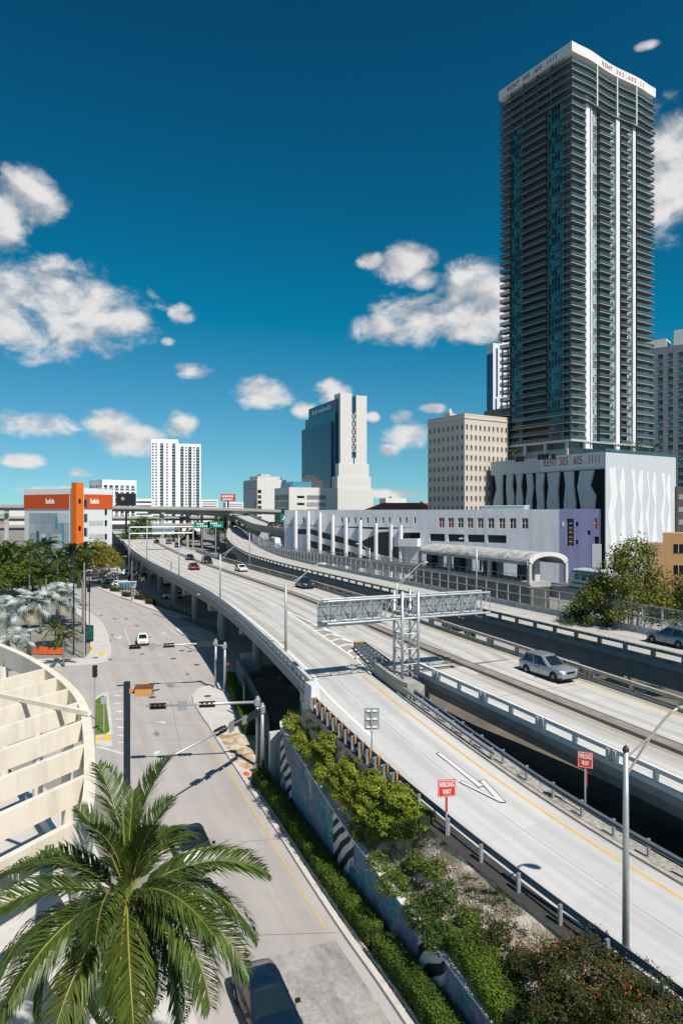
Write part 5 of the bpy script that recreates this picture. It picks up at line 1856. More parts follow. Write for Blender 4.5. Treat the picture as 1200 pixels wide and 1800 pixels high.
# low white condos behind the orange building
lc = Q(180, 900, 420)
lco = thing('white_condo_block', 'low white apartment block peeking over the orange building', 'apartment block', (lc.x, lc.y, 0), R(40))
MB().bx(0, 22, 0, 22, 0, 40).bx(-6, 0.5, 4, 20, 0, 34).obj('wall', M_wt, lco)
w2 = MB().bx(0, 2.2, -0.1, 0.02, 0, 1.7, 0).bx(-0.2, 2.4, -1.1, 0, -0.3, -0.1, 1).mesh('window', [M_wtg, M_wt])
for k in range(5):
    for i in range(6):
        link('window', w2, lco, loc=(1 + i * 3.5, 0, 19 + k * 4))
        link('window', w2, lco, loc=(0, 21 - i * 3.5, 19 + k * 4), rz=R(-90))
MB().bx(-6.2, -3, -2, 4, 0, 31).obj('yellow_bay', mat('ochre render', (0.55, 0.36, 0.12), 0.85, 0.06, 0.4), lco)
for (px, Y, w, h, lab) in ((240, 520, 22, 30, 'flat white block right of the dark billboard'), (366, 900, 22, 36, 'small white block right of the tall white tower'), (410, 1000, 26, 34, 'pale low block beneath the red billboard')):
    p = Q(px, 900, Y)
    o = thing('white_block', lab, 'building', (p.x, p.y, 0), R(25))
    MB().box((0, 0, h / 2), (w, 16, h)).obj('wall', M_wt, o)
    for k in range(5):
        MB().box((0, -8.05, h - 2.5 - 3 * k), (w * 0.9, 0.1, 1.3)).obj('window_band', M_wtg, o)

# orange self-storage style building
OC = Q(134, 900, 240)
OB = thing('orange_building', 'grey building with orange corner tower and orange band behind the palms', 'building', (OC.x, OC.y, 0), R(60))
M_or = mat('orange render', (0.62, 0.14, 0.015), 0.8, 0.05, 0.3)
M_ow = mat('pale grey cladding', (0.60, 0.61, 0.62), 0.75, 0.04, 0.3)
M_og = mat('corrugated grey cladding', (0.36, 0.40, 0.43), 0.6, 0.05, 0.3)
M_osh = pane_mat('grey cladding tones', (0.26, 0.31, 0.35), (0.50, 0.54, 0.56), 0.5, 0.5, 0.4)
OW, OD, OH = 16.0, 28.5, 27.2
MB().bx(0, OW, 0, OD, 0, OH - 0.8).obj('wall', M_ow, OB)
MB().bx(-0.15, OW + 0.1, -0.15, OD + 0.1, OH - 0.85, OH + 1.2).obj('parapet', mat('white parapet', (0.66, 0.67, 0.68), 0.7, 0.04, 0.4), OB)
M_band = mat('red orange band', (0.52, 0.075, 0.015), 0.8, 0.05, 0.4)
MB().bx(2.6, OW + 0.08, -0.25, 0.1, OH - 6.0, OH - 0.9).obj('colour_band', M_band, OB)
MB().bx(-0.25, 0.1, 3.4, OD + 0.05, OH - 6.0, OH - 0.9).obj('colour_band', M_band, OB)
MB().bx(-0.6, 2.5, -0.9, 1.6, 0, OH + 3.2).obj('corner_tower', M_or, OB)
for z in (OH - 3.4, OH - 13.0):
    MB().bx(0.3, 1.3, -0.98, -0.88, z - 0.8, z + 0.8).obj('window', M_dkpane, OB)
# cladding tiles on the left face, each its own piece
random.seed(3)
tile = MB().bx(-0.12, 0.0, 0.03, 3.1, 0.03, 3.6).mesh('cladding_panel', M_osh)
for i in range(7):
    for k in range(5):
        link('cladding_panel', tile, OB, loc=(0, 3.5 + i * 3.15, 1.2 + k * 3.7))
for (y, z0, z1) in ((6, 8, 16), (13, 3, 11), (20, 3, 13), (9.5, 14, 18)):
    MB().bx(-0.2, -0.1, y, y + 1.3, z0, z1).obj('window', M_bluep, OB)
for z in (OH - 4.2, OH - 9.2, OH - 14.2, OH - 19):
    MB().bx(3.0, 4.6, -0.35, -0.2, z - 1.3, z + 1.3).obj('window', M_dkpane, OB)
    MB().bx(4.0, 4.6, -0.37, -0.2, z - 1.4, z + 1.4).obj('window', M_bluep, OB)
for z in (6, 11, 16, 20):
    MB().bx(12.6, 13.5, -0.2, -0.05, z - 1, z + 1).obj('window', M_dkpane, OB)
MB().bx(2.5, 2.9, -0.6, 0, 0, OH).obj('downpipe', M_ow, OB)
for (x, w) in ((6.0, 3.4),):
    b = MB()
    for k in range(7):
        b.bx(x + k * 0.55, x + k * 0.55 + 0.34, -0.36, -0.28, OH - 4.2, OH - 4.2 + (1.9, 1.2, 1.3, 1.8, 1.2, 1.7, 1.2)[k])
    b.obj('sign_letters', M_signwhite, OB)
b = MB()
for k in range(7):
    b.bx(-0.36, -0.28, 15.5 - k * 0.7, 15.5 - k * 0.7 + 0.42, OH - 4.2, OH - 4.2 + (1.9, 1.2, 1.3, 1.8, 1.2, 1.7, 1.2)[k])
b.obj('sign_letters', M_signwhite, OB)
for r_, (z, n) in enumerate(((15.2, 11), (10.4, 12))):
    b = MB()
    for k in range(n):
        b.bx(5.6 + k * 0.58, 5.6 + k * 0.58 + 0.4, -0.1, -0.02, z, z + (1.5 if k % 3 else 1.9))
    b.obj('wall_lettering', mat('grey wall lettering', (0.40, 0.42, 0.44), 0.7, 0.05, 1), OB)

# small buildings at the right edge
ob = thing('tan_shop', 'tan flat-roofed building at the right edge behind the tree', 'building', (*Q(1164, 900, 150)[:2], 0), R(-26))
MB().bx(0, 14, 0, 8, 0, 15.4).obj('wall', mat('tan render', (0.50, 0.30, 0.13), 0.85, 0.08, 0.3), ob)
for i in range(3):
    for k in range(2):
        MB().bx(2.2 + i * 4, 4.0 + i * 4, -0.1, 0.02, 6.5 + k * 4.6, 8.4 + k * 4.6).bx(3.05 + i * 4, 3.15 + i * 4, -0.14, 0, 6.5 + k * 4.6, 8.4 + k * 4.6, 1).obj('window', [M_dkpane, M_white], ob)
ob2 = thing('graffiti_block', 'small peach block with a scrawl on its wall behind the tree', 'building', (*Q(1135, 900, 165)[:2], 0), R(-24))
MB().bx(0, 5, 0, 5, 0, 12.6).obj('wall', mat('peach render', (0.52, 0.33, 0.20), 0.85, 0.08, 0.3), ob2)
b = MB()
for k in range(6):
    b.beam((0.8 + k * 0.6, -0.03, 10 + 0.5 * (k % 2)), (1.3 + k * 0.6, -0.03, 11.2 - 0.4 * (k % 3)), 0.05, 0.16)
b.obj('scrawl', mat('grey scrawl', (0.25, 0.24, 0.25), 0.8, 0.1, 1), ob2)
db = thing('dark_brick_block', 'dark brown block at the right edge beside the striped podium', 'building', (*Q(1188, 900, 215)[:2], 0), R(33))
MB().bx(0, 12, 0, 10, 0, 28).obj('wall', mat('dark brown brick', (0.07, 0.055, 0.05), 0.85, 0.15, 0.6), db)
for k in range(5):
    MB().bx(1.0, 4.0, -0.1, 0.02, 8 + k * 4, 9.6 + k * 4).obj('window', M_hotel, db)

# billboards
b1 = Q(401, 900, 520)
bb1 = thing('billboard', 'red and white billboard on a single post beyond the flyover', 'billboard', (b1.x, b1.y, 0))
MB().lathe([(0.6, 0), (0.6, 29)], 10).obj('post', M_black, bb1)
MB().bx(-5.5, 5.5, -0.4, 0.4, 28.2, 33.6).obj('panel', M_red_s, bb1)
b = MB()
for k in range(9):
    b.bx(-4.6 + k * 1.0, -3.9 + k * 1.0, -0.46, -0.39, 31.2, 32.7)
    b.bx(-4.2 + k * 0.9, -3.6 + k * 0.9, -0.46, -0.39, 29, 30.3)
b.obj('lettering', M_signwhite, bb1)
b2 = Q(222, 900, 330)
bb2 = thing('billboard', 'dark billboard with a pale face shape above the overpass', 'billboard', (b2.x, b2.y, 0), R(10))
MB().lathe([(0.5, 0), (0.5, 24)], 10).obj('post', M_black, bb2)
MB().bx(-4.6, 4.6, -0.4, 0.4, 23.0, 29.0).obj('panel', M_black, bb2)
MB().lathe([(0.0, -0.48), (0.6, -0.46), (0.85, -0.42)], 14, 0, (-1.5, 0, 26.4), 'y').obj('face_shape', mat('pale print', (0.36, 0.30, 0.27), 0.7, 0.2, 1.5), bb2)
# lamps on the roof of the parking garage
for k, (px, lab) in enumerate(((560, 'left'), (655, 'middle'), (760, 'right'))):
    x = GX(px)
    t = thing('roof_lamp', 'small lamp on the parking garage roof, %s of three' % lab, 'lamp', (LB[0] + 0.8 * x + 0.6 * 3, LB[1] - 0.6 * x + 0.8 * 3, LTOP - 0.8), 0, 'roof lamps')
    MB().tube([(0, 0, 0), (0, 0, 2.0)], 0.06, 6).obj('post', M_black, t)
    MB().box((0.25, 0, 2.0), (0.6, 0.25, 0.14)).obj('lamp_head', M_black, t)

# ------------------------------------------------------------------ people mover line and station
GW = smooth_path([(70, 30, 7.9), (56, 62, 7.9), (36.6, 108, 7.9), (22.5, 141, 7.9), (4, 172, 8), (-8.5, 190, 8.3), (-19.6, 209, 8.8), (-26.5, 240, 9.3), (-33, 290, 10.2), (-38, 350, 11)], 2.5)
M_guide = mat('guideway concrete', (0.36, 0.36, 0.355), 0.85, 0.12, 0.5, streak=((1.2, 1.2, 0.2), (0.18, 0.18, 0.175), 0.5))
gw_o = MB().sweep(GW, [(-1.7, 0), (-1.7, -0.35), (-1.0, -0.5), (-0.8, -1.8), (0.8, -1.8), (1.0, -0.5), (1.7, -0.35), (1.7, 0)][::-1]).obj('guideway', M_guide)
tag(gw_o, 'concrete people mover guideway running past the station', 'guideway')
for o in (-1.45, -0.6, 0.6, 1.45):
    MB().sweep(offset(GW, o), [(-0.12, 0.003), (0.12, 0.003), (0.12, 0.28), (-0.12, 0.28)][::-1]).obj('running_beam', M_guide, gw_o)
for k in range(3, len(GW) - 3, 10):
    MB().lathe([(0.8, 0), (0.8, GW[k].z - 1.8)], 12).obj('pier', M_pier, gw_o, loc=(GW[k].x, GW[k].y, 0), smooth=True)


def wire_fence(label, path, h, spacing, rails, m, veil=0.22, tilt=False):
    """posts, rails and a fine wire mesh"""
    t = thing('wire_fence', label, 'fence', path[0])
    pts = resample(path, spacing)
    me = MB().bx(-0.06, 0.06, -0.06, 0.06, 0, h).mesh('post', m)
    if tilt:
        me = MB().bx(-0.045, 0.045, -0.045, 0.045, 0, h).beam((0, 0, h), (0, 0.42, h + 0.35), 0.05, 0.05).mesh('post', m)
    for i, p in enumerate(pts):
        link('post', me, t, loc=p - pts[0], rz=heading(pts, i))
    for z in rails:
        MB().sweep(pts, [(-0.04, z), (0.04, z), (0.04, z + 0.085), (-0.04, z + 0.085)][::-1]).obj('rail', m, t, world=True)
    vs_, fs = [], []
    for p in pts:
        vs_ += [(p.x, p.y, p.z + 0.05), (p.x, p.y, p.z + h - 0.05)]
    for i in range(len(pts) - 1):
        fs.append((2 * i, 2 * i + 2, 2 * i + 3, 2 * i + 1))
    MB().add(vs_, fs).obj('wire_mesh', mat('chain link wire %d' % int(veil * 100), (0.33, 0.35, 0.36), 0.5, 0.1, 2, metal=0.4, alpha=veil), t, world=True)
    return t


M_fence = mat('grey fence steel', (0.42, 0.435, 0.44), 0.5, 0.15, 2, metal=0.4)
dr_path = offset(DL[2:iY(DL, 262)], 8.65, 0.55)
wire_fence('tall wire fence along the far side of the second viaduct', dr_path, 2.3, 2.45, (0.0, 1.1, 2.22), M_fence, 0.20)
wire_fence('barbed wire fence along the people mover guideway by the parking garage', offset(GW[iY(GW, 135):iY(GW, 262)], -1.75, -0.02), 1.5, 2.3, (0.0, 0.7, 1.42), M_fence, 0.16, tilt=True)

# station: platform, piers, barrel roof
i0, i1 = iY(GW, 110), iY(GW, 143)
SP = offset(GW[i0:i1 + 1], -4.2)
stn = thing('station_platform', 'people mover station platform with stairs beside the parking garage', 'platform', SP[0])
MB().sweep([p + Vector((0, 0, 0.9)) for p in SP], [(-2.2, 0), (2.2, 0), (2.2, -0.8), (-2.2, -0.8)]).obj('platform_slab', M_pier, stn, world=True)
MB().sweep([p + Vector((0, 0, 0.1)) for p in SP], [(-1.9, 0), (1.9, 0), (1.9, -7.9), (-1.9, -7.9)]).obj('platform_base', mat('platform shade', (0.07, 0.068, 0.065), 0.9, 0.2, 0.5), stn, world=True)  # shadow below the platform painted as a dark block
MB().sweep([p + Vector((0, 0, 0.9)) for p in SP], [(-2.2, 0.01), (-1.85, 0.01), (-1.85, 0.03), (-2.2, 0.03)][::-1]).obj('tactile_edge', M_rust, stn, world=True)
for k in range(1, len(SP) - 1, 4):
    MB().box((SP[k].x + 1.2, SP[k].y + 0.5, 10.5), (0.7, 1.0, 3.4), R(112)).obj('column', M_rail_grey, stn, world=True)
    MB().box((SP[k].x + 0.2, SP[k].y + 2.0, 10.4), (2.2, 2.6, 2.8), R(112)).obj('kiosk', mat('dark kiosk', (0.06, 0.062, 0.065), 0.6, 0.15, 1), stn, world=True)
hand = offset(SP, -2.1, 0.9)
for p in resample(hand, 2.0):
    MB().bx(-0.03, 0.03, -0.03, 0.03, 0, 1.05).obj('baluster', M_fence, stn, world=True, loc=p)
MB().sweep(hand, [(-0.03, 1.0), (0.03, 1.0), (0.03, 1.06), (-0.03, 1.06)][::-1]).obj('handrail', M_fence, stn, world=True)
# stairs at the far end
e = SP[-1]
d = (SP[-1] - SP[-2]).normalized()
for k in range(8):
    q = e + d * (0.6 + k * 0.55)
    MB().box((q.x, q.y, 8.6 - k * 0.4), (0.6, 2.0, 0.22), math.atan2(d.y, d.x)).obj('step', M_pier, stn, world=True)
nn = Vector((d.y, -d.x, 0))
for s in (-1, 1):
    MB().beam(e + nn * s + Vector((0, 0, 2.0)), e + d * 5 + nn * s + Vector((0, 0, -1.2)), 0.06, 0.5).obj('stair_rail', M_fence, stn, world=True)
CP = offset(GW[i0:i1 + 1], -2.6)
can = thing('station_canopy', 'weathered barrel vault roof over the people mover station', 'canopy', CP[0])
arc_o = [(3.7 * math.cos(a_), 4.1 + 1.45 * math.sin(a_)) for a_ in [math.pi * k / 14 for k in range(15)]]
arc_i = [(3.4 * math.cos(a_), 3.95 + 1.27 * math.sin(a_)) for a_ in [math.pi * k / 14 for k in range(14, -1, -1)]]
M_can = mat('weathered roof', (0.46, 0.45, 0.43), 0.85, 0.15, 0.6, streak=((0.9, 0.9, 0.9), (0.11, 0.105, 0.10), 0.85))
cpts = resample(CP, 2.2)
for k in range(len(cpts) - 1):
    seg = [cpts[k], cpts[k].lerp(cpts[k + 1], 0.985)]
    MB().sweep(seg, arc_o + arc_i).obj('vault_segment', M_can, can, world=True, smooth=False)
    MB().sweep([cpts[k], cpts[k].lerp(cpts[k + 1], 0.12)], [(x * 1.01, z + 0.06) for x, z in arc_o] + arc_i).obj('vault_rib', M_can, can, world=True)
for s in (-3.75, 3.75):
    MB().sweep(offset(CP, s, 0), [(-0.3, 3.65), (0.3, 3.65), (0.3, 4.25), (-0.3, 4.25)][::-1]).obj('edge_beam', M_can, can, world=True)
MB().sweep([cpts[0] - (cpts[1] - cpts[0]) * 0.12, cpts[0]], [(x * 1.04, z + 0.14) for x, z in arc_o] + [(x * 0.93, z - 0.2) for x, z in arc_i]).obj('end_arch', M_rail_white, can, world=True)
for k in (0, len(cpts) // 3, 2 * len(cpts) // 3, len(cpts) - 1):
    for s in (-3.6, 3.6):
        q = normals2(cpts)[k]
        MB().box((cpts[k].x + q[0] * s, cpts[k].y + q[1] * s, 10.1), (0.6, 0.5, 3.2), heading(cpts, k)).obj('column', M_rail_grey, can, world=True)


def train(label, i, n, front_near=True):
    p, a = GW[i], heading(GW, i)
    t = thing('people_mover_train', label, 'train', (p.x, p.y, p.z + 0.3), a)
    L_ = 9.0 * n
    sec = [(-1.3, 0.2), (-1.4, 1.2), (-1.36, 2.2), (-1.1, 2.9), (-0.6, 3.15), (0.6, 3.15), (1.1, 2.9), (1.36, 2.2), (1.4, 1.2), (1.3, 0.2)]
    xs = [(-L_ / 2, 0.86, 0.35), (-L_ / 2 + 0.9, 0.97, 0.1), (-L_ / 2 + 2, 1, 0), (L_ / 2 - 2, 1, 0), (L_ / 2 - 0.9, 0.97, 0.1), (L_ / 2, 0.86, 0.35)]
    b = MB()
    vs_, fs = [], []
    for (x, k, lean) in xs:
        for (y, z) in sec:
            vs_.append((x + (lean * -1 if x > 0 else lean) * max(0, z - 1.2) * 1.2, y * k, 0.2 + (z - 0.2) * (0.94 if lean else 1)))
    m = len(sec)
    for j in range(len(xs) - 1):
        for k in range(m):
            fs.append((j * m + k, j * m + (k + 1) % m, (j + 1) * m + (k + 1) % m, (j + 1) * m + k)[::-1])
    fs += [tuple(range(m)), tuple(reversed(range((len(xs) - 1) * m, len(xs) * m)))]
    b.add(vs_, fs).obj('body', mat('train white', (0.50, 0.54, 0.55), 0.4, 0.05, 1, coat=0.3), t, smooth=False)
    M_tw = pane_mat('train glass', (0.01, 0.05, 0.06), (0.02, 0.13, 0.16), 0.08, 0.5)
    M_tteal = mat('train teal', (0.0, 0.16, 0.18), 0.4, 0.05, 1)
    for s in (-1, 1):
        for k in range(4 * n):
            x0 = -L_ / 2 + 1.6 + k * (L_ - 3.0) / (4 * n)
            MB().beam((x0, s * 1.405, 1.85), (x0 + (L_ - 3.0) / (4 * n) - 0.3, s * 1.405, 1.85), 0.03, 1.0).obj('window', M_tw, t)
        MB().beam((-L_ / 2 + 1, s * 1.33, 2.62), (L_ / 2 - 1, s * 1.33, 2.62), 0.12, 0.3).obj('teal_stripe', M_tteal, t)
        MB().beam((-L_ / 2 + 1, s * 1.41, 0.85), (L_ / 2 - 1, s * 1.41, 0.85), 0.03, 0.25).obj('teal_stripe', M_tteal, t)
    for s in (-1, 1):
        x = s * (L_ / 2 - 0.02)
        MB().add([(x - s * 0.05, -1.0, 1.3), (x - s * 0.05, 1.0, 1.3), (x - s * 0.68, 0.9, 2.6), (x - s * 0.68, -0.9, 2.6)], [(0, 1, 2, 3)]).obj('windscreen', M_tw, t)
        MB().bx(x - 0.02 - s * 0.0, x + 0.05 * s, -0.9, 0.9, 0.5, 0.75).obj('light_bar', M_tteal, t)
    return t


train('white and teal people mover train leaving the station behind the tree', iY(GW, 103), 1)
train('small white people mover train far off beyond the parking garage', iY(GW, 212), 1)

# ------------------------------------------------------------------ sign gantry
gL, gR = Vector((-1.22, 48.9, 0)), Vector((11.5, 54.6, 0))
gd = (gR - gL).normalized()
gn = Vector((gd.y, -gd.x, 0))
gan = thing('sign_gantry', 'cantilever steel truss gantry with sign backs standing at the gore', 'gantry', (4.9, 51.4, ZC - 0.2))
GZ0, GZ1 = 12.05, 13.65
for s in (-0.55, 0.55):
    for z in (GZ0, GZ1):
        MB().tube([gL + gn * s + Vector((0, 0, z)), gR + gn * s + Vector((0, 0, z))], 0.085, 8).obj('chord', M_galv, gan, world=True)
npan = 16
bz = thing
for k in range(npan + 1):
    p = gL.lerp(gR, k / npan)
    for s in (-0.55, 0.55):
        MB().tube([p + gn * s + Vector((0, 0, GZ0)), p + gn * s + Vector((0, 0, GZ1))], 0.035, 6).obj('strut', M_galv, gan, world=True)
    if k < npan:
        q = gL.lerp(gR, (k + 1) / npan)
        a_, b_ = (GZ0, GZ1) if k % 2 else (GZ1, GZ0)
        for s in (-0.55, 0.55):
            MB().tube([p + gn * s + Vector((0, 0, a_)), q + gn * s + Vector((0, 0, b_))], 0.035, 6).obj('diagonal', M_galv, gan, world=True)
        for z in (GZ0, GZ1):
            MB().tube([p + gn * (0.55 if k % 2 else -0.55) + Vector((0, 0, z)), q + gn * (-0.55 if k % 2 else 0.55) + Vector((0, 0, z))], 0.03, 6).obj('diagonal', M_galv, gan, world=True)
gc = Vector((4.88, 51.55, 0))
legs = []
for i_, j_ in ((-1, -1), (1, -1), (1, 1), (-1, 1)):
    p = gc + gd * (0.68 * i_) + gn * (0.62 * j_)
    legs.append(p)
    MB().tube([p + Vector((0, 0, ZC - 0.3)), p + Vector((0, 0, 14.1))], 0.11, 10).obj('leg', M_galv, gan, world=True, smooth=True)
for k in range(4):
    a_, b_ = legs[k], legs[(k + 1) % 4]
    for j in range(4):
        z0, z1 = ZC + j * 1.14, ZC + (j + 1) * 1.14
        MB().tube([a_ + Vector((0, 0, z0)), b_ + Vector((0, 0, z1))], 0.045, 6).obj('brace', M_galv, gan, world=True)
        MB().tube([a_ + Vector((0, 0, z1)), b_ + Vector((0, 0, z1))], 0.04, 6).obj('brace', M_galv, gan, world=True)
for (f0, f1, z0, z1) in ((-0.015, 0.36, 11.6, 13.4), (0.56, 0.98, 12.0, 13.5)):
    a_, b_ = gL.lerp(gR, f0) - gn * 0.85, gL.lerp(gR, f1) - gn * 0.85
    zc = (z0 + z1) / 2
    MB().beam(a_ + Vector((0, 0, zc)), b_ + Vector((0, 0, zc)), 0.05, z1 - z0).obj('sign_panel', M_greyback, gan, world=True)
    for k in range(3):
        zz_ = z0 + (z1 - z0) * (0.15 + 0.35 * k)
        MB().beam(a_ + gn * 0.06 + Vector((0, 0, zz_)), b_ + gn * 0.06 + Vector((0, 0, zz_)), 0.06, 0.08).obj('sign_rail', M_galv, gan, world=True)
for f in (0.03, 0.12, 0.25, 0.36, 0.6, 0.7, 0.85, 0.97):
    p = gL.lerp(gR, f) - gn * 0.7
    MB().beam(p + Vector((0, 0, GZ0 - 0.45)), p + Vector((0, 0, GZ0 + 0.1)), 0.05, 0.05).beam(p + Vector((0, 0, GZ0 - 0.42)), p + gn * 0.8 + Vector((0, 0, GZ0 - 0.42)), 0.05, 0.05).obj('bracket', M_galv, gan, world=True)

# far sign bridge over the highway with green signs, and its grey backs
fi = iY(RB, 222)
fp, fn = RB[fi], normals2(RB[fi - 1:fi + 2])[1]


def fat_(o, z):
    return Vector((fp.x + fn[0] * o, fp.y + fn[1] * o, z))


fg = thing('far_sign_gantry', 'distant sign truss spanning the highway below the overpass', 'gantry', fat_(-19.2, 0))
for o in (-19.3, 0.5):
    MB().tube([fat_(o, 0 if o < 0 else 0), fat_(o, 15.4)], 0.25, 8).obj('post', M_galv, fg, world=True)
for z in (13.2, 15.2):
    MB().tube([fat_(-27, z) if False else fat_(-19.3, z), fat_(0.5, z)], 0.14, 6).obj('chord', M_galv, fg, world=True)
for k in range(16):
    a_, b_ = -19.3 + k * 1.2375, -19.3 + (k + 1) * 1.2375
    MB().tube([fat_(a_, 13.2 if k % 2 else 15.2), fat_(b_, 15.2 if k % 2 else 13.2)], 0.07, 5).obj('diagonal', M_galv, fg, world=True)
MB().beam(fat_(-13, 14.6) + Vector((0.4, 1, 0)), fat_(-6, 14.6) + Vector((0.4, 1, 0)), 0.1, 3.6).obj('sign_panel', M_greyback, fg, world=True)
gi = iY(DL, 268)
for (px, py, w, h, txt, lab) in ((355, 923, 6.0, 2.4, 'NORTH', 'green road sign left of two above the far highway'), (379, 922, 6.0, 2.6, 'EXIT', 'green road sign with arrow right of two above the far highway')):
    p = Q(px, py, 262)
    t = thing('road_sign', lab, 'road sign', (p.x, p.y, 0))
    MB().bx(-w / 2, w / 2, -0.08, 0.08, p.z - h / 2, p.z + h / 2).obj('panel', M_green_s, t)
    b = MB()
    for k in range(4):
        b.bx(-w * 0.32 + k * 0.7, -w * 0.32 + k * 0.7 + 0.45, -0.14, -0.08, p.z + 0.1, p.z + 0.75)
        b.bx(-w * 0.1 + k * 0.75, -w * 0.1 + k * 0.75 + 0.5, -0.14, -0.08, p.z - 0.7, p.z - 0.15)
    b.obj('lettering', M_signwhite, t)
    MB().lathe([(0.22, 0), (0.22, p.z - h / 2)], 8).obj('post', M_galv, t, loc=(0, 0.2, 0))
p = Q(851 / 2.0 * 0 + 499, 911, 235)
t = thing('road_sign', 'small green exit sign at the left end of the parking garage', 'road sign', (p.x, p.y, 0))
MB().bx(-1.2, 1.2, -0.06, 0.06, p.z - 1.3, p.z + 1.3).obj('panel', M_green_s, t)
MB().beam((-0.5, -0.09, p.z - 0.6), (0.5, -0.09, p.z + 0.6), 0.04, 0.3).beam((0.5, -0.1, p.z + 0.6), (-0.1, -0.1, p.z + 0.6), 0.04, 0.25).obj('arrow', M_signwhite, t)
MB().lathe([(0.12, 0), (0.12, p.z)], 8).obj('post', M_galv, t, loc=(0, 0.15, 0))


# ------------------------------------------------------------------ street lamps
def lamp(label, base, h, arm, rise, m=M_galv, r=0.10, head=0.75, twin_arm=True, grp='street lamps', cap=False):
    """post, two-tube arm and cobra head; arm is the plan vector of the arm"""
    t = thing('street_lamp', label, 'street lamp', base, 0, grp)
    MB().tube([(0, 0, 0), (0, 0, h * 0.5), (0, 0, h)], [r * 1.25, r * 1.1, r * 0.9], 10).obj('post', m, t, smooth=True)
    MB().box((0, 0, 0.2), (r * 4, r * 4, 0.06)).obj('base_plate', m, t)
    if cap:
        MB().lathe([(r * 1.1, 0), (r * 1.1, 0.1), (0.02, 0.22)], 10, 0, (0, 0, h)).obj('post_cap', mat('brown cap', (0.06, 0.035, 0.03), 0.7, 0.1, 1), t)
    a = Vector((arm[0], arm[1], 0))
    z0 = h - 0.9 if twin_arm else h - 0.05
    tip = a + Vector((0, 0, h + rise))
    ma = mat('pale arm tube', (0.50, 0.46, 0.40), 0.5, 0.12, 2, metal=0.3)
    pts = [Vector((0, 0, z0)), Vector((0, 0, z0)).lerp(tip, 0.45) + Vector((0, 0, 0.25)), Vector((0, 0, z0)).lerp(tip, 0.8) + Vector((0, 0, 0.22)), tip]
    MB().tube(smooth_path(pts, 0.35), r * 0.42, 6).obj('arm', ma, t, smooth=True)
    if twin_arm:
        MB().tube([(0, 0, h - 0.25), Vector((0, 0, z0)).lerp(tip, 0.55) + Vector((0, 0, 0.24))], r * 0.3, 6).obj('arm_brace', ma, t)
    dr_ = a.normalized()
    hd = math.atan2(dr_.y, dr_.x)
    hb = MB()
    prof = [(0.0, 0.05, 0.03), (0.18, 0.10, 0.07), (0.45, 0.17, 0.10), (0.75, 0.15, 0.09), (1.0, 0.03, 0.03)]
    vs_, fs = [], []
    for (x, w, hh) in prof:
        for k in range(8):
            tt = 2 * math.pi * k / 8
            vs_.append((x * head, w * head * 1.3 * math.cos(tt), hh * head * 1.2 * math.sin(tt)))
    for j in range(len(prof) - 1):
        for k in range(8):
            fs.append((j * 8 + k, j * 8 + (k + 1) % 8, (j + 1) * 8 + (k + 1) % 8, (j + 1) * 8 + k)[::-1])
    fs += [tuple(range(8)), tuple(reversed(range(32, 40)))]
    o = hb.add(vs_, fs).obj('lamp_head', mat('lamp head grey', (0.46, 0.46, 0.45), 0.5, 0.08, 2), t, smooth=True, loc=tip - dr_ * 0.05, rz=hd)
    MB().box((head * 0.6, 0, -0.1 * head), (head * 0.5, head * 0.3, 0.08 * head)).obj('lens', M_lampglass, o)
    return t


lamp('grey street lamp post close by, beside the steel guard rail', P(1099, 1682, 4.1), 7.35, (1.75, -0.3), 1.65, M_galv, 0.105, 0.85, True, cap=True)
ci = iY(RB, 58)


def on_c(px, off, lab, h, arm, rise, path=RB, Y0=50, Y1=320):
    best = min((i for i in range(len(path)) if Y0 < path[i].y < Y1), key=lambda i: abs((offset(path[max(0, i - 1):i + 2], off)[min(1, i)].x) / (offset(path[max(0, i - 1):i + 2], off)[min(1, i)].y) - (px - 600) / 1200))
    b = offset(path[best - 1:best + 2], off)[1]
    return lamp(lab, (b.x, b.y, b.z + 0.35), h, arm, rise)


on_c(496, -19.0, 'street lamp on the outer highway railing left of the gantry', 5.9, (2.9, 0.6), 1.7)
on_c(390, -19.0, 'street lamp on the outer highway railing, second from the gantry', 6.5, (2.9, 0.8), 1.7)
on_c(313, -19.0, 'street lamp on the outer highway railing, third from the gantry', 8.0, (2.9, 0.8), 1.5)
on_c(258, -19.0, 'street lamp on the outer highway railing nearest the overpass', 9.0, (2.9, 0.8), 1.5)
on_c(697, 0.45, 'street lamp behind the sign gantry with its arm over the viaduct gap', 3.4, (3.4, 1.2), 2.4)
on_c(840, 8.6, 'white street lamp on the fence in front of the station', 6.8, (-1.9, -0.3), 1.2, DL, 60, 200)
on_c(648, 8.6, 'thin street lamp on the viaduct fence by the white fins', 5.0, (-1.9, -0.3), 0.8, DL, 60, 220)
on_c(438, 0.4, 'street lamp between the highway and the viaduct far off', 7.5, (-2.9, -0.6), 1.5)
for (px, py, h, ax, lab) in ((100, 1020, 7.5, 3.0, 'thin street lamp among the palms'), (17, 1020, 8.0, 2.0, 'pale lamp post at the far left street'), (207, 1030, 7.0, 1.6, 'grey lamp post by the parking lot entrance'),
                             (228, 1010, 9.0, 3.5, 'tall lamp post under the bend of the highway'), (463, 942, 18, -3, 'lamp post near the overpass pier'), (405, 940, 19, 3, 'lamp post beside the far green signs')):
    lamp(lab, P(px, py), h, (ax, 0.5), 1.0, twin_arm=False)
# wooden utility poles along the upper street
for (px, py, h, lab) in ((301, 1069, 9.5, 'brown utility pole beside the chain fence under the bridge'), (232, 1057, 9.0, 'grey utility pole on the parking lot pavement')):
    b = P(px, py)
    o = MB().tube([(0, 0, 0), (0, 0, h)], [0.16, 0.11], 8).obj('utility_pole', mat('pole timber', (0.22, 0.17, 0.13), 0.9, 0.2, 2), None, loc=b)
    tag(o, lab, 'pole')

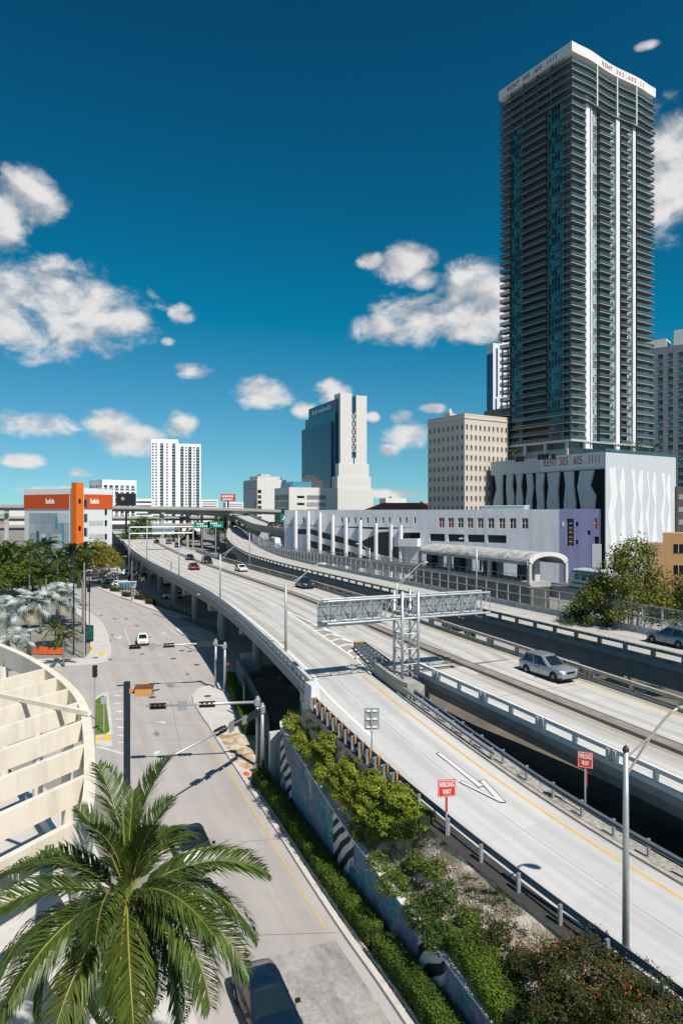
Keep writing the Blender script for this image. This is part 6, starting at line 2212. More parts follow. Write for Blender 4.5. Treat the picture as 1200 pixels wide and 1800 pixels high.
# dark square lamp post with an orange box head
sp = thing('square_lamp_post', 'dark square post with a rusty orange box lamp near the palm', 'street lamp', (-9.1, 29.0, 0.14))
MB().bx(-0.11, 0.11, -0.11, 0.11, 0, 12.65).obj('post', M_navy, sp)
MB().bx(0.11, 0.32, -0.05, 0.05, 12.15, 12.35).obj('arm', M_rust, sp)
MB().box((0.72, 0.05, 12.25), (0.72, 0.5, 0.34), R(6), top=(0.95, 0.95)).obj('lamp_box', M_rust, sp)
MB().box((0.72, 0.05, 12.44), (0.74, 0.52, 0.05), R(6)).obj('lamp_lid', mat('rust brown', (0.16, 0.06, 0.03), 0.8, 0.3, 3), sp)
MB().tube([(1.05, 0.05, 12.25), (1.35, 0.08, 12.3)], 0.03, 6).obj('sensor_stub', M_navy, sp)


# ------------------------------------------------------------------ traffic signals
def signal_head(n=3, horiz=True, m=M_black):
    b = MB()
    for k in range(n):
        x = (k - (n - 1) / 2) * 0.36
        if horiz:
            b.bx(x - 0.17, x + 0.17, -0.12, 0.12, -0.17, 0.17)
            b.lathe([(0.14, 0.12), (0.15, 0.34)], 10, 0, (x, 0, 0), 'y')
        else:
            b.bx(-0.17, 0.17, -0.12, 0.12, x - 0.17, x + 0.17)
            b.lathe([(0.14, 0.12), (0.15, 0.34)], 10, 0, (0, 0, x), 'y')
    if horiz:
        b.bx(-n * 0.19 - 0.05, n * 0.19 + 0.05, 0.10, 0.13, -0.24, 0.24)
    return b.mesh('signal_head', m)


SIG3 = signal_head(3)


def mast_arm(label, base, h, tip, items, r=0.16):
    """pole, tapered arm, signal heads and sign plates hung along it"""
    t = thing('traffic_signal_mast', label, 'traffic signal', base)
    MB().tube([(0, 0, 0), (0, 0, h)], [r, r * 0.85], 12).obj('pole', M_galv, t, smooth=True)
    MB().lathe([(r * 2.0, 0), (r * 2.0, 0.12), (r * 1.4, 0.14), (r * 1.4, 0.3)], 12).obj('base_flange', M_galv, t)
    MB().lathe([(r * 0.95, 0), (r * 0.95, 0.06), (0.01, 0.16)], 12, 0, (0, 0, h)).obj('pole_cap', M_galv, t)
    tp = Vector(tip) - Vector(base)
    a = Vector((0, 0, h - 0.35))
    MB().tube([a, a.lerp(tp, 0.5), tp], [r * 0.75, r * 0.55, r * 0.32], 10).obj('arm', M_galv, t, smooth=True)
    MB().box((0, 0, h - 0.35), (r * 2.6, r * 2.6, 0.5), 0).obj('clamp', M_galv, t)
    d_ = (tp - a)
    hd = math.atan2(d_.y, d_.x)
    for (f, kind, w, hh) in items:
        p = a.lerp(tp, f)
        if kind == 'signal':
            o = link('signal_head', SIG3, t, loc=p + Vector((0, 0, -0.05)), rz=hd)
            o.location += Vector((math.sin(hd) * 0.2, -math.cos(hd) * 0.2, 0))
        else:
            MB().box((0, 0.1, 0), (w, 0.03, hh)).box((0, 0.05, 0), (0.06, 0.14, hh * 0.7)).obj('sign_plate', M_greyback if kind == 'plate' else M_green_d, t, loc=p + Vector((0, 0, -0.05)), rz=hd)
    return t


M_green_d = mat('dark sign plate', (0.02, 0.035, 0.04), 0.5, 0.1, 2)
mast_arm('rear signal mast at the far corner with its arm over the white car', (-14.2, 77.2, 0.14), 5.4, (-23.3, 75.2, 5.15), [(0.94, 'signal', 0, 0), (0.74, 'plate', 0.7, 0.75), (0.55, 'signal', 0, 0), (0.12, 'green', 1.9, 0.6)])
mast_arm('plain second pole at the far corner with a street lamp arm', (-12.9, 75.6, 0.14), 5.35, (-14.0, 76.0, 5.2), [])
mast_arm('near signal mast whose long arm reaches across the street', (-6.55, 53.4, 0.13), 5.35, (-14.9, 52.2, 5.15), [(0.9, 'signal', 0, 0), (0.68, 'plate', 0.7, 0.75), (0.46, 'signal', 0, 0)])
mast_arm('near signal mast whose arm slants towards the viewer', (-6.1, 52.7, 0.13), 5.0, (-10.3, 42.4, 4.95), [(0.52, 'signal', 0, 0), (0.42, 'plate', 0.7, 0.75), (0.34, 'signal', 0, 0), (0.26, 'plate', 0.6, 0.6), (0.13, 'green', 1.9, 0.6)])
lp = lamp('small twin floodlight post above the slip island', P(384, 1128, 0.1), 6.2, (-3.0, 1.2), 0.9, twin_arm=False)
for (px, py, lab) in ((429, 1256, 'pedestrian signal post in front of the corner hedge'), (167, 1262, 'three-light signal on a post beside the grass island')):
    b = P(px, py, 0.12)
    t = thing('signal_post', lab, 'traffic signal', b)
    hh = 3.1 if px > 300 else 4.2
    MB().tube([(0, 0, 0), (0, 0, hh)], 0.06, 8).obj('pole', M_galv, t)
    b_ = MB()
    for k in range(3 if px < 300 else 1):
        b_.bx(-0.19, 0.19, -0.14, 0.14, hh - 0.25 + k * 0.38, hh + 0.11 + k * 0.38)
        b_.lathe([(0.15, 0.14), (0.16, 0.36)], 10, 0, (0.0, 0, hh - 0.07 + k * 0.38), 'y')
    b_.obj('signal_head', M_black, t)


# ------------------------------------------------------------------ signs
def plate_sign(name, label, base, h, w, hh, m, face=0.0, text=None, post=0.04, back=False, tilt=0.0):
    t = thing(name, label, 'sign', base, face)
    MB().bx(-post, post, -post, post, 0, h + hh * 0.9).obj('post', M_galv, t)
    b = MB().bx(-w / 2, w / 2, -post - 0.03, -post - 0.004, h, h + hh)
    pn = b.obj('panel', m, t)
    if text:
        MB().bx(-w / 2 + 0.03, w / 2 - 0.03, -post - 0.034, -post - 0.029, h + 0.03, h + hh - 0.03).obj('border', M_signwhite, pn)
        MB().bx(-w / 2 + 0.05, w / 2 - 0.05, -post - 0.038, -post - 0.033, h + 0.05, h + hh - 0.05).obj('field', m, pn)
        for k, s in enumerate(text):
            o = put_text(s, hh * 0.42, M_signwhite, pn, (0, -post - 0.043, h + hh * (0.71 - 0.42 * k)), (R(90), 0, 0))
            xs_ = [v.co.x for v in o.data.vertices]
            o.scale = (min(1.0, w * (0.80 if len(s) > 3 else 0.5) / (max(xs_) - min(xs_))), 1, 0.3)
    return t


p = P(784, 1478, 5.3)
ws1 = plate_sign('wrong_way_sign', 'red WRONG WAY sign on the planted bank left of the ramp', P(784, 1478, 4.9), 2.05, 0.86, 0.78, M_red_s, R(10), ('WRONG', 'WAY'))
MB().bx(-0.045, 0.045, -0.05, -0.046, 1.35, 2.05).obj('red_reflector', M_red_s, ws1)
ws2 = plate_sign('wrong_way_sign', 'red WRONG WAY sign beside the guard rail right of the ramp', P(1028, 1414, 5.35), 1.85, 0.72, 0.80, M_red_s, R(-22), ('WRONG', 'WAY'))
MB().bx(0.05, 0.10, -0.05, -0.046, 0.9, 1.75).obj('red_reflector', M_red_s, ws2)
bs_ = thing('road_sign', 'grey back of a road sign standing on the planted bank', 'sign', P(653, 1338, 6.1))
MB().bx(-0.045, 0.045, -0.045, 0.045, 0, 2.9).obj('post', M_galv, bs_)
MB().bx(-0.42, 0.42, 0.05, 0.08, 1.75, 2.95).obj('panel', M_greyback, bs_)
for z in (1.9, 2.35, 2.8):
    MB().bx(-0.3, 0.3, -0.02, 0.05, z - 0.03, z + 0.03).obj('bracket', M_signwhite, bs_)
plate_sign('street_sign', 'small dark sign on a tilted post on the grass island', P(183, 1288, 0.17), 2.6, 0.5, 0.65, M_greyback, R(20))
ds = thing('diamond_sign', 'red diamond sign on a post at the far corner', 'sign', P(401, 1190, 0.14))
MB().bx(-0.03, 0.03, -0.03, 0.03, 0, 2.0).obj('post', M_galv, ds)
MB().add([(0, -0.05, 1.1), (0.48, -0.05, 1.58), (0, -0.05, 2.06), (-0.48, -0.05, 1.58)], [(0, 1, 2, 3)]).obj('panel', M_red_s, ds)
MB().add([(0, -0.055, 1.35), (0.23, -0.055, 1.58), (0, -0.055, 1.81), (-0.23, -0.055, 1.58)], [(0, 1, 2, 3)]).obj('symbol', M_signwhite, ds)


def cone(label, base):
    t = thing('traffic_cone', label, 'traffic cone', base, 0, 'traffic cones')
    MB().box((0, 0, 0.03), (0.40, 0.40, 0.06)).obj('base', M_orange_c, t)
    MB().lathe([(0.16, 0.06), (0.03, 0.72), (0.0, 0.73)], 14).obj('body', M_orange_c, t, smooth=True)
    MB().lathe([(0.118, 0.30), (0.090, 0.44)], 14).obj('reflective_band', M_signwhite, t)
    return t


cone('orange traffic cone on the pavement by the near signal mast', P(434, 1362, 0.14))
cone('orange traffic cone in the shade under the bridge', P(490, 1197, 0.02))
# fire hydrant and kiosk on the left corner
hyd = thing('fire_hydrant', 'yellow fire hydrant on the left corner pavement', 'hydrant', P(160.5, 1146, 0.15))
M_hyd = mat('hydrant yellow', (0.72, 0.40, 0.03), 0.5, 0.08, 2)
MB().lathe([(0.2, 0), (0.2, 0.06), (0.14, 0.08), (0.14, 0.62), (0.17, 0.64), (0.16, 0.74), (0.08, 0.84), (0.0, 0.86)], 12).obj('barrel', M_hyd, hyd, smooth=True)
MB().tube([(-0.24, 0, 0.5), (0.24, 0, 0.5)], 0.06, 8).obj('nozzle', M_hyd, hyd)
kio = thing('display_kiosk', 'dark teal advertising panel on the left pavement', 'kiosk', P(158, 1128, 0.15), R(10))
MB().bx(-0.55, 0.55, -0.12, 0.12, 0.15, 2.5).bx(-0.4, 0.4, -0.1, 0.1, 0, 0.15).obj('case', M_black, kio)
MB().bx(-0.46, 0.46, -0.135, -0.12, 0.35, 2.35).obj('poster', mat('teal poster', (0.01, 0.07, 0.075), 0.3, 0.5, 1.5, blotch=(1.5, (0.02, 0.14, 0.13), 0.8, 0.5)), kio)
pole_defs = ((148.5, 1157, 13.0, 0.10, M_galv, 'light grey thin pole at the left corner, left of two'), (151, 1150, 12.0, 0.07, M_black, 'black thin pole at the left corner behind the kiosk'), (130, 1150, 14.5, 0.13, M_navy, 'dark pole rising among the silver palms'), (157.5, 1100, 10.0, 0.09, M_black, 'black signal pole on the left pavement of the upper street'))
for (px, py, h, r, m, lab) in pole_defs:
    o = MB().tube([(0, 0, 0), (0, 0, h)], [r, r * 0.8], 8).obj('pole', m, None, loc=P(px, py, 0.15))
    o.name = 'street_pole'
    tag(o, lab, 'pole')
bsg = MB().bx(-0.22, 0.22, -0.2, 0.2, 0, 1.6).obj('signal_cabinet', M_black, None, loc=P(157.5, 1100, 6.2) if False else Vector(P(157.5, 1100, 0.15)) + Vector((0, -0.25, 5.9)))
tag(bsg, 'black signal head box on the upper street pole', 'signal')
# slatted gate under the bridge
gt = thing('slatted_gate', 'pale slatted metal gate across the passage under the bridge', 'gate', P(423, 1175))
ga, gb_ = P(423, 1174), P(475, 1166)
sl = MB().bx(-0.09, 0.09, -0.02, 0.02, 0.1, 1.9).mesh('slat', mat('pale gate steel', (0.62, 0.63, 0.62), 0.6, 0.1, 1, metal=0.3))
for k in range(22):
    link('slat', sl, gt, loc=ga.lerp(gb_, k / 21.0) - ga)
for z in (0.2, 1.0, 1.8):
    MB().beam(ga + Vector((0, 0.04, z)), gb_ + Vector((0, 0.04, z)), 0.04, 0.06).obj('gate_rail', M_fence, gt, world=True)
# chain fence of the parking lot
fpth = [Vector(P(a, b)) for a, b in ((208, 1036), (240, 1048), (272, 1060), (300, 1072), (345, 1088))]
wire_fence('black chain fence along the parking lot pavement', fpth, 1.6, 2.4, (0.0, 0.8, 1.52), M_black, 0.10)

# orange safety mesh by the small palms
sm = thing('safety_mesh', 'low orange safety mesh behind the small yellowing palm', 'safety mesh', P(40, 1150))
a_, b_ = P(30, 1150), P(112, 1152)
for k in range(6):
    q = a_.lerp(b_, k / 5)
    MB().bx(-0.03, 0.03, -0.03, 0.03, 0, 1.1).obj('stake', M_galv, sm, world=True, loc=q)
    if k < 5:
        q2 = a_.lerp(b_, (k + 1) / 5)
        MB().beam(q + Vector((0, 0.05, 0.6)), q2 + Vector((0, 0.05, 0.6)), 0.02, 0.95).obj('mesh_panel', M_orange_c, sm, world=True)

# ------------------------------------------------------------------ vehicles
def paint(name, c, metal=0.3):
    return mat('car paint ' + name, c, 0.28, 0.03, 1.0, metal=metal, spec=0.5, coat=0.6)


PAINT = {'silver': paint('silver', (0.36, 0.38, 0.40), 0.55), 'navy': mat('car paint navy', (0.003, 0.013, 0.030), 0.35, 0.03, 1.0, spec=0.4, coat=0.25), 'white': paint('white', (0.72, 0.72, 0.71), 0.0), 'black': paint('black', (0.012, 0.013, 0.015)),
         'red': paint('red', (0.26, 0.012, 0.018)), 'grey': paint('grey', (0.13, 0.15, 0.17)), 'slate': paint('slate', (0.14, 0.20, 0.25), 0.5), 'dark': paint('dark', (0.02, 0.03, 0.036)), 'tan': paint('tan', (0.36, 0.31, 0.25))}
M_carglass = mat('car glass', (0.010, 0.018, 0.022), 0.05, 0.1, 1.0, spec=0.8)
M_tyre = mat('tyre rubber', (0.012, 0.012, 0.012), 0.9, 0.2, 3.0)
M_rim = mat('wheel rim', (0.34, 0.35, 0.36), 0.35, 0.1, 3.0, metal=0.7)
M_trim = mat('black trim', (0.012, 0.012, 0.013), 0.6, 0.1, 3.0)
M_hl = mat('headlamp', (0.62, 0.64, 0.65), 0.12, 0.05, 3.0, spec=0.7)
M_tl = mat('tail lamp', (0.28, 0.01, 0.01), 0.2, 0.05, 3.0)
M_plate = mat('number plate', (0.66, 0.66, 0.62), 0.6, 0.05, 3.0)
STY = {'sedan': dict(L=4.75, W=1.84, H=1.45, zt=[.62, .84, .93, .95, .93, .92, .91, .88, .82, .72, .52], gb=(-.88, .46), gr=(-.46, .06)),
       'suv': dict(L=4.8, W=1.92, H=1.70, zt=[.78, 1.00, 1.06, 1.06, 1.05, 1.04, 1.03, 1.02, .97, .85, .58], gb=(-.93, .44), gr=(-.76, .06)),
       'hatch': dict(L=4.1, W=1.75, H=1.50, zt=[.74, .92, .97, .97, .95, .93, .92, .90, .84, .72, .52], gb=(-.92, .50), gr=(-.72, .08)),
       'van': dict(L=5.1, W=1.98, H=1.85, zt=[.85, 1.05, 1.08, 1.08, 1.07, 1.06, 1.05, 1.04, 1.0, .88, .6], gb=(-.97, .58), gr=(-.90, .22))}
CAR_CACHE = {}


def car_meshes(st):
    if st in CAR_CACHE:
        return CAR_CACHE[st]
    S = STY[st]
    L2, W2, H = S['L'] / 2, S['W'] / 2, S['H']
    xs = [-1, -.97, -.86, -.6, -.35, 0, .35, .6, .82, .94, 1.0]
    ws = [.74, .88, .96, 1, 1, 1, 1, .99, .95, .86, .68]
    zbs = [.38, .30, .24, .2, .2, .2, .2, .2, .22, .26, .33]
    zt = S['zt']
    b = MB()
    vs_, fs = [], []
    for x, w, z0, z1 in zip(xs, ws, zbs, zt):
        w *= W2
        half = [(0, z1 + .035), (w * .62, z1 + .025), (w * .90, z1 - .01), (w * .985, z1 - .10), (w, z0 + (z1 - z0) * .58), (w * .985, z0 + .16), (w * .94, z0 + .03), (w * .8, z0)]
        ring = half + [(-y, z) for y, z in half[:0:-1]]
        for (y, z) in ring:
            vs_.append((x * L2, y, z))
    n = 15
    for i in range(len(xs) - 1):
        for k in range(n):
            fs.append((i * n + k, i * n + (k + 1) % n, (i + 1) * n + (k + 1) % n, (i + 1) * n + k)[::-1])
    fs += [tuple(range(n)), tuple(reversed(range((len(xs) - 1) * n, len(xs) * n)))]
    b.add(vs_, fs)
    me = {'body': b.mesh('body', PAINT['white'], True)}
    # greenhouse: rings from belt to roof
    belt = lambda x: float(np.interp(x, xs, zt))
    b0, b1 = S['gb']
    r0, r1 = S['gr']
    wb, wr = W2 * .93, W2 * .72

    def ring(f, inset=0.0):
        e = f ** 1.15
        xr_, xf_ = (b0 + (r0 - b0) * e) * L2, (b1 + (r1 - b1) * f) * L2
        w = wb + (wr - wb) * f
        zr, zf, zm = (belt(b0) * (1 - f) + (H - .05) * f), (belt(b1) * (1 - f) + (H - .03) * f), (belt(-.2) * (1 - f) + H * f)
        xm = (xr_ + xf_) / 2
        pts = [(xf_, -w * .80, zf), (xf_ - .12, -w, zf), (xm, -w * 1.02, zm), (xr_ + .12, -w, zr), (xr_, -w * .82, zr)]
        return pts + [(x, -y, z) for x, y, z in pts[::-1]]
    g = MB()
    rr = [ring(0), ring(.5), ring(.92), [(x * .985, y * .9, z + .035) for x, y, z in ring(1)]]
    m = 10
    vs_ = [p for r_ in rr for p in r_]
    fs = []
    for i in range(3):
        for k in range(m):
            fs.append((i * m + k, i * m + (k + 1) % m, (i + 1) * m + (k + 1) % m, (i + 1) * m + k)[::-1])
    o = 3 * m
    fs += [(o, o + 1, o + 8, o + 9)[::-1], (o + 1, o + 2, o + 7, o + 8)[::-1], (o + 2, o + 3, o + 6, o + 7)[::-1], (o + 3, o + 4, o + 5, o + 6)[::-1]]
    me['roof'] = g.add(vs_, [tuple(reversed(f)) for f in fs]).mesh('cabin', PAINT['white'], True)

    def pane(name, a, b_, c, d, out):
        out = Vector(out) * 0.012
        return MB().add([Vector(p) + out for p in (a, b_, c, d)], [(0, 1, 2, 3), (3, 2, 1, 0)][:1]).mesh(name, M_carglass)
    R0, R1 = [Vector(p) for p in ring(.05)], [Vector(p) for p in ring(.90)]

    def lerp2(a, b_, c, d, u0, u1):
        return a.lerp(b_, u0), a.lerp(b_, u1), d.lerp(c, u1), d.lerp(c, u0)
    me['windscreen'] = pane('windscreen', *lerp2(R0[0], R0[9], R1[9], R1[0], .02, .98), (1, 0, .8))
    me['rear_window'] = pane('rear_window', *lerp2(R0[5], R0[4], R1[4], R1[5], .04, .96), (-1, 0, .8))
    side = []
    for s, (i1, i2, i3) in ((-1, (1, 2, 3)), (1, (8, 7, 6))):
        side.append(pane('side_window', *lerp2(R0[i1], R0[i2], R1[i2], R1[i1], .10, .94), (0, s, .2)))
        side.append(pane('side_window', *lerp2(R0[i2], R0[i3], R1[i3], R1[i2], .04, .86), (0, s, .2)))
    me['side'] = side
    t = MB().lathe([(.20, -.10), (.33, -.11), (.345, -.08), (.345, .08), (.33, .11), (.20, .10)], 18, 0, (0, 0, 0), 'y')
    me['tyre'] = t.mesh('tyre', M_tyre, True)
    r = MB()
    for s in (-1, 1):
        r.lathe([(.215, .095 * s), (.20, .07 * s), (.05, .085 * s), (.001, .085 * s)], 14, 0, (0, 0, 0), 'y')
        for k in range(5):
            a = 2 * math.pi * k / 5
            r.beam((0.03 * math.cos(a), .09 * s, .03 * math.sin(a)), (.2 * math.cos(a), .085 * s, .2 * math.sin(a)), .05, .03, up=(0, 1, 0))
    me['rim'] = r.mesh('rim', M_rim)
    a = MB()
    me['arch'] = a.lathe([(.001, 0.0), (.40, 0.0), (.41, -.03)], 20, 0, (0, 0, 0), 'y').mesh('wheel_arch', M_trim)
    zf = zt[8]
    hl = MB()
    hl.add([(L2 * .90, W2 * .62, zf - .12), (L2 * .985, W2 * .50, zf - .16), (L2 * .975, W2 * .50, zf - .27), (L2 * .915, W2 * .80, zf - .25), (L2 * .86, W2 * .93, zf - .17), (L2 * .86, W2 * .90, zf - .09)], [(0, 1, 2, 3, 4, 5)])
    hlm = hl.mesh('headlight', M_hl)
    hlm.transform(Matrix.Translation((0.03, 0.02, 0.02)))
    me['hl'] = hlm
    me['hr'] = hlm.copy()
    me['hr'].transform(Matrix.Diagonal((1, -1, 1, 1)))
    me['hr'].flip_normals()
    me['tl'] = MB().box((-L2 * .955, W2 * .70, zt[1] - .13), (.10, .36, .15), R(-14)).mesh('taillight', M_tl)
    me['tr'] = MB().box((-L2 * .955, -W2 * .70, zt[1] - .13), (.10, .36, .15), R(14)).mesh('taillight', M_tl)
    me['grille'] = MB().box((L2 * .985, 0, zf - .25), (.06, W2 * .85, .16)).box((L2 * .97, 0, .36), (.10, W2 * 1.2, .16)).mesh('grille', M_trim)
    me['sill'] = MB().box((0, 0, .2), (L2 * 1.86, W2 * 1.9, .10)).mesh('underbody', M_trim)
    me['mirror'] = MB().box((b1 * L2 - .28, W2 + .09, belt(.3) + .08), (.13, .20, .13), 0, top=(.8, .9)).mesh('mirror', M_trim)
    me['mirror2'] = MB().box((b1 * L2 - .28, -W2 - .09, belt(.3) + .08), (.13, .20, .13), 0, top=(.8, .9)).mesh('mirror', M_trim)
    me['plate'] = MB().box((-L2 * .992, 0, .62), (.03, .34, .15)).mesh('number_plate', M_plate)
    me['seam'] = MB().bx(-.02, -.005, W2 * .90, W2 + .004, .32, belt(0) - .02).bx(-.02, -.005, -W2 - .004, -W2 * .90, .32, belt(0) - .02).bx(-.35, -.2, W2, W2 + .02, .80, .83).bx(-.35, -.2, -W2 - .02, -W2, .80, .83).bx(.72, .87, W2, W2 + .02, .80, .83).mesh('door_trim', M_trim)
    CAR_CACHE[st] = me
    return me


def car(label, st, col, p, ang, full=True, cat='car', group=None, k=1.0):
    me = car_meshes(st)
    S = STY[st]
    t = thing('parked_car' if group else 'car', label, cat, p, ang, group)
    if k != 1.0:
        t.scale = (k, k, k)

    def part(name, key, painted=False, loc=None, parent=t):
        o = link(name, me[key] if isinstance(key, str) else key, parent, loc=loc)
        if painted:
            o.material_slots[0].link = 'OBJECT'
            o.material_slots[0].material = PAINT[col]
        return o
    part('body', 'body', True)
    part('cabin', 'roof', True)
    part('windscreen', 'windscreen')
    part('rear_window', 'rear_window')
    for m_ in me['side']:
        part('side_window', m_)
    L2, W2 = S['L'] / 2, S['W'] / 2
    for x in (-.58 * L2, .62 * L2):
        for s in (-1, 1):
            if full:
                o = part('wheel_arch', 'arch', loc=(x, s * (W2 + .004), .36))
                o.rotation_euler = (0, 0, 0 if s > 0 else R(180))
            w = part('wheel', 'tyre', loc=(x, s * (W2 - .085), .345))
            part('rim', 'rim', parent=w)
    part('headlight', 'hl')
    part('headlight', 'hr')
    part('taillight', 'tl')
    part('taillight', 'tr')
    part('grille', 'grille')
    if full:
        for k_ in ('sill', 'mirror', 'mirror2', 'plate', 'seam'):
            part({'sill': 'underbody', 'mirror2': 'mirror', 'plate': 'number_plate', 'seam': 'door_trim'}.get(k_, k_), k_)
    return t


TOW = math.atan2(-0.935, 0.355)      # towards the viewer along the highway
AWAY = TOW + math.pi


def hw_car(px, py, st, col, label, path=RB, z=None, toward=True, full=True):
    zz_ = ZC if z is None else z
    p = P(px, py, zz_ + 0.008)
    for _ in range(3):
        i = min(range(len(path)), key=lambda k: (path[k].x - p.x) ** 2 + (path[k].y - p.y) ** 2)
        if z is None:
            p = P(px, py, path[i].z + 0.008)
    a = heading(path, i) + (math.pi if toward else 0)
    return car(label, st, col, p, a, full)


hw_car(962, 1188, 'suv', 'silver', 'silver SUV driving towards the viewer on the highway')
hw_car(535, 1033, 'suv', 'dark', 'dark SUV on the highway left of the gantry')
hw_car(341, 1001, 'sedan', 'red', 'dark red car on the outer highway lanes')
hw_car(364, 991, 'van', 'black', 'black van on the highway beside the red car', full=False)
hw_car(424, 1004, 'sedan', 'white', 'white car on the highway right of the black van')
hw_car(334, 984, 'sedan', 'black', 'black car on the highway ahead of the red car', full=False)
hw_car(276, 955, 'sedan', 'black', 'small black car far along the highway, leftmost', full=False)
hw_car(297, 956, 'suv', 'grey', 'small grey car far along the highway', full=False)
hw_car(313, 962, 'suv', 'dark', 'small dark car far along the highway by the sign truss', full=False)
hw_car(281, 938, 'suv', 'white', 'tiny white car far along the highway near the overpass', full=False)
o = hw_car(1182, 1134, 'suv', 'slate', 'blue grey SUV on the second viaduct at the right edge', DL, ZD, toward=False)
hw_car(478, 926, 'suv', 'dark', 'tiny dark car on the flyover left of the parking garage', ER, 14.9, full=False)
car('white hatchback waiting on the upper street behind the signal arm', 'hatch', 'white', P(251, 1131, 0.016), R(-72))
car('dark blue sedan at the bottom of the street facing the viewer', 'sedan', 'navy', (-2.95, 26.9, 0.02), math.atan2(-0.92, 0.40))
hid = car('white sedan with a dark roof half hidden behind the big palm', 'sedan', 'white', (-8.6, 39.6, 0.012), math.atan2(-0.92, 0.42))
for ch in hid.children:
    if ch.name.startswith('cabin'):
        ch.material_slots[0].material = PAINT['black']
lotA = R(35)
lot_cars = [(165, 1013, 'black', 'suv', 'black SUV leftmost in the parking lot row'), (176, 1018, 'dark', 'sedan', 'dark sedan, second in the parking lot row'), (187, 1022, 'white', 'sedan', 'white sedan, third in the parking lot row'),
            (198, 1027, 'grey', 'suv', 'grey SUV, fourth in the parking lot row'), (209, 1030, 'white', 'hatch', 'white hatchback, last in the parking lot row'), (190, 1010, 'silver', 'sedan', 'silver sedan in the rear row of the lot'),
            (203, 1015, 'black', 'sedan', 'black sedan in the rear row of the lot'), (215, 1019, 'dark', 'suv', 'dark SUV at the end of the rear row'), (197, 1003, 'white', 'sedan', 'white sedan parked alone under the yellow tree'),
            (228, 1010, 'white', 'suv', 'white SUV under the highway bend, first of four'), (238, 1011, 'silver', 'sedan', 'silver sedan under the highway bend, second of four'), (248, 1013, 'white', 'sedan', 'white sedan under the highway bend, third of four'),
            (258, 1015, 'grey', 'sedan', 'grey sedan under the highway bend, last of four')]
for k, (px, py, c, st, lab) in enumerate(lot_cars):
    car(lab, st, c, P(px, py, 0.005), lotA + 0.1 * (k % 3 - 1), k < 5, 'car', 'cars in the parking lot')
car('white SUV parked behind the chain fence under the bridge', 'suv', 'white', P(305, 1052, 0.01), R(195), True)
car('dark car in the shade beneath the highway', 'sedan', 'dark', P(300, 1030, 0.01), R(20), False)
for (px, py, c, st, a, lab) in ((22, 1006, 'white', 'sedan', 5, 'white car on the far left street'), (40, 1008, 'silver', 'suv', 5, 'silver car on the far left street beside the white one'), (64, 1013, 'black', 'suv', 8, 'black car on the far left street'),
                               (80, 1016, 'dark', 'sedan', 8, 'dark car on the far left street behind the palms')):
    car(lab, st, c, P(px, py, 0.02), R(a), False, 'car', 'cars on the far left street')
for (px, py, c, st, a, lab) in ((1165, 1066, 'red', 'suv', 20, 'red SUV in the lot behind the viaduct fence'), (1130, 1082, 'white', 'sedan', 25, 'white sedan in the lot behind the viaduct fence'), (1040, 1062, 'silver', 'sedan', 15, 'silver car behind the viaduct fence, nearest the station'),
                               (1085, 1072, 'white', 'hatch', 20, 'white hatchback behind the viaduct fence'), (960, 1046, 'white', 'van', 20, 'white van behind the viaduct fence below the station')):
    car(lab, st, c, P(px, py, 0.01), R(a), True, 'car', 'cars behind the viaduct')
# food truck style trailer with a painted side in the lot
tr_ = thing('painted_trailer', 'teal and white painted trailer at the parking lot edge', 'trailer', P(224, 1036, 0.01), R(16))
tr_.scale = (0.72, 0.72, 0.72)
MB().bx(-3.2, 3.2, -1.1, 1.1, 0.5, 2.7).obj('box_body', mat('painted trailer side', (0.03, 0.18, 0.24), 0.5, 0.3, 0.8, blotch=(0.6, (0.45, 0.45, 0.43), 0.9, 0.48)), tr_)
MB().bx(-3.25, 3.25, -1.15, 1.15, 2.7, 2.8).obj('roof', M_white, tr_)
for x in (-1.8, 1.6):
    for s in (-1, 1):
        w = MB().lathe([(.05, -.1), (.33, -.1), (.35, 0), (.33, .1), (.05, .1)], 14, 0, (0, 0, 0), 'y').obj('wheel', M_tyre, tr_, loc=(x, s * 1.0, .35))
MB().bx(3.2, 4.6, -0.08, 0.08, 0.5, 0.6).obj('drawbar', M_trim, tr_)

# ------------------------------------------------------------------ vegetation
def quads_mesh(name, V, m, smooth=False):
    """V: (N, 4, 3) array of leaf quads"""
    N_ = V.shape[0]
    me = bpy.data.meshes.new(name)
    me.vertices.add(N_ * 4)
    me.vertices.foreach_set('co', V.astype(np.float32).ravel())
    me.loops.add(N_ * 4)
    me.loops.foreach_set('vertex_index', np.arange(N_ * 4, dtype=np.int32))
    me.polygons.add(N_)
    me.polygons.foreach_set('loop_start', np.arange(0, N_ * 4, 4, dtype=np.int32))
    me.polygons.foreach_set('loop_total', np.full(N_, 4, dtype=np.int32))
    me.update(calc_edges=True)
    me.validate()
    me.materials.append(m)
    return me


def leaf_quads(pts, size, out=None, up=0.5, aspect=0.55, jitter=0.35, seed=None):
    """a rhombic leaf at each point, facing loosely outwards and up"""
    n = len(pts)
    nrm = rng.normal(size=(n, 3)) * 0.7
    if out is not None:
        nrm += out * 0.9
    nrm[:, 2] += up
    nrm /= np.linalg.norm(nrm, axis=1, keepdims=True) + 1e-9
    a = np.cross(nrm, rng.normal(size=(n, 3)))
    a /= np.linalg.norm(a, axis=1, keepdims=True) + 1e-9
    b = np.cross(nrm, a)
    L_ = size * (1 + jitter * rng.uniform(-1, 1, size=(n, 1)))
    a = a * L_ / 2
    b = b * L_ * aspect / 2
    return np.stack([pts - a, pts - b + a * 0.1, pts + a, pts + b + a * 0.1], axis=1)


def leafmat(name, col, col2, transl=0.25, island=0.35, rough=0.6, blotch=None):
    return mat(name, col, rough, 0.18, 0.6, spec=0.3, col2=col2, island=island, transl=transl, blotch=blotch)


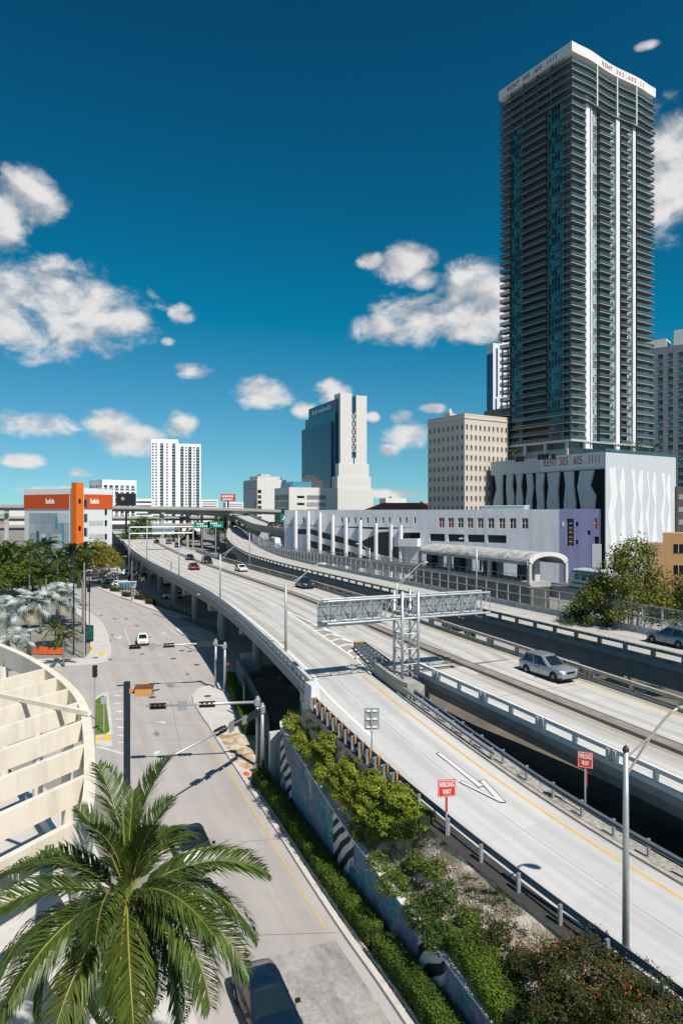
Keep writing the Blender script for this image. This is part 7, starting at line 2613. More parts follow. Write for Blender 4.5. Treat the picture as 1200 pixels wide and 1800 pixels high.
L_bright = leafmat('bright shrub leaves', (0.135, 0.190, 0.016), (0.230, 0.270, 0.024))
L_mid = leafmat('mid green leaves', (0.075, 0.125, 0.016), (0.115, 0.170, 0.020))
L_dark = leafmat('dark hedge leaves', (0.036, 0.072, 0.012), (0.064, 0.108, 0.016))
L_hedge = leafmat('clipped hedge leaves', (0.060, 0.115, 0.010), (0.115, 0.180, 0.014))
L_olive = leafmat('olive flowering leaves', (0.038, 0.050, 0.010), (0.060, 0.070, 0.014))
L_yel = leafmat('yellow green leaves', (0.16, 0.17, 0.022), (0.26, 0.22, 0.03))
L_tree = leafmat('tree leaves', (0.045, 0.085, 0.016), (0.085, 0.125, 0.022))
L_palm = leafmat('palm leaflets', (0.036, 0.072, 0.014), (0.078, 0.115, 0.019), 0.22, 0.4, 0.4)
L_palm2 = leafmat('olive palm leaflets', (0.048, 0.080, 0.015), (0.100, 0.125, 0.021), 0.22, 0.4, 0.45)
L_palmd = leafmat('dark palm leaflets', (0.030, 0.065, 0.014), (0.055, 0.095, 0.018), 0.2, 0.35, 0.45)
L_palmy = leafmat('yellowing palm leaflets', (0.11, 0.15, 0.02), (0.23, 0.20, 0.03), 0.25, 0.4, 0.45)
L_silver = leafmat('silver palm leaves', (0.24, 0.30, 0.30), (0.36, 0.41, 0.39), 0.15, 0.3, 0.5)
L_dry = leafmat('dry palm leaves', (0.36, 0.32, 0.22), (0.48, 0.43, 0.32), 0.15, 0.3, 0.7)
M_rachis = mat('palm midrib', (0.21, 0.20, 0.045), 0.5, 0.2, 2)
M_bark = mat('grey bark', (0.20, 0.18, 0.155), 0.9, 0.25, 3.0, bump=0.5)
M_flower = leafmat('orange red blossoms', (0.24, 0.048, 0.012), (0.33, 0.07, 0.02), 0.1, 0.3)


def blob_points(n, r, shell=0.65, noise_=0.25):
    """points through an uneven ellipsoid, denser towards its skin"""
    d = rng.normal(size=(n, 3))
    d /= np.linalg.norm(d, axis=1, keepdims=True)
    f = rng.uniform(shell, 1.0, size=(n, 1)) ** 0.7
    ph = rng.uniform(0, 6.28, size=6)
    lump = 1 + noise_ * (np.sin(d[:, :1] * 5 + ph[0]) * np.sin(d[:, 1:2] * 5 + ph[1]) + 0.6 * np.sin(d[:, 2:3] * 7 + d[:, :1] * 6 + ph[2]) + 0.4 * np.sin(d[:, 1:2] * 11 + ph[3]))
    return d * f * lump * np.array(r), d


def shrub(label, base, r, n, size, m, name='shrub', cat='shrub', group=None, flowers=0, stems=True, parts=1, seed=None, up=0.5):
    t = thing(name, label, cat, base, 0, group)
    pts, d = blob_points(n, (r[0], r[1], r[2]))
    pts[:, 2] += r[2] * 0.75
    keep = pts[:, 2] > 0.02
    link('foliage', quads_mesh('foliage', leaf_quads(pts[keep], size, d[keep], up), m), t)
    core = MB()
    # dark twiggy inside so that no light passes straight through
    st = MB()
    for k in range(7):
        a = 2 * math.pi * k / 7
        st.tube([(0, 0, -0.2), (r[0] * 0.35 * math.cos(a), r[1] * 0.35 * math.sin(a), r[2] * 0.6), (r[0] * 0.7 * math.cos(a), r[1] * 0.7 * math.sin(a), r[2] * 1.15)], [0.03, 0.02, 0.008], 5)
    st.obj('stems', M_bark, t)
    if flowers:
        pf, df = blob_points(flowers, (r[0] * 1.03, r[1] * 1.03, r[2] * 1.03), 0.98)
        pf[:, 2] += r[2] * 0.75
        k = pf[:, 2] > r[2] * 0.5
        link('blossoms', quads_mesh('blossoms', leaf_quads(pf[k], size * 0.62, df[k], 0.8, 0.9), M_flower), t)
    return t


def hedge(label, path, w, h, dens, size, m, name='hedge', group=None, rough=0.08):
    """clipped hedge: leaves over the skin of a box swept along a path"""
    t = thing(name, label, 'hedge', path[0], 0, group)
    pts, outs = [], []
    nr_ = normals2(path)
    for i in range(len(path) - 1):
        L_ = (path[i + 1] - path[i]).length
        for kind, area in (('top', w * L_), ('l', h * L_), ('r', h * L_)):
            n = int(area * dens)
            f = rng.uniform(0, 1, n)
            g = rng.uniform(0, 1, n)
            base = np.array(path[i])[None] * (1 - f[:, None]) + np.array(path[i + 1])[None] * f[:, None]
            q = np.array([nr_[i][0], nr_[i][1], 0.0])
            wob = 1 + 0.10 * np.sin(base[:, 0] * 2.1 + base[:, 1] * 1.3) + 0.06 * np.sin(base[:, 1] * 5.0)
            if kind == 'top':
                p = base + q * ((g - 0.5) * w)[:, None]
                p[:, 2] += h * (0.96 + 0.04 * wob) - 0.10 * np.abs(g - 0.5) ** 2 * 4 * h * 0.5 + rng.normal(0, rough * 0.5, n)
                o = np.tile([0, 0, 1.0], (n, 1))
            else:
                s = -1 if kind == 'l' else 1
                p = base + q * (s * w / 2 * wob)[:, None]
                p[:, 2] += g * h
                p += rng.normal(0, rough * 0.5, (n, 3))
                o = np.tile(q * s, (n, 1))
            pts.append(p)
            outs.append(o)
    pts, outs = np.concatenate(pts), np.concatenate(outs)
    link('foliage', quads_mesh('foliage', leaf_quads(pts, size, outs, 0.35), m), t, world=True)
    core = [Vector(p) for p in path]
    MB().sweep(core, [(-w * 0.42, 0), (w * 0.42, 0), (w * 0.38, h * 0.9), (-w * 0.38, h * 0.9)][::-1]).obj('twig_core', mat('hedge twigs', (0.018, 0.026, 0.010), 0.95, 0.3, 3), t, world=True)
    return t


# hedge along the street in front of the mural wall
hp = [p + Vector((0, 0, 0.1)) for p in resample(offset(KERB, 1.02), 0.6)]
hA = [p for p in hp if 30.8 < p.y < 51.3]
hB = [p for p in hp if p.y <= 31.0]
hedge('long clipped hedge at the foot of the mural wall, far stretch', hA, 0.82, 0.95, 620, 0.085, L_hedge)
hedge('clipped hedge at the foot of the mural wall, near stretch', hB, 0.95, 1.02, 620, 0.080, L_hedge)
hc = smooth_path([P(405, 1196, 0.12), P(414, 1222, 0.12), P(426, 1256, 0.12), P(440, 1292, 0.12)], 0.7)
hedge('box hedge on the corner behind the signal poles', hc, 1.0, 1.05, 420, 0.10, L_hedge)
hedge('low hedge left of the slip road', smooth_path([P(0, 1036, 0), P(40, 1030, 0), P(66, 1026, 0)], 1.2), 3.2, 1.6, 120, 0.2, L_mid)
for k, ((px, py), lab) in enumerate((((183, 1034), 'first'), ((197, 1039), 'second'), ((218, 1048), 'third'), ((240, 1053), 'fourth'), ((259, 1061), 'last'))):
    b = P(px, py, 0.1)
    hedge('small clipped bush along the parking lot, %s from the palms' % lab, [b, b + Vector((1.0, -0.9, 0)), b + Vector((2.0, -1.8, 0))], 1.2, 1.0, 160, 0.13, L_dark, name='clipped_bush', group='bushes along the parking lot')


# bank planting: find the place on the bank that the photograph shows at a pixel
_bank = [(s_ / 120, t_ / 30, bank_point(s_ / 120, t_ / 30)) for s_ in range(121) for t_ in range(31)]


def on_bank(px, py):
    best = min(_bank, key=lambda e: (600 + FPX * e[2].x / e[2].y - px) ** 2 + (900 + FPX * (CAM_Z - e[2].z) / e[2].y - py) ** 2)
    return best[2]


bright = [(528, 1262, 0.8, 0.8), (548, 1290, 0.95, 0.85), (572, 1318, 1.0, 0.9), (596, 1352, 1.1, 0.95), (590, 1300, 0.85, 0.85), (625, 1384, 1.15, 1.0), (628, 1344, 0.95, 0.9), (660, 1412, 1.15, 1.0), (668, 1372, 0.95, 0.9), (700, 1432, 1.0, 0.95), (715, 1398, 0.8, 0.8), (745, 1432, 0.75, 0.75)]
names = ['bright green bush at the top of the bank by the bridge', 'bright green bush second from the bridge on the bank', 'bright green bush left of the grey sign back', 'bright green bush below the grey sign post', 'bright green bush against the shoulder near the grey sign',
         'large bright bush in the middle of the bank, lower side', 'bright bush in the middle of the bank, upper side', 'large bright bush low on the bank above the trimmed hedge', 'bright bush on the bank above the long arrow', 'bright bush left of the red sign, lower', 'bright bush left of the red sign, upper', 'small bright bush touching the red sign post']
for (px, py, r, h), lab in zip(bright, names):
    shrub(lab, on_bank(px - 11, py + 17) - Vector((0, 0, 0.12)), (r * 1.0, r * 1.1, h * 0.74), int(4300 * r * r), 0.14, L_bright, group='bright shrubs on the bank')
hb_ = [on_bank(655, 1478), on_bank(700, 1474), on_bank(748, 1470)]
hedge('dark trimmed hedge across the bank below the red sign', resample(hb_, 0.5), 1.25, 0.95, 560, 0.10, L_mid)
for (px, py, r, h, m, lab) in ((700, 1552, 0.85, 0.6, L_mid, 'feathery green bush beside the mural wall'), (770, 1530, 0.55, 0.5, L_mid, 'small fern bush on the stony slope'), (790, 1575, 0.7, 0.6, L_dark, 'dark bush on the stony slope'),
                               (745, 1612, 0.85, 0.65, L_dark, 'dark green bush against the wall coping'), (850, 1655, 0.6, 0.45, L_olive, 'reddish shrub on the stony slope'), (800, 1640, 0.6, 0.5, L_mid, 'low green bush between stones and hedge'),
                               (880, 1640, 0.5, 0.4, L_olive, 'small reddish shrub above the clipped hedge'), (672, 1510, 0.6, 0.5, L_mid, 'leafy bush below the trimmed hedge at the wall'), (735, 1508, 0.55, 0.45, L_mid, 'leafy bush below the trimmed hedge, upper side'),
                               (770, 1650, 0.8, 0.6, L_dark, 'dark bush at the wall before the clipped hedge'), (830, 1610, 0.5, 0.4, L_mid, 'low leafy patch in the middle of the stony slope'), (925, 1690, 0.7, 0.5, L_olive, 'reddish bush beside the large blossoming mound'), (640, 1458, 0.7, 0.6, L_mid, 'dark leafy bush at the wall end of the trimmed hedge')):
    shrub(lab, on_bank(px - 4, py + 14) - Vector((0, 0, 0.08)), (r, r, h), int(4200 * r * r), 0.10, m, flowers=int(60 * r) if m is L_olive else 0, group='small shrubs on the stony slope')
hb2 = resample([on_bank(812, 1668), on_bank(850, 1720), on_bank(885, 1775), on_bank(905, 1800)], 0.45)
hedge('dark clipped hedge on the bank near the bottom edge', hb2, 1.35, 0.8, 620, 0.085, L_hedge)
shrub('large mounded bush dotted with orange blossoms beside the lamp post', on_bank(1015, 1760) + Vector((0.2, 0, -0.2)), (1.9, 1.8, 1.15), 15000, 0.10, L_olive, name='flowering_bush', flowers=1100)
shrub('second blossoming bush at the bottom right corner', on_bank(1110, 1790) + Vector((0.3, -0.9, -0.2)), (1.7, 1.6, 0.95), 11000, 0.10, L_olive, name='flowering_bush', flowers=600)
shrub('low dark green bush in front of the blossoming mound', on_bank(960, 1800) + Vector((0, -0.5, -0.2)), (1.2, 1.1, 0.6), 6500, 0.09, L_dark)


# grass and stones on the bank
def scatter_bank(name, n, fn, m, s0, s1, t0, t1, keep):
    V = []
    for _ in range(n):
        s_, t_ = rng.uniform(s0, s1), rng.uniform(t0, t1)
        if keep(s_, t_):
            V.append(fn(np.array(bank_point(s_, t_))))
    o = link(name, quads_mesh(name, np.concatenate(V), m))
    o['kind'] = 'stuff'
    return o


def tuft(p):
    k = 5
    a = rng.uniform(0, 6.28, k)
    h = rng.uniform(0.10, 0.28, k)
    d = np.stack([np.cos(a), np.sin(a), np.zeros(k)], 1)
    q = np.stack([-np.sin(a), np.cos(a), np.zeros(k)], 1) * 0.012
    base = p + d * 0.03
    tip = p + d * (0.06 + 0.4 * h[:, None]) + np.stack([np.zeros(k), np.zeros(k), h], 1)
    return np.stack([base - q, base + q, tip + q * 0.3, tip - q * 0.3], 1)


def stone(p):
    r = rng.uniform(0.02, 0.06)
    c = p + np.array([0, 0, r * 0.3])
    v = rng.normal(size=(6, 3)) * 0.25 + np.array([[1, 0, 0], [0, 1, 0], [-1, 0, 0], [0, -1, 0], [0, 0, 0.8], [0, 0, -0.8]])
    v = c + v * r
    return np.array([[v[0], v[1], v[4], v[4]], [v[1], v[2], v[4], v[4]], [v[2], v[3], v[4], v[4]], [v[3], v[0], v[4], v[4]]]) + 0


def pn(s_, t_, k=9.0):
    return math.sin(s_ * k * 6 + 1.3) * math.sin(t_ * k * 0.9 + s_ * 7) + 0.5 * math.sin(s_ * k * 15) * math.sin(t_ * k * 2.3)


scatter_bank('bank_grass', 9000, tuft, leafmat('bank grass', (0.075, 0.10, 0.02), (0.16, 0.15, 0.05), 0.2, 0.4), 0.02, 0.98, 0.05, 0.98, lambda s_, t_: pn(s_, t_) > 0.05)
M_stone = mat('pale limestone chips', (0.46, 0.405, 0.34), 0.9, 0.2, 6, island=0.25)
V = np.concatenate([stone(np.array(bank_point(rng.uniform(0.05, 0.95), rng.uniform(0.0, 0.85)))) for _ in range(5200)])
me = bpy.data.meshes.new('limestone_gravel')
tri = V.reshape(-1, 4, 3)[:, :3]
me.vertices.add(len(tri) * 3)
me.vertices.foreach_set('co', tri.astype(np.float32).ravel())
me.loops.add(len(tri) * 3)
me.loops.foreach_set('vertex_index', np.arange(len(tri) * 3, dtype=np.int32))
me.polygons.add(len(tri))
me.polygons.foreach_set('loop_start', np.arange(0, len(tri) * 3, 3, dtype=np.int32))
me.polygons.foreach_set('loop_total', np.full(len(tri), 3, dtype=np.int32))
me.update(calc_edges=True)
me.materials.append(M_stone)
link('limestone_gravel', me)['kind'] = 'stuff'


# ------------------------------------------------------------------ palms
def frond_mesh(L_, rise, droop, n, leaf, wid, twist=0.0, vee=0.5, gap0=0.12, m=None, curl=0.5, rnd=0.12):
    """feather leaf along +x: curved midrib and two rows of hanging leaflets"""
    xs = np.linspace(0, 1, 15)
    ang = rise - droop * xs ** 1.25
    seg = L_ / 14
    px, pz = [0.0], [0.0]
    for k in range(14):
        px.append(px[-1] + seg * math.cos(ang[k]))
        pz.append(pz[-1] + seg * math.sin(ang[k]))
    px, pz = np.array(px), np.array(pz)
    b = MB()
    b.tube([(x, 0, z) for x, z in zip(px, pz)], [0.030 * (1 - 0.85 * k / 14) * (L_ / 3.2) + 0.004 for k in range(15)], 5, 1)
    for i in range(n):
        f = gap0 + (1 - gap0) * (i + 0.5) / n
        x, z = np.interp(f, xs, px), np.interp(f, xs, pz)
        a = np.interp(f, xs, ang)
        env = math.sin(math.pi * min(1, (f - gap0) / (1 - gap0) * 0.80 + 0.16)) ** 0.7
        for s in (-1, 1):
            ll = leaf * env * random.uniform(1 - rnd, 1 + rnd)
            fw = math.radians(random.uniform(32, 48) - 14 * f)        # sweep towards the tip
            lift = vee + random.uniform(-0.22, 0.22)
            t_ = Vector((math.cos(a), 0, math.sin(a)))
            u_ = Vector((-math.sin(a), 0, math.cos(a)))
            d1 = (t_ * math.sin(fw + 0.25) + Vector((0, s, 0)) * math.cos(fw + 0.25) * math.cos(lift) + u_ * math.sin(lift) * 0.8).normalized()
            p0 = Vector((x, 0, z))
            p1 = p0 + d1 * ll * 0.5
            d2 = (d1 + Vector((0, 0, -curl * random.uniform(0.6, 1.3))) + t_ * 0.25).normalized()
            p2 = p1 + d2 * ll * 0.5
            w = wid * random.uniform(0.8, 1.2)
            side = d1.cross(Vector((0, 0, 1)))
            if side.length < 0.05:
                side = d1.cross(t_)
            side = side.normalized() * w / 2
            k = len(b.v)
            b.add([p0 - side * 0.5, p0 + side * 0.5, p1 - side, p1 + side, p2], [(0, 1, 3, 2), (2, 3, 4)], 0)
    return b.mesh('frond', [m or L_palm, M_rachis])


def palm(label, base, h, fronds, meshes, group=None, trunk_r=0.16, lean=(0, 0), name='palm_tree', m_trunk=None):
    """fronds: (azimuth, pitch, roll, mesh index, scale)"""
    t = thing(name, label, 'palm', base, 0, group)
    pts = [(lean[0] * f * f, lean[1] * f * f, h * f) for f in (0, .2, .4, .6, .8, .95)]
    b = MB().tube(pts, [trunk_r * 1.25, trunk_r, trunk_r * .92, trunk_r * .88, trunk_r * .85, trunk_r * .8], 12)
    n = int(h / 0.3)
    for k in range(n):
        f = (k + 0.5) / n * 0.95
        b.lathe([(trunk_r * (1.12 - .25 * f), -0.03), (trunk_r * (1.18 - .25 * f), 0.0), (trunk_r * (1.08 - .25 * f), 0.03)], 10, 0, (lean[0] * f * f, lean[1] * f * f, h * f))
    b.obj('trunk', m_trunk or M_bark, t, smooth=True)
    MB().lathe([(trunk_r * .7, -0.9), (trunk_r * 1.1, -0.5), (trunk_r * .9, 0.1), (trunk_r * .25, 0.5)], 10, 0, (lean[0], lean[1], h)).obj('crown_shaft', mat('green crown shaft', (0.10, 0.14, 0.03), 0.5, 0.2, 2), t, smooth=True)
    for (az, pitch, roll, mi, sc) in fronds:
        o = link('frond', meshes[mi], t, loc=(lean[0] + 0.06 * math.cos(az), lean[1] + 0.06 * math.sin(az), h + 0.15))
        o.rotation_euler = (roll, -pitch, az)
        o.scale = (sc, sc, sc)
    return t


random.seed(11)
hero = [frond_mesh(3.9, 0.55, 1.45, 112, 1.05, 0.046, m=L_palm, vee=0.35, curl=0.6), frond_mesh(4.1, 0.35, 1.6, 116, 1.08, 0.046, m=L_palm, vee=0.2, curl=0.8), frond_mesh(3.7, 0.9, 0.85, 104, 0.95, 0.044, m=L_palm, vee=0.5, curl=0.45),
        frond_mesh(4.0, 0.15, 1.6, 112, 1.02, 0.044, m=L_palm2, vee=0.1, curl=0.9), frond_mesh(2.7, 0.9, 0.9, 76, 0.78, 0.040, m=L_palm, vee=0.6, curl=0.35), frond_mesh(3.9, 0.1, 1.75, 110, 1.05, 0.046, m=L_palmd, vee=0.1, curl=0.9)]
A = math.radians
fr = [(A(136), A(22), A(8), 2, 1.0), (A(58), A(24), A(-20), 2, 1.02), (A(12), A(6), A(14), 0, 1.02), (A(-42), A(2), A(-8), 1, 1.05), (A(-72), A(-2), A(5), 3, 1.0), (A(-100), A(0), A(-6), 3, 1.0), (A(-126), A(-4), A(8), 1, 1.05), (A(-156), A(0), A(-4), 0, 1.08),
      (A(176), A(4), A(10), 0, 1.05), (A(-16), A(-8), A(10), 1, 1.0), (A(100), A(30), A(0), 4, 1.0), (A(40), A(34), A(10), 4, 1.0), (A(-60), A(34), A(-15), 4, 0.95), (A(-130), A(38), A(10), 4, 0.9), (A(160), A(30), A(-12), 4, 1.0), (A(75), A(12), A(-6), 0, 0.8),
      (A(-112), A(-18), A(0), 5, 0.95), (A(-28), A(-22), A(0), 5, 0.95), (A(205), A(-16), A(0), 5, 0.95), (A(150), A(-14), A(0), 5, 0.9), (A(-85), A(16), A(12), 0, 0.9), (A(-5), A(40), A(0), 4, 0.8)] + [(A(20 + 51 * k), A(-34 - 8 * (k % 3)), 0.1 * (k % 3 - 1), 5, 0.8 + 0.05 * (k % 3)) for k in range(7)] + [(A(-115 + 38 * k), A(8 - 7 * (k % 2)), 0.15 * (k % 3 - 1), (1, 5, 0)[k % 3], 0.95) for k in range(6)] + [(A(118), A(-2), 0.1, 1, 0.9), (A(160), A(14), -0.1, 1, 1.05), (A(196), A(2), 0.1, 5, 1.1), (A(34), A(-10), 0.1, 5, 0.9)]
hp_ = palm('big coconut palm crown in the foreground beside the street', (-6.05, 19.3, 0.14), 8.8, [(a_, b_, c_, d_, s_ * 1.07) for a_, b_, c_, d_, s_ in fr], hero, trunk_r=0.17)
MB().tube([(0, 0, 8.8), (-0.1, 0.05, 10.4), (-0.2, 0.1, 12.2)], [0.045, 0.035, 0.004], 6).obj('spear_leaf', mat('young spear leaf', (0.20, 0.23, 0.05), 0.5, 0.15, 2), hp_)
# the same palm species at the bottom edge, only leaf tips in view
small = [frond_mesh(3.1, 0.75, 1.6, 46, 0.85, 0.085, m=L_palmd, vee=0.3, curl=0.7), frond_mesh(3.1, 0.35, 1.7, 46, 0.85, 0.085, m=L_palmd, vee=0.1, curl=0.9), frond_mesh(2.8, 1.05, 1.1, 40, 0.8, 0.075, m=L_palm, vee=0.4, curl=0.5)]
rp_ = random.Random(5)


def palm_fronds(n):
    out = []
    for k in range(n):
        out.append((2 * math.pi * k / n * 2.618 + rp_.uniform(-.2, .2), A(rp_.uniform(-28, 40)), A(rp_.uniform(-12, 12)), rp_.choice((0, 0, 1, 1, 2)), rp_.uniform(.85, 1.15)))
    return out


palm_list = [(22, 150, 11.5, 1.15, 'dark palm at the far left edge of the palm row'), (52, 138, 11.6, 1.2, 'dark palm second in the row before the orange building'), (82, 146, 12.0, 1.25, 'dark palm third in the palm row'),
             (100, 122, 11.2, 1.25, 'dark palm in the middle of the palm row'), (128, 116, 12.0, 1.3, 'tall palm below the orange corner tower whose fronds hang over the street'), (150, 138, 11.6, 1.2, 'dark palm at the right end of the row by the street'),
             (72, 112, 8.6, 1.1, 'shorter palm behind the silver palms'), (146, 112, 9.8, 1.15, 'palm behind the black signal pole')]
for (px, py, h, sc, lab) in palm_list:
    palm(lab, Q(px, 900, py) * Vector((1, 1, 0)), h, [(a_, b_, c_, d_, s_ * sc) for a_, b_, c_, d_, s_ in palm_fronds(22)], small, 'palms before the orange building', 0.17, (rp_.uniform(-.4, .4), rp_.uniform(-.3, .3)))
yp = [frond_mesh(2.0, 0.75, 1.7, 34, 0.55, 0.06, m=L_palmy, vee=0.3, curl=0.8), frond_mesh(2.0, 0.4, 1.6, 34, 0.55, 0.06, m=L_palm, vee=0.2, curl=0.8), frond_mesh(1.8, 1.1, 1.0, 30, 0.5, 0.055, m=L_palm, vee=0.4, curl=0.5)]
palm('small yellowing palm beside the cream pergola', P(112, 1172), 3.4, [(a_, b_, c_, d_ % 3, s_ * 1.25) for a_, b_, c_, d_, s_ in palm_fronds(18)], yp, 'small palms', 0.14)
palm('small green palm between the silver palms and the kiosk', P(98, 1150), 3.2, [(a_, b_, c_, 1 + d_ % 2, s_ * 1.2) for a_, b_, c_, d_, s_ in palm_fronds(16)], yp, 'small palms', 0.14)
palm('small bent palm at the parking lot fence', P(253, 1046), 3.6, [(a_, b_, c_, d_ % 3, s_) for a_, b_, c_, d_, s_ in palm_fronds(12)], [frond_mesh(1.5, 0.5, 1.9, 22, 0.45, 0.06, m=L_dry), frond_mesh(1.5, 0.7, 1.6, 22, 0.45, 0.06, m=L_palmy), frond_mesh(1.4, 1.0, 1.2, 20, 0.4, 0.06, m=L_palm)], 'small palms', 0.13)
# rooftop palms on the podium
def on_pod(u, v):
    c_, s_ = math.cos(TA), math.sin(TA)
    return (PC[0] + u * c_ - v * s_, PC[1] + u * s_ + v * c_, PTOP - 0.1)


for k, (u, v, h, lab) in enumerate(((24, 6, 2.8, 'left of two rooftop palms on the right of the podium'), (33.2, 6, 3.2, 'right of two rooftop palms on the right of the podium'), (3.0, 37, 3.0, 'rooftop palm at the left end of the podium'))):
    palm(lab, on_pod(u, v), h, [(a_, b_, c_, d_, s_ * 0.9) for a_, b_, c_, d_, s_ in palm_fronds(13)], small, 'rooftop palms', 0.15)


# silver fan palms
def fan_mesh(r, m, n=26, pet=1.0, spread=5.2, cup=0.35):
    b = MB()
    b.tube([(0, 0, 0), (pet * 0.6, 0, 0.05), (pet, 0, 0)], [0.05, 0.04, 0.03], 5, 1)
    for k in range(n):
        a = -spread / 2 + spread * k / (n - 1)
        l = r * (1 - 0.25 * (abs(a) / (spread / 2)) ** 2) * random.uniform(0.92, 1.05)
        d = Vector((math.cos(a), math.sin(a), 0))
        q = Vector((-math.sin(a), math.cos(a), 0)) * (r * 0.62 * spread / n * 0.36)
        p0 = Vector((pet, 0, 0))
        d = Vector((d.x * 0.62, d.y, -d.x * 0.78))
        nb_ = Vector((0.78, 0, 0.62))
        q = Vector((q.x * 0.62, q.y, -q.x * 0.78))
        p1 = p0 + d * l * 0.62 + nb_ * (cup * l * 0.30)
        p2 = p0 + d * l + nb_ * (cup * l * 0.30 - 0.10 * l) + Vector((0, 0, -0.05 * l))
        mid = nb_ * (0.05 * r)
        b.add([p0, p1 - q, p1 + mid, p1 + q, p2], [(0, 1, 2), (0, 2, 3), (1, 4, 2), (2, 4, 3)], 0)
    return b.mesh('fan_leaf', [m, M_rachis])


random.seed(4)
fans = [fan_mesh(1.15, L_silver, 22, 1.3), fan_mesh(1.2, L_silver, 24, 1.7), fan_mesh(1.05, L_dry, 20, 1.2, 4.6, 0.1)]


def fan_palm(label, base, h, n, sc):
    t = thing('silver_palm', label, 'palm', base, 0, 'silver fan palms')
    MB().tube([(0, 0, 0), (0, 0, h * 0.5), (0, 0, h)], [0.28, 0.22, 0.25], 12).obj('trunk', M_bark, t, smooth=True)
    for k in range(n):
        az = 2.39996 * k + rp_.uniform(-.2, .2)
        f = k / n
        pitch = A(78 - 112 * f + rp_.uniform(-8, 8))
        o = link('fan_leaf', fans[2] if f > 0.86 else fans[k % 2], t, loc=(0.12 * math.cos(az), 0.12 * math.sin(az), h + 0.3 * (1 - f)))
        o.rotation_euler = (A(rp_.uniform(-25, 25)), -pitch, az)
        o.scale = (sc, sc, sc)
    return t


def g_(px, Y):
    return Vector(((px - 600) / FPX * Y, Y, 0))


fan_palm('silver fan palm, leftmost of the cluster by the pergola', g_(14, 96), 5.4, 19, 1.25)
fan_palm('silver fan palm, middle of the cluster by the pergola', g_(52, 94), 6.4, 20, 1.3)
fan_palm('silver fan palm, rightmost of the cluster by the dark pole', g_(104, 98), 7.0, 20, 1.3)
fan_palm('small silver fan palm low in front of the cluster', g_(30, 86), 3.2, 14, 1.0)


# ------------------------------------------------------------------ broad-leaved trees
def tree(label, base, h, r, m, n, leaf, clumps=16, trunk=0.22, group=None, low=0.35, name='tree', spread=0.34, flat=0.8):
    t = thing(name, label, 'tree', base, 0, group)
    b = MB().tube([(0, 0, 0), (rp_.uniform(-.2, .2), rp_.uniform(-.2, .2), h * low * 0.7), (0, 0, h * (low + 0.12))], [trunk, trunk * .75, trunk * .6], 9)
    P_, O_ = [], []
    for k in range(clumps):
        a = 2.39996 * k + rp_.uniform(-.3, .3)
        f = math.sqrt((k + 0.5) / clumps)
        zz_ = h * (low + 0.15) + (h * (0.97 - low) - h * 0.12) * (1 - f * f * 0.75) * rp_.uniform(0.55, 1.0)
        c = np.array([r * 0.78 * f * math.cos(a), r * 0.78 * f * math.sin(a), zz_])
        b.tube([(0, 0, h * low * 0.8), tuple(c * np.array([.5, .5, 0]) + np.array([0, 0, h * (low + 0.1)])), tuple(c)], [trunk * .4, trunk * .22, trunk * .06], 5)
        rad = r * spread * rp_.uniform(0.75, 1.25)
        p, d = blob_points(n // clumps, (rad, rad, rad * flat), 0.35, 0.3)
        P_.append(p + c)
        O_.append(d)
    b.obj('trunk', M_bark, t, smooth=True)
    P_, O_ = np.concatenate(P_), np.concatenate(O_)
    link('crown', quads_mesh('crown', leaf_quads(P_, leaf, O_, 0.45), m), t)
    return t


tree('yellow green tree in front of the orange building', Vector((-63.5, 181, 0)), 12.5, 6.0, L_yel, 9000, 0.42, 20, 0.25, low=0.25)
tree('dark tree under the right corner of the orange building', Vector((-66, 190, 0)), 11.0, 5.0, L_tree, 7000, 0.42, 16, 0.25, low=0.25)
tree('dense dark tree left of the orange building', g_(6, 163), 12.5, 7.5, L_dark, 9000, 0.55, 20, 0.3, low=0.2)
tree('dense green tree behind the palms at the far left', g_(58, 156), 10.0, 6.0, L_tree, 9000, 0.5, 18, 0.3, low=0.2)
tree('green tree behind the palm row on the left', g_(112, 150), 9.5, 5.0, L_tree, 7000, 0.45, 16, 0.3, low=0.2)
tree('dense tree filling the left edge before the overpass', g_(-30, 150), 12.5, 7.5, L_dark, 9000, 0.5, 18, 0.3, low=0.2)
tree('broad green tree behind the palm row beside the orange building', g_(30, 150), 10.0, 6.0, L_mid, 8000, 0.45, 16, 0.3, low=0.2)
tree('dark tree under the overpass left of the highway bend', Q(248, 925, 300) * Vector((1, 1, 0)), 17, 9, L_dark, 7000, 0.6, 18, 0.3, low=0.25)
tree('green tree between the far ramps under the overpass', Q(396, 925, 345) * Vector((1, 1, 0)), 19, 9, L_dark, 7000, 0.65, 18, 0.3, low=0.3)
tree('tree right of the far ramps behind the flyover', Q(440, 925, 360) * Vector((1, 1, 0)), 15, 8, L_tree, 5000, 0.65, 14, 0.3, low=0.3)
tb = thing
tree('tall airy tree with yellowing leaves in front of the train', Vector((30.5, 72.5, 0)), 17.0, 5.4, leafmat('airy yellowing leaves', (0.075, 0.115, 0.016), (0.20, 0.19, 0.030), 0.3, 0.45), 13500, 0.28, 34, 0.24, low=0.34, spread=0.27, flat=0.75)
tree('green tree right of the airy tree at the picture edge', Vector((36.5, 71.5, 0)), 13.8, 4.6, leafmat('olive street leaves', (0.055, 0.085, 0.016), (0.11, 0.12, 0.025), 0.3, 0.4), 9500, 0.27, 24, 0.2, low=0.36, spread=0.28)
tree('small green tree in the gap left of the airy tree', Vector((26.5, 73.0, 0)), 11.6, 3.2, L_tree, 5200, 0.26, 14, 0.18, low=0.45, spread=0.3)
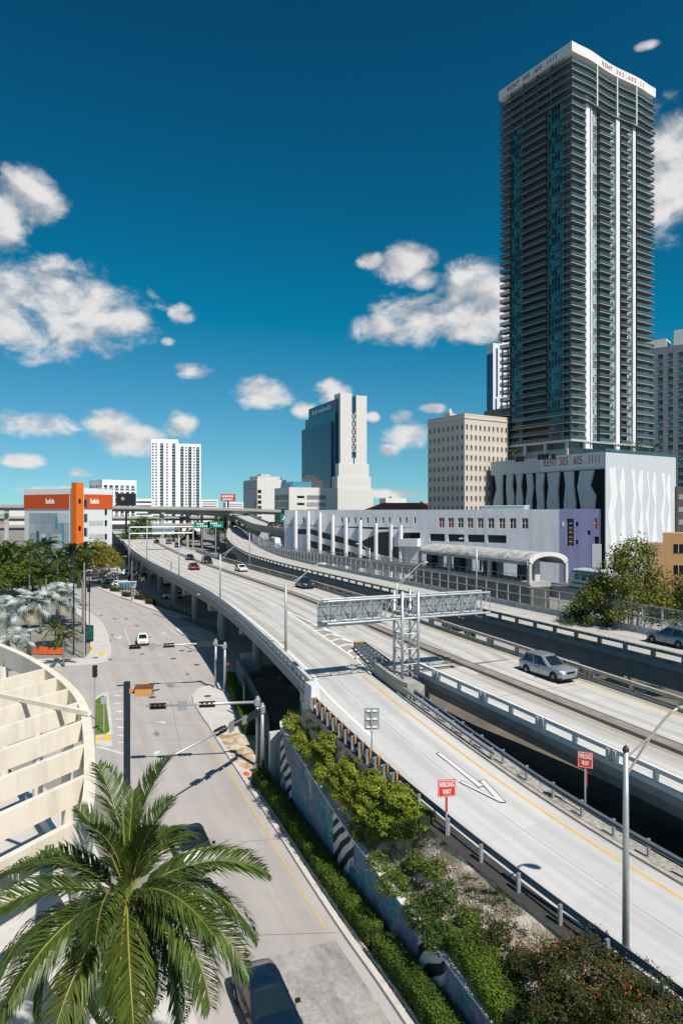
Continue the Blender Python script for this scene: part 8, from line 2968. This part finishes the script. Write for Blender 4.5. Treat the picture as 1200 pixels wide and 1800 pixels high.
for k, (x, y, h, r, lab) in enumerate(((22.5, 58, 5.0, 2.6, 'dark bush tree under the second viaduct'), (33, 40, 6.0, 3.0, 'shaded tree below the highway at the right edge'), (10.2, 35, 4.2, 1.8, 'dark shrub in the gap beside the ramp'), (14.2, 24.5, 4.0, 1.8, 'shaded shrub in the gap near the right edge'))):
    tree(lab, Vector((x, y, 0)), h, r, L_dark, 3500, 0.22, 10, 0.12, low=0.2)
for k in range(14):      # distant trees along the horizon at the left
    x = -420 + k * 26 + rp_.uniform(-8, 8)
    y = 300 + rp_.uniform(0, 160)
    tree('distant green tree, %s from the left in the belt beyond the overpass' % ('first', 'second', 'third', 'fourth', 'fifth', 'sixth', 'seventh', 'eighth', 'ninth', 'tenth', 'eleventh', 'twelfth', 'thirteenth', 'fourteenth')[k], Vector((x, y, 0)), rp_.uniform(9, 14), rp_.uniform(6, 9), L_dark if k % 2 else L_tree, 1400, 1.1, 10, 0.3, 'tree belt beyond the overpass', low=0.15)

# ------------------------------------------------------------------ cream pergola at the left
PZ = 10.0
M_cream = mat('cream render', (0.70, 0.635, 0.535), 0.85, 0.04, 0.5, blotch=(0.8, (0.58, 0.52, 0.43), 0.5, 0.56), streak=((1.4, 1.4, 0.25), (0.46, 0.40, 0.32), 0.55))
PG = smooth_path([(-8.2, 22.4, PZ), (-8.85, 24.6, PZ), (-10.1, 28.0, PZ), (-11.35, 31.2, PZ), (-13.4, 35.9, PZ), (-16.0, 40.2, PZ), (-19.4, 44.8, PZ), (-23.0, 49.0, PZ), (-27.5, 53.4, PZ), (-33, 57.5, PZ)], 0.7)
pg = thing('pergola', 'cream concrete pergola with a curved edge beam and deep parallel ribs', 'pergola', (-14, 34, 0))
MB().sweep(PG, [(-0.42, -1.35), (0.0, -1.35), (0.0, 0.0), (-0.42, 0.0)]).obj('edge_beam', M_cream, pg, world=True)
rib_d = Vector((0.43, 0.903, 0)).normalized()
rib_px = [(0, 1128.5), (0, 1152), (0, 1176), (0, 1203), (0, 1236), (0, 1279), (0, 1339), (0, 1371 + 44), (0, 1500)]


def hit_edge(p):
    """where a rib from p meets the curved edge beam"""
    best = None
    for a_, b_ in zip(PG, PG[1:]):
        e_ = b_ - a_
        den = rib_d.x * e_.y - rib_d.y * e_.x
        if abs(den) < 1e-6:
            continue
        w_ = a_ - p
        t_ = (w_.x * e_.y - w_.y * e_.x) / den
        u_ = (w_.x * rib_d.y - w_.y * rib_d.x) / den
        if 0 <= u_ <= 1 and t_ > 0 and (best is None or t_ > best):
            best = t_
    return best


nrm_ = Vector((rib_d.y, -rib_d.x, 0))
p_ref = P(0, 1279, PZ)
for k in range(-3, 9):
    o = p_ref - nrm_ * (k * 3.1 * -1 if False else -k * 2.65)
    st_ = o - rib_d * 14
    t_ = hit_edge(st_)
    if t_:
        MB().beam(st_ + Vector((0, 0, -0.45)), st_ + rib_d * (t_ - 0.12) + Vector((0, 0, -0.45)), 0.25, 0.88).obj('rib', M_cream, pg, world=True)
MB().beam(P(0, 1222, PZ + 0.16), P(158, 1254, PZ + 0.16), 0.22, 0.22).obj('tie_beam', M_cream, pg, world=True)
for k in range(3, len(PG) - 2, 11):
    MB().lathe([(0.32, 0), (0.32, PZ - 1.35)], 14, 0, (PG[k].x - 0.5, PG[k].y - 0.1, 0)).obj('column', M_cream, pg, world=True, smooth=True)
# terrace roof and low wall beneath the pergola
tw = MB().sweep([p + Vector((-0.6, 0, -PZ)) for p in PG[4:40]], [(-0.2, 0), (0.2, 0), (0.2, 0.9), (-0.2, 0.9)][::-1]).obj('terrace_wall', M_rail_white)
tag(tw, 'low pale wall below the edge of the pergola', 'wall')
tn = MB().bx(-27, -21, 20, 34, 0, 4.0).obj('terrace_block', M_rail_white)
tag(tn, 'pale flat roofed block beneath the pergola', 'building')
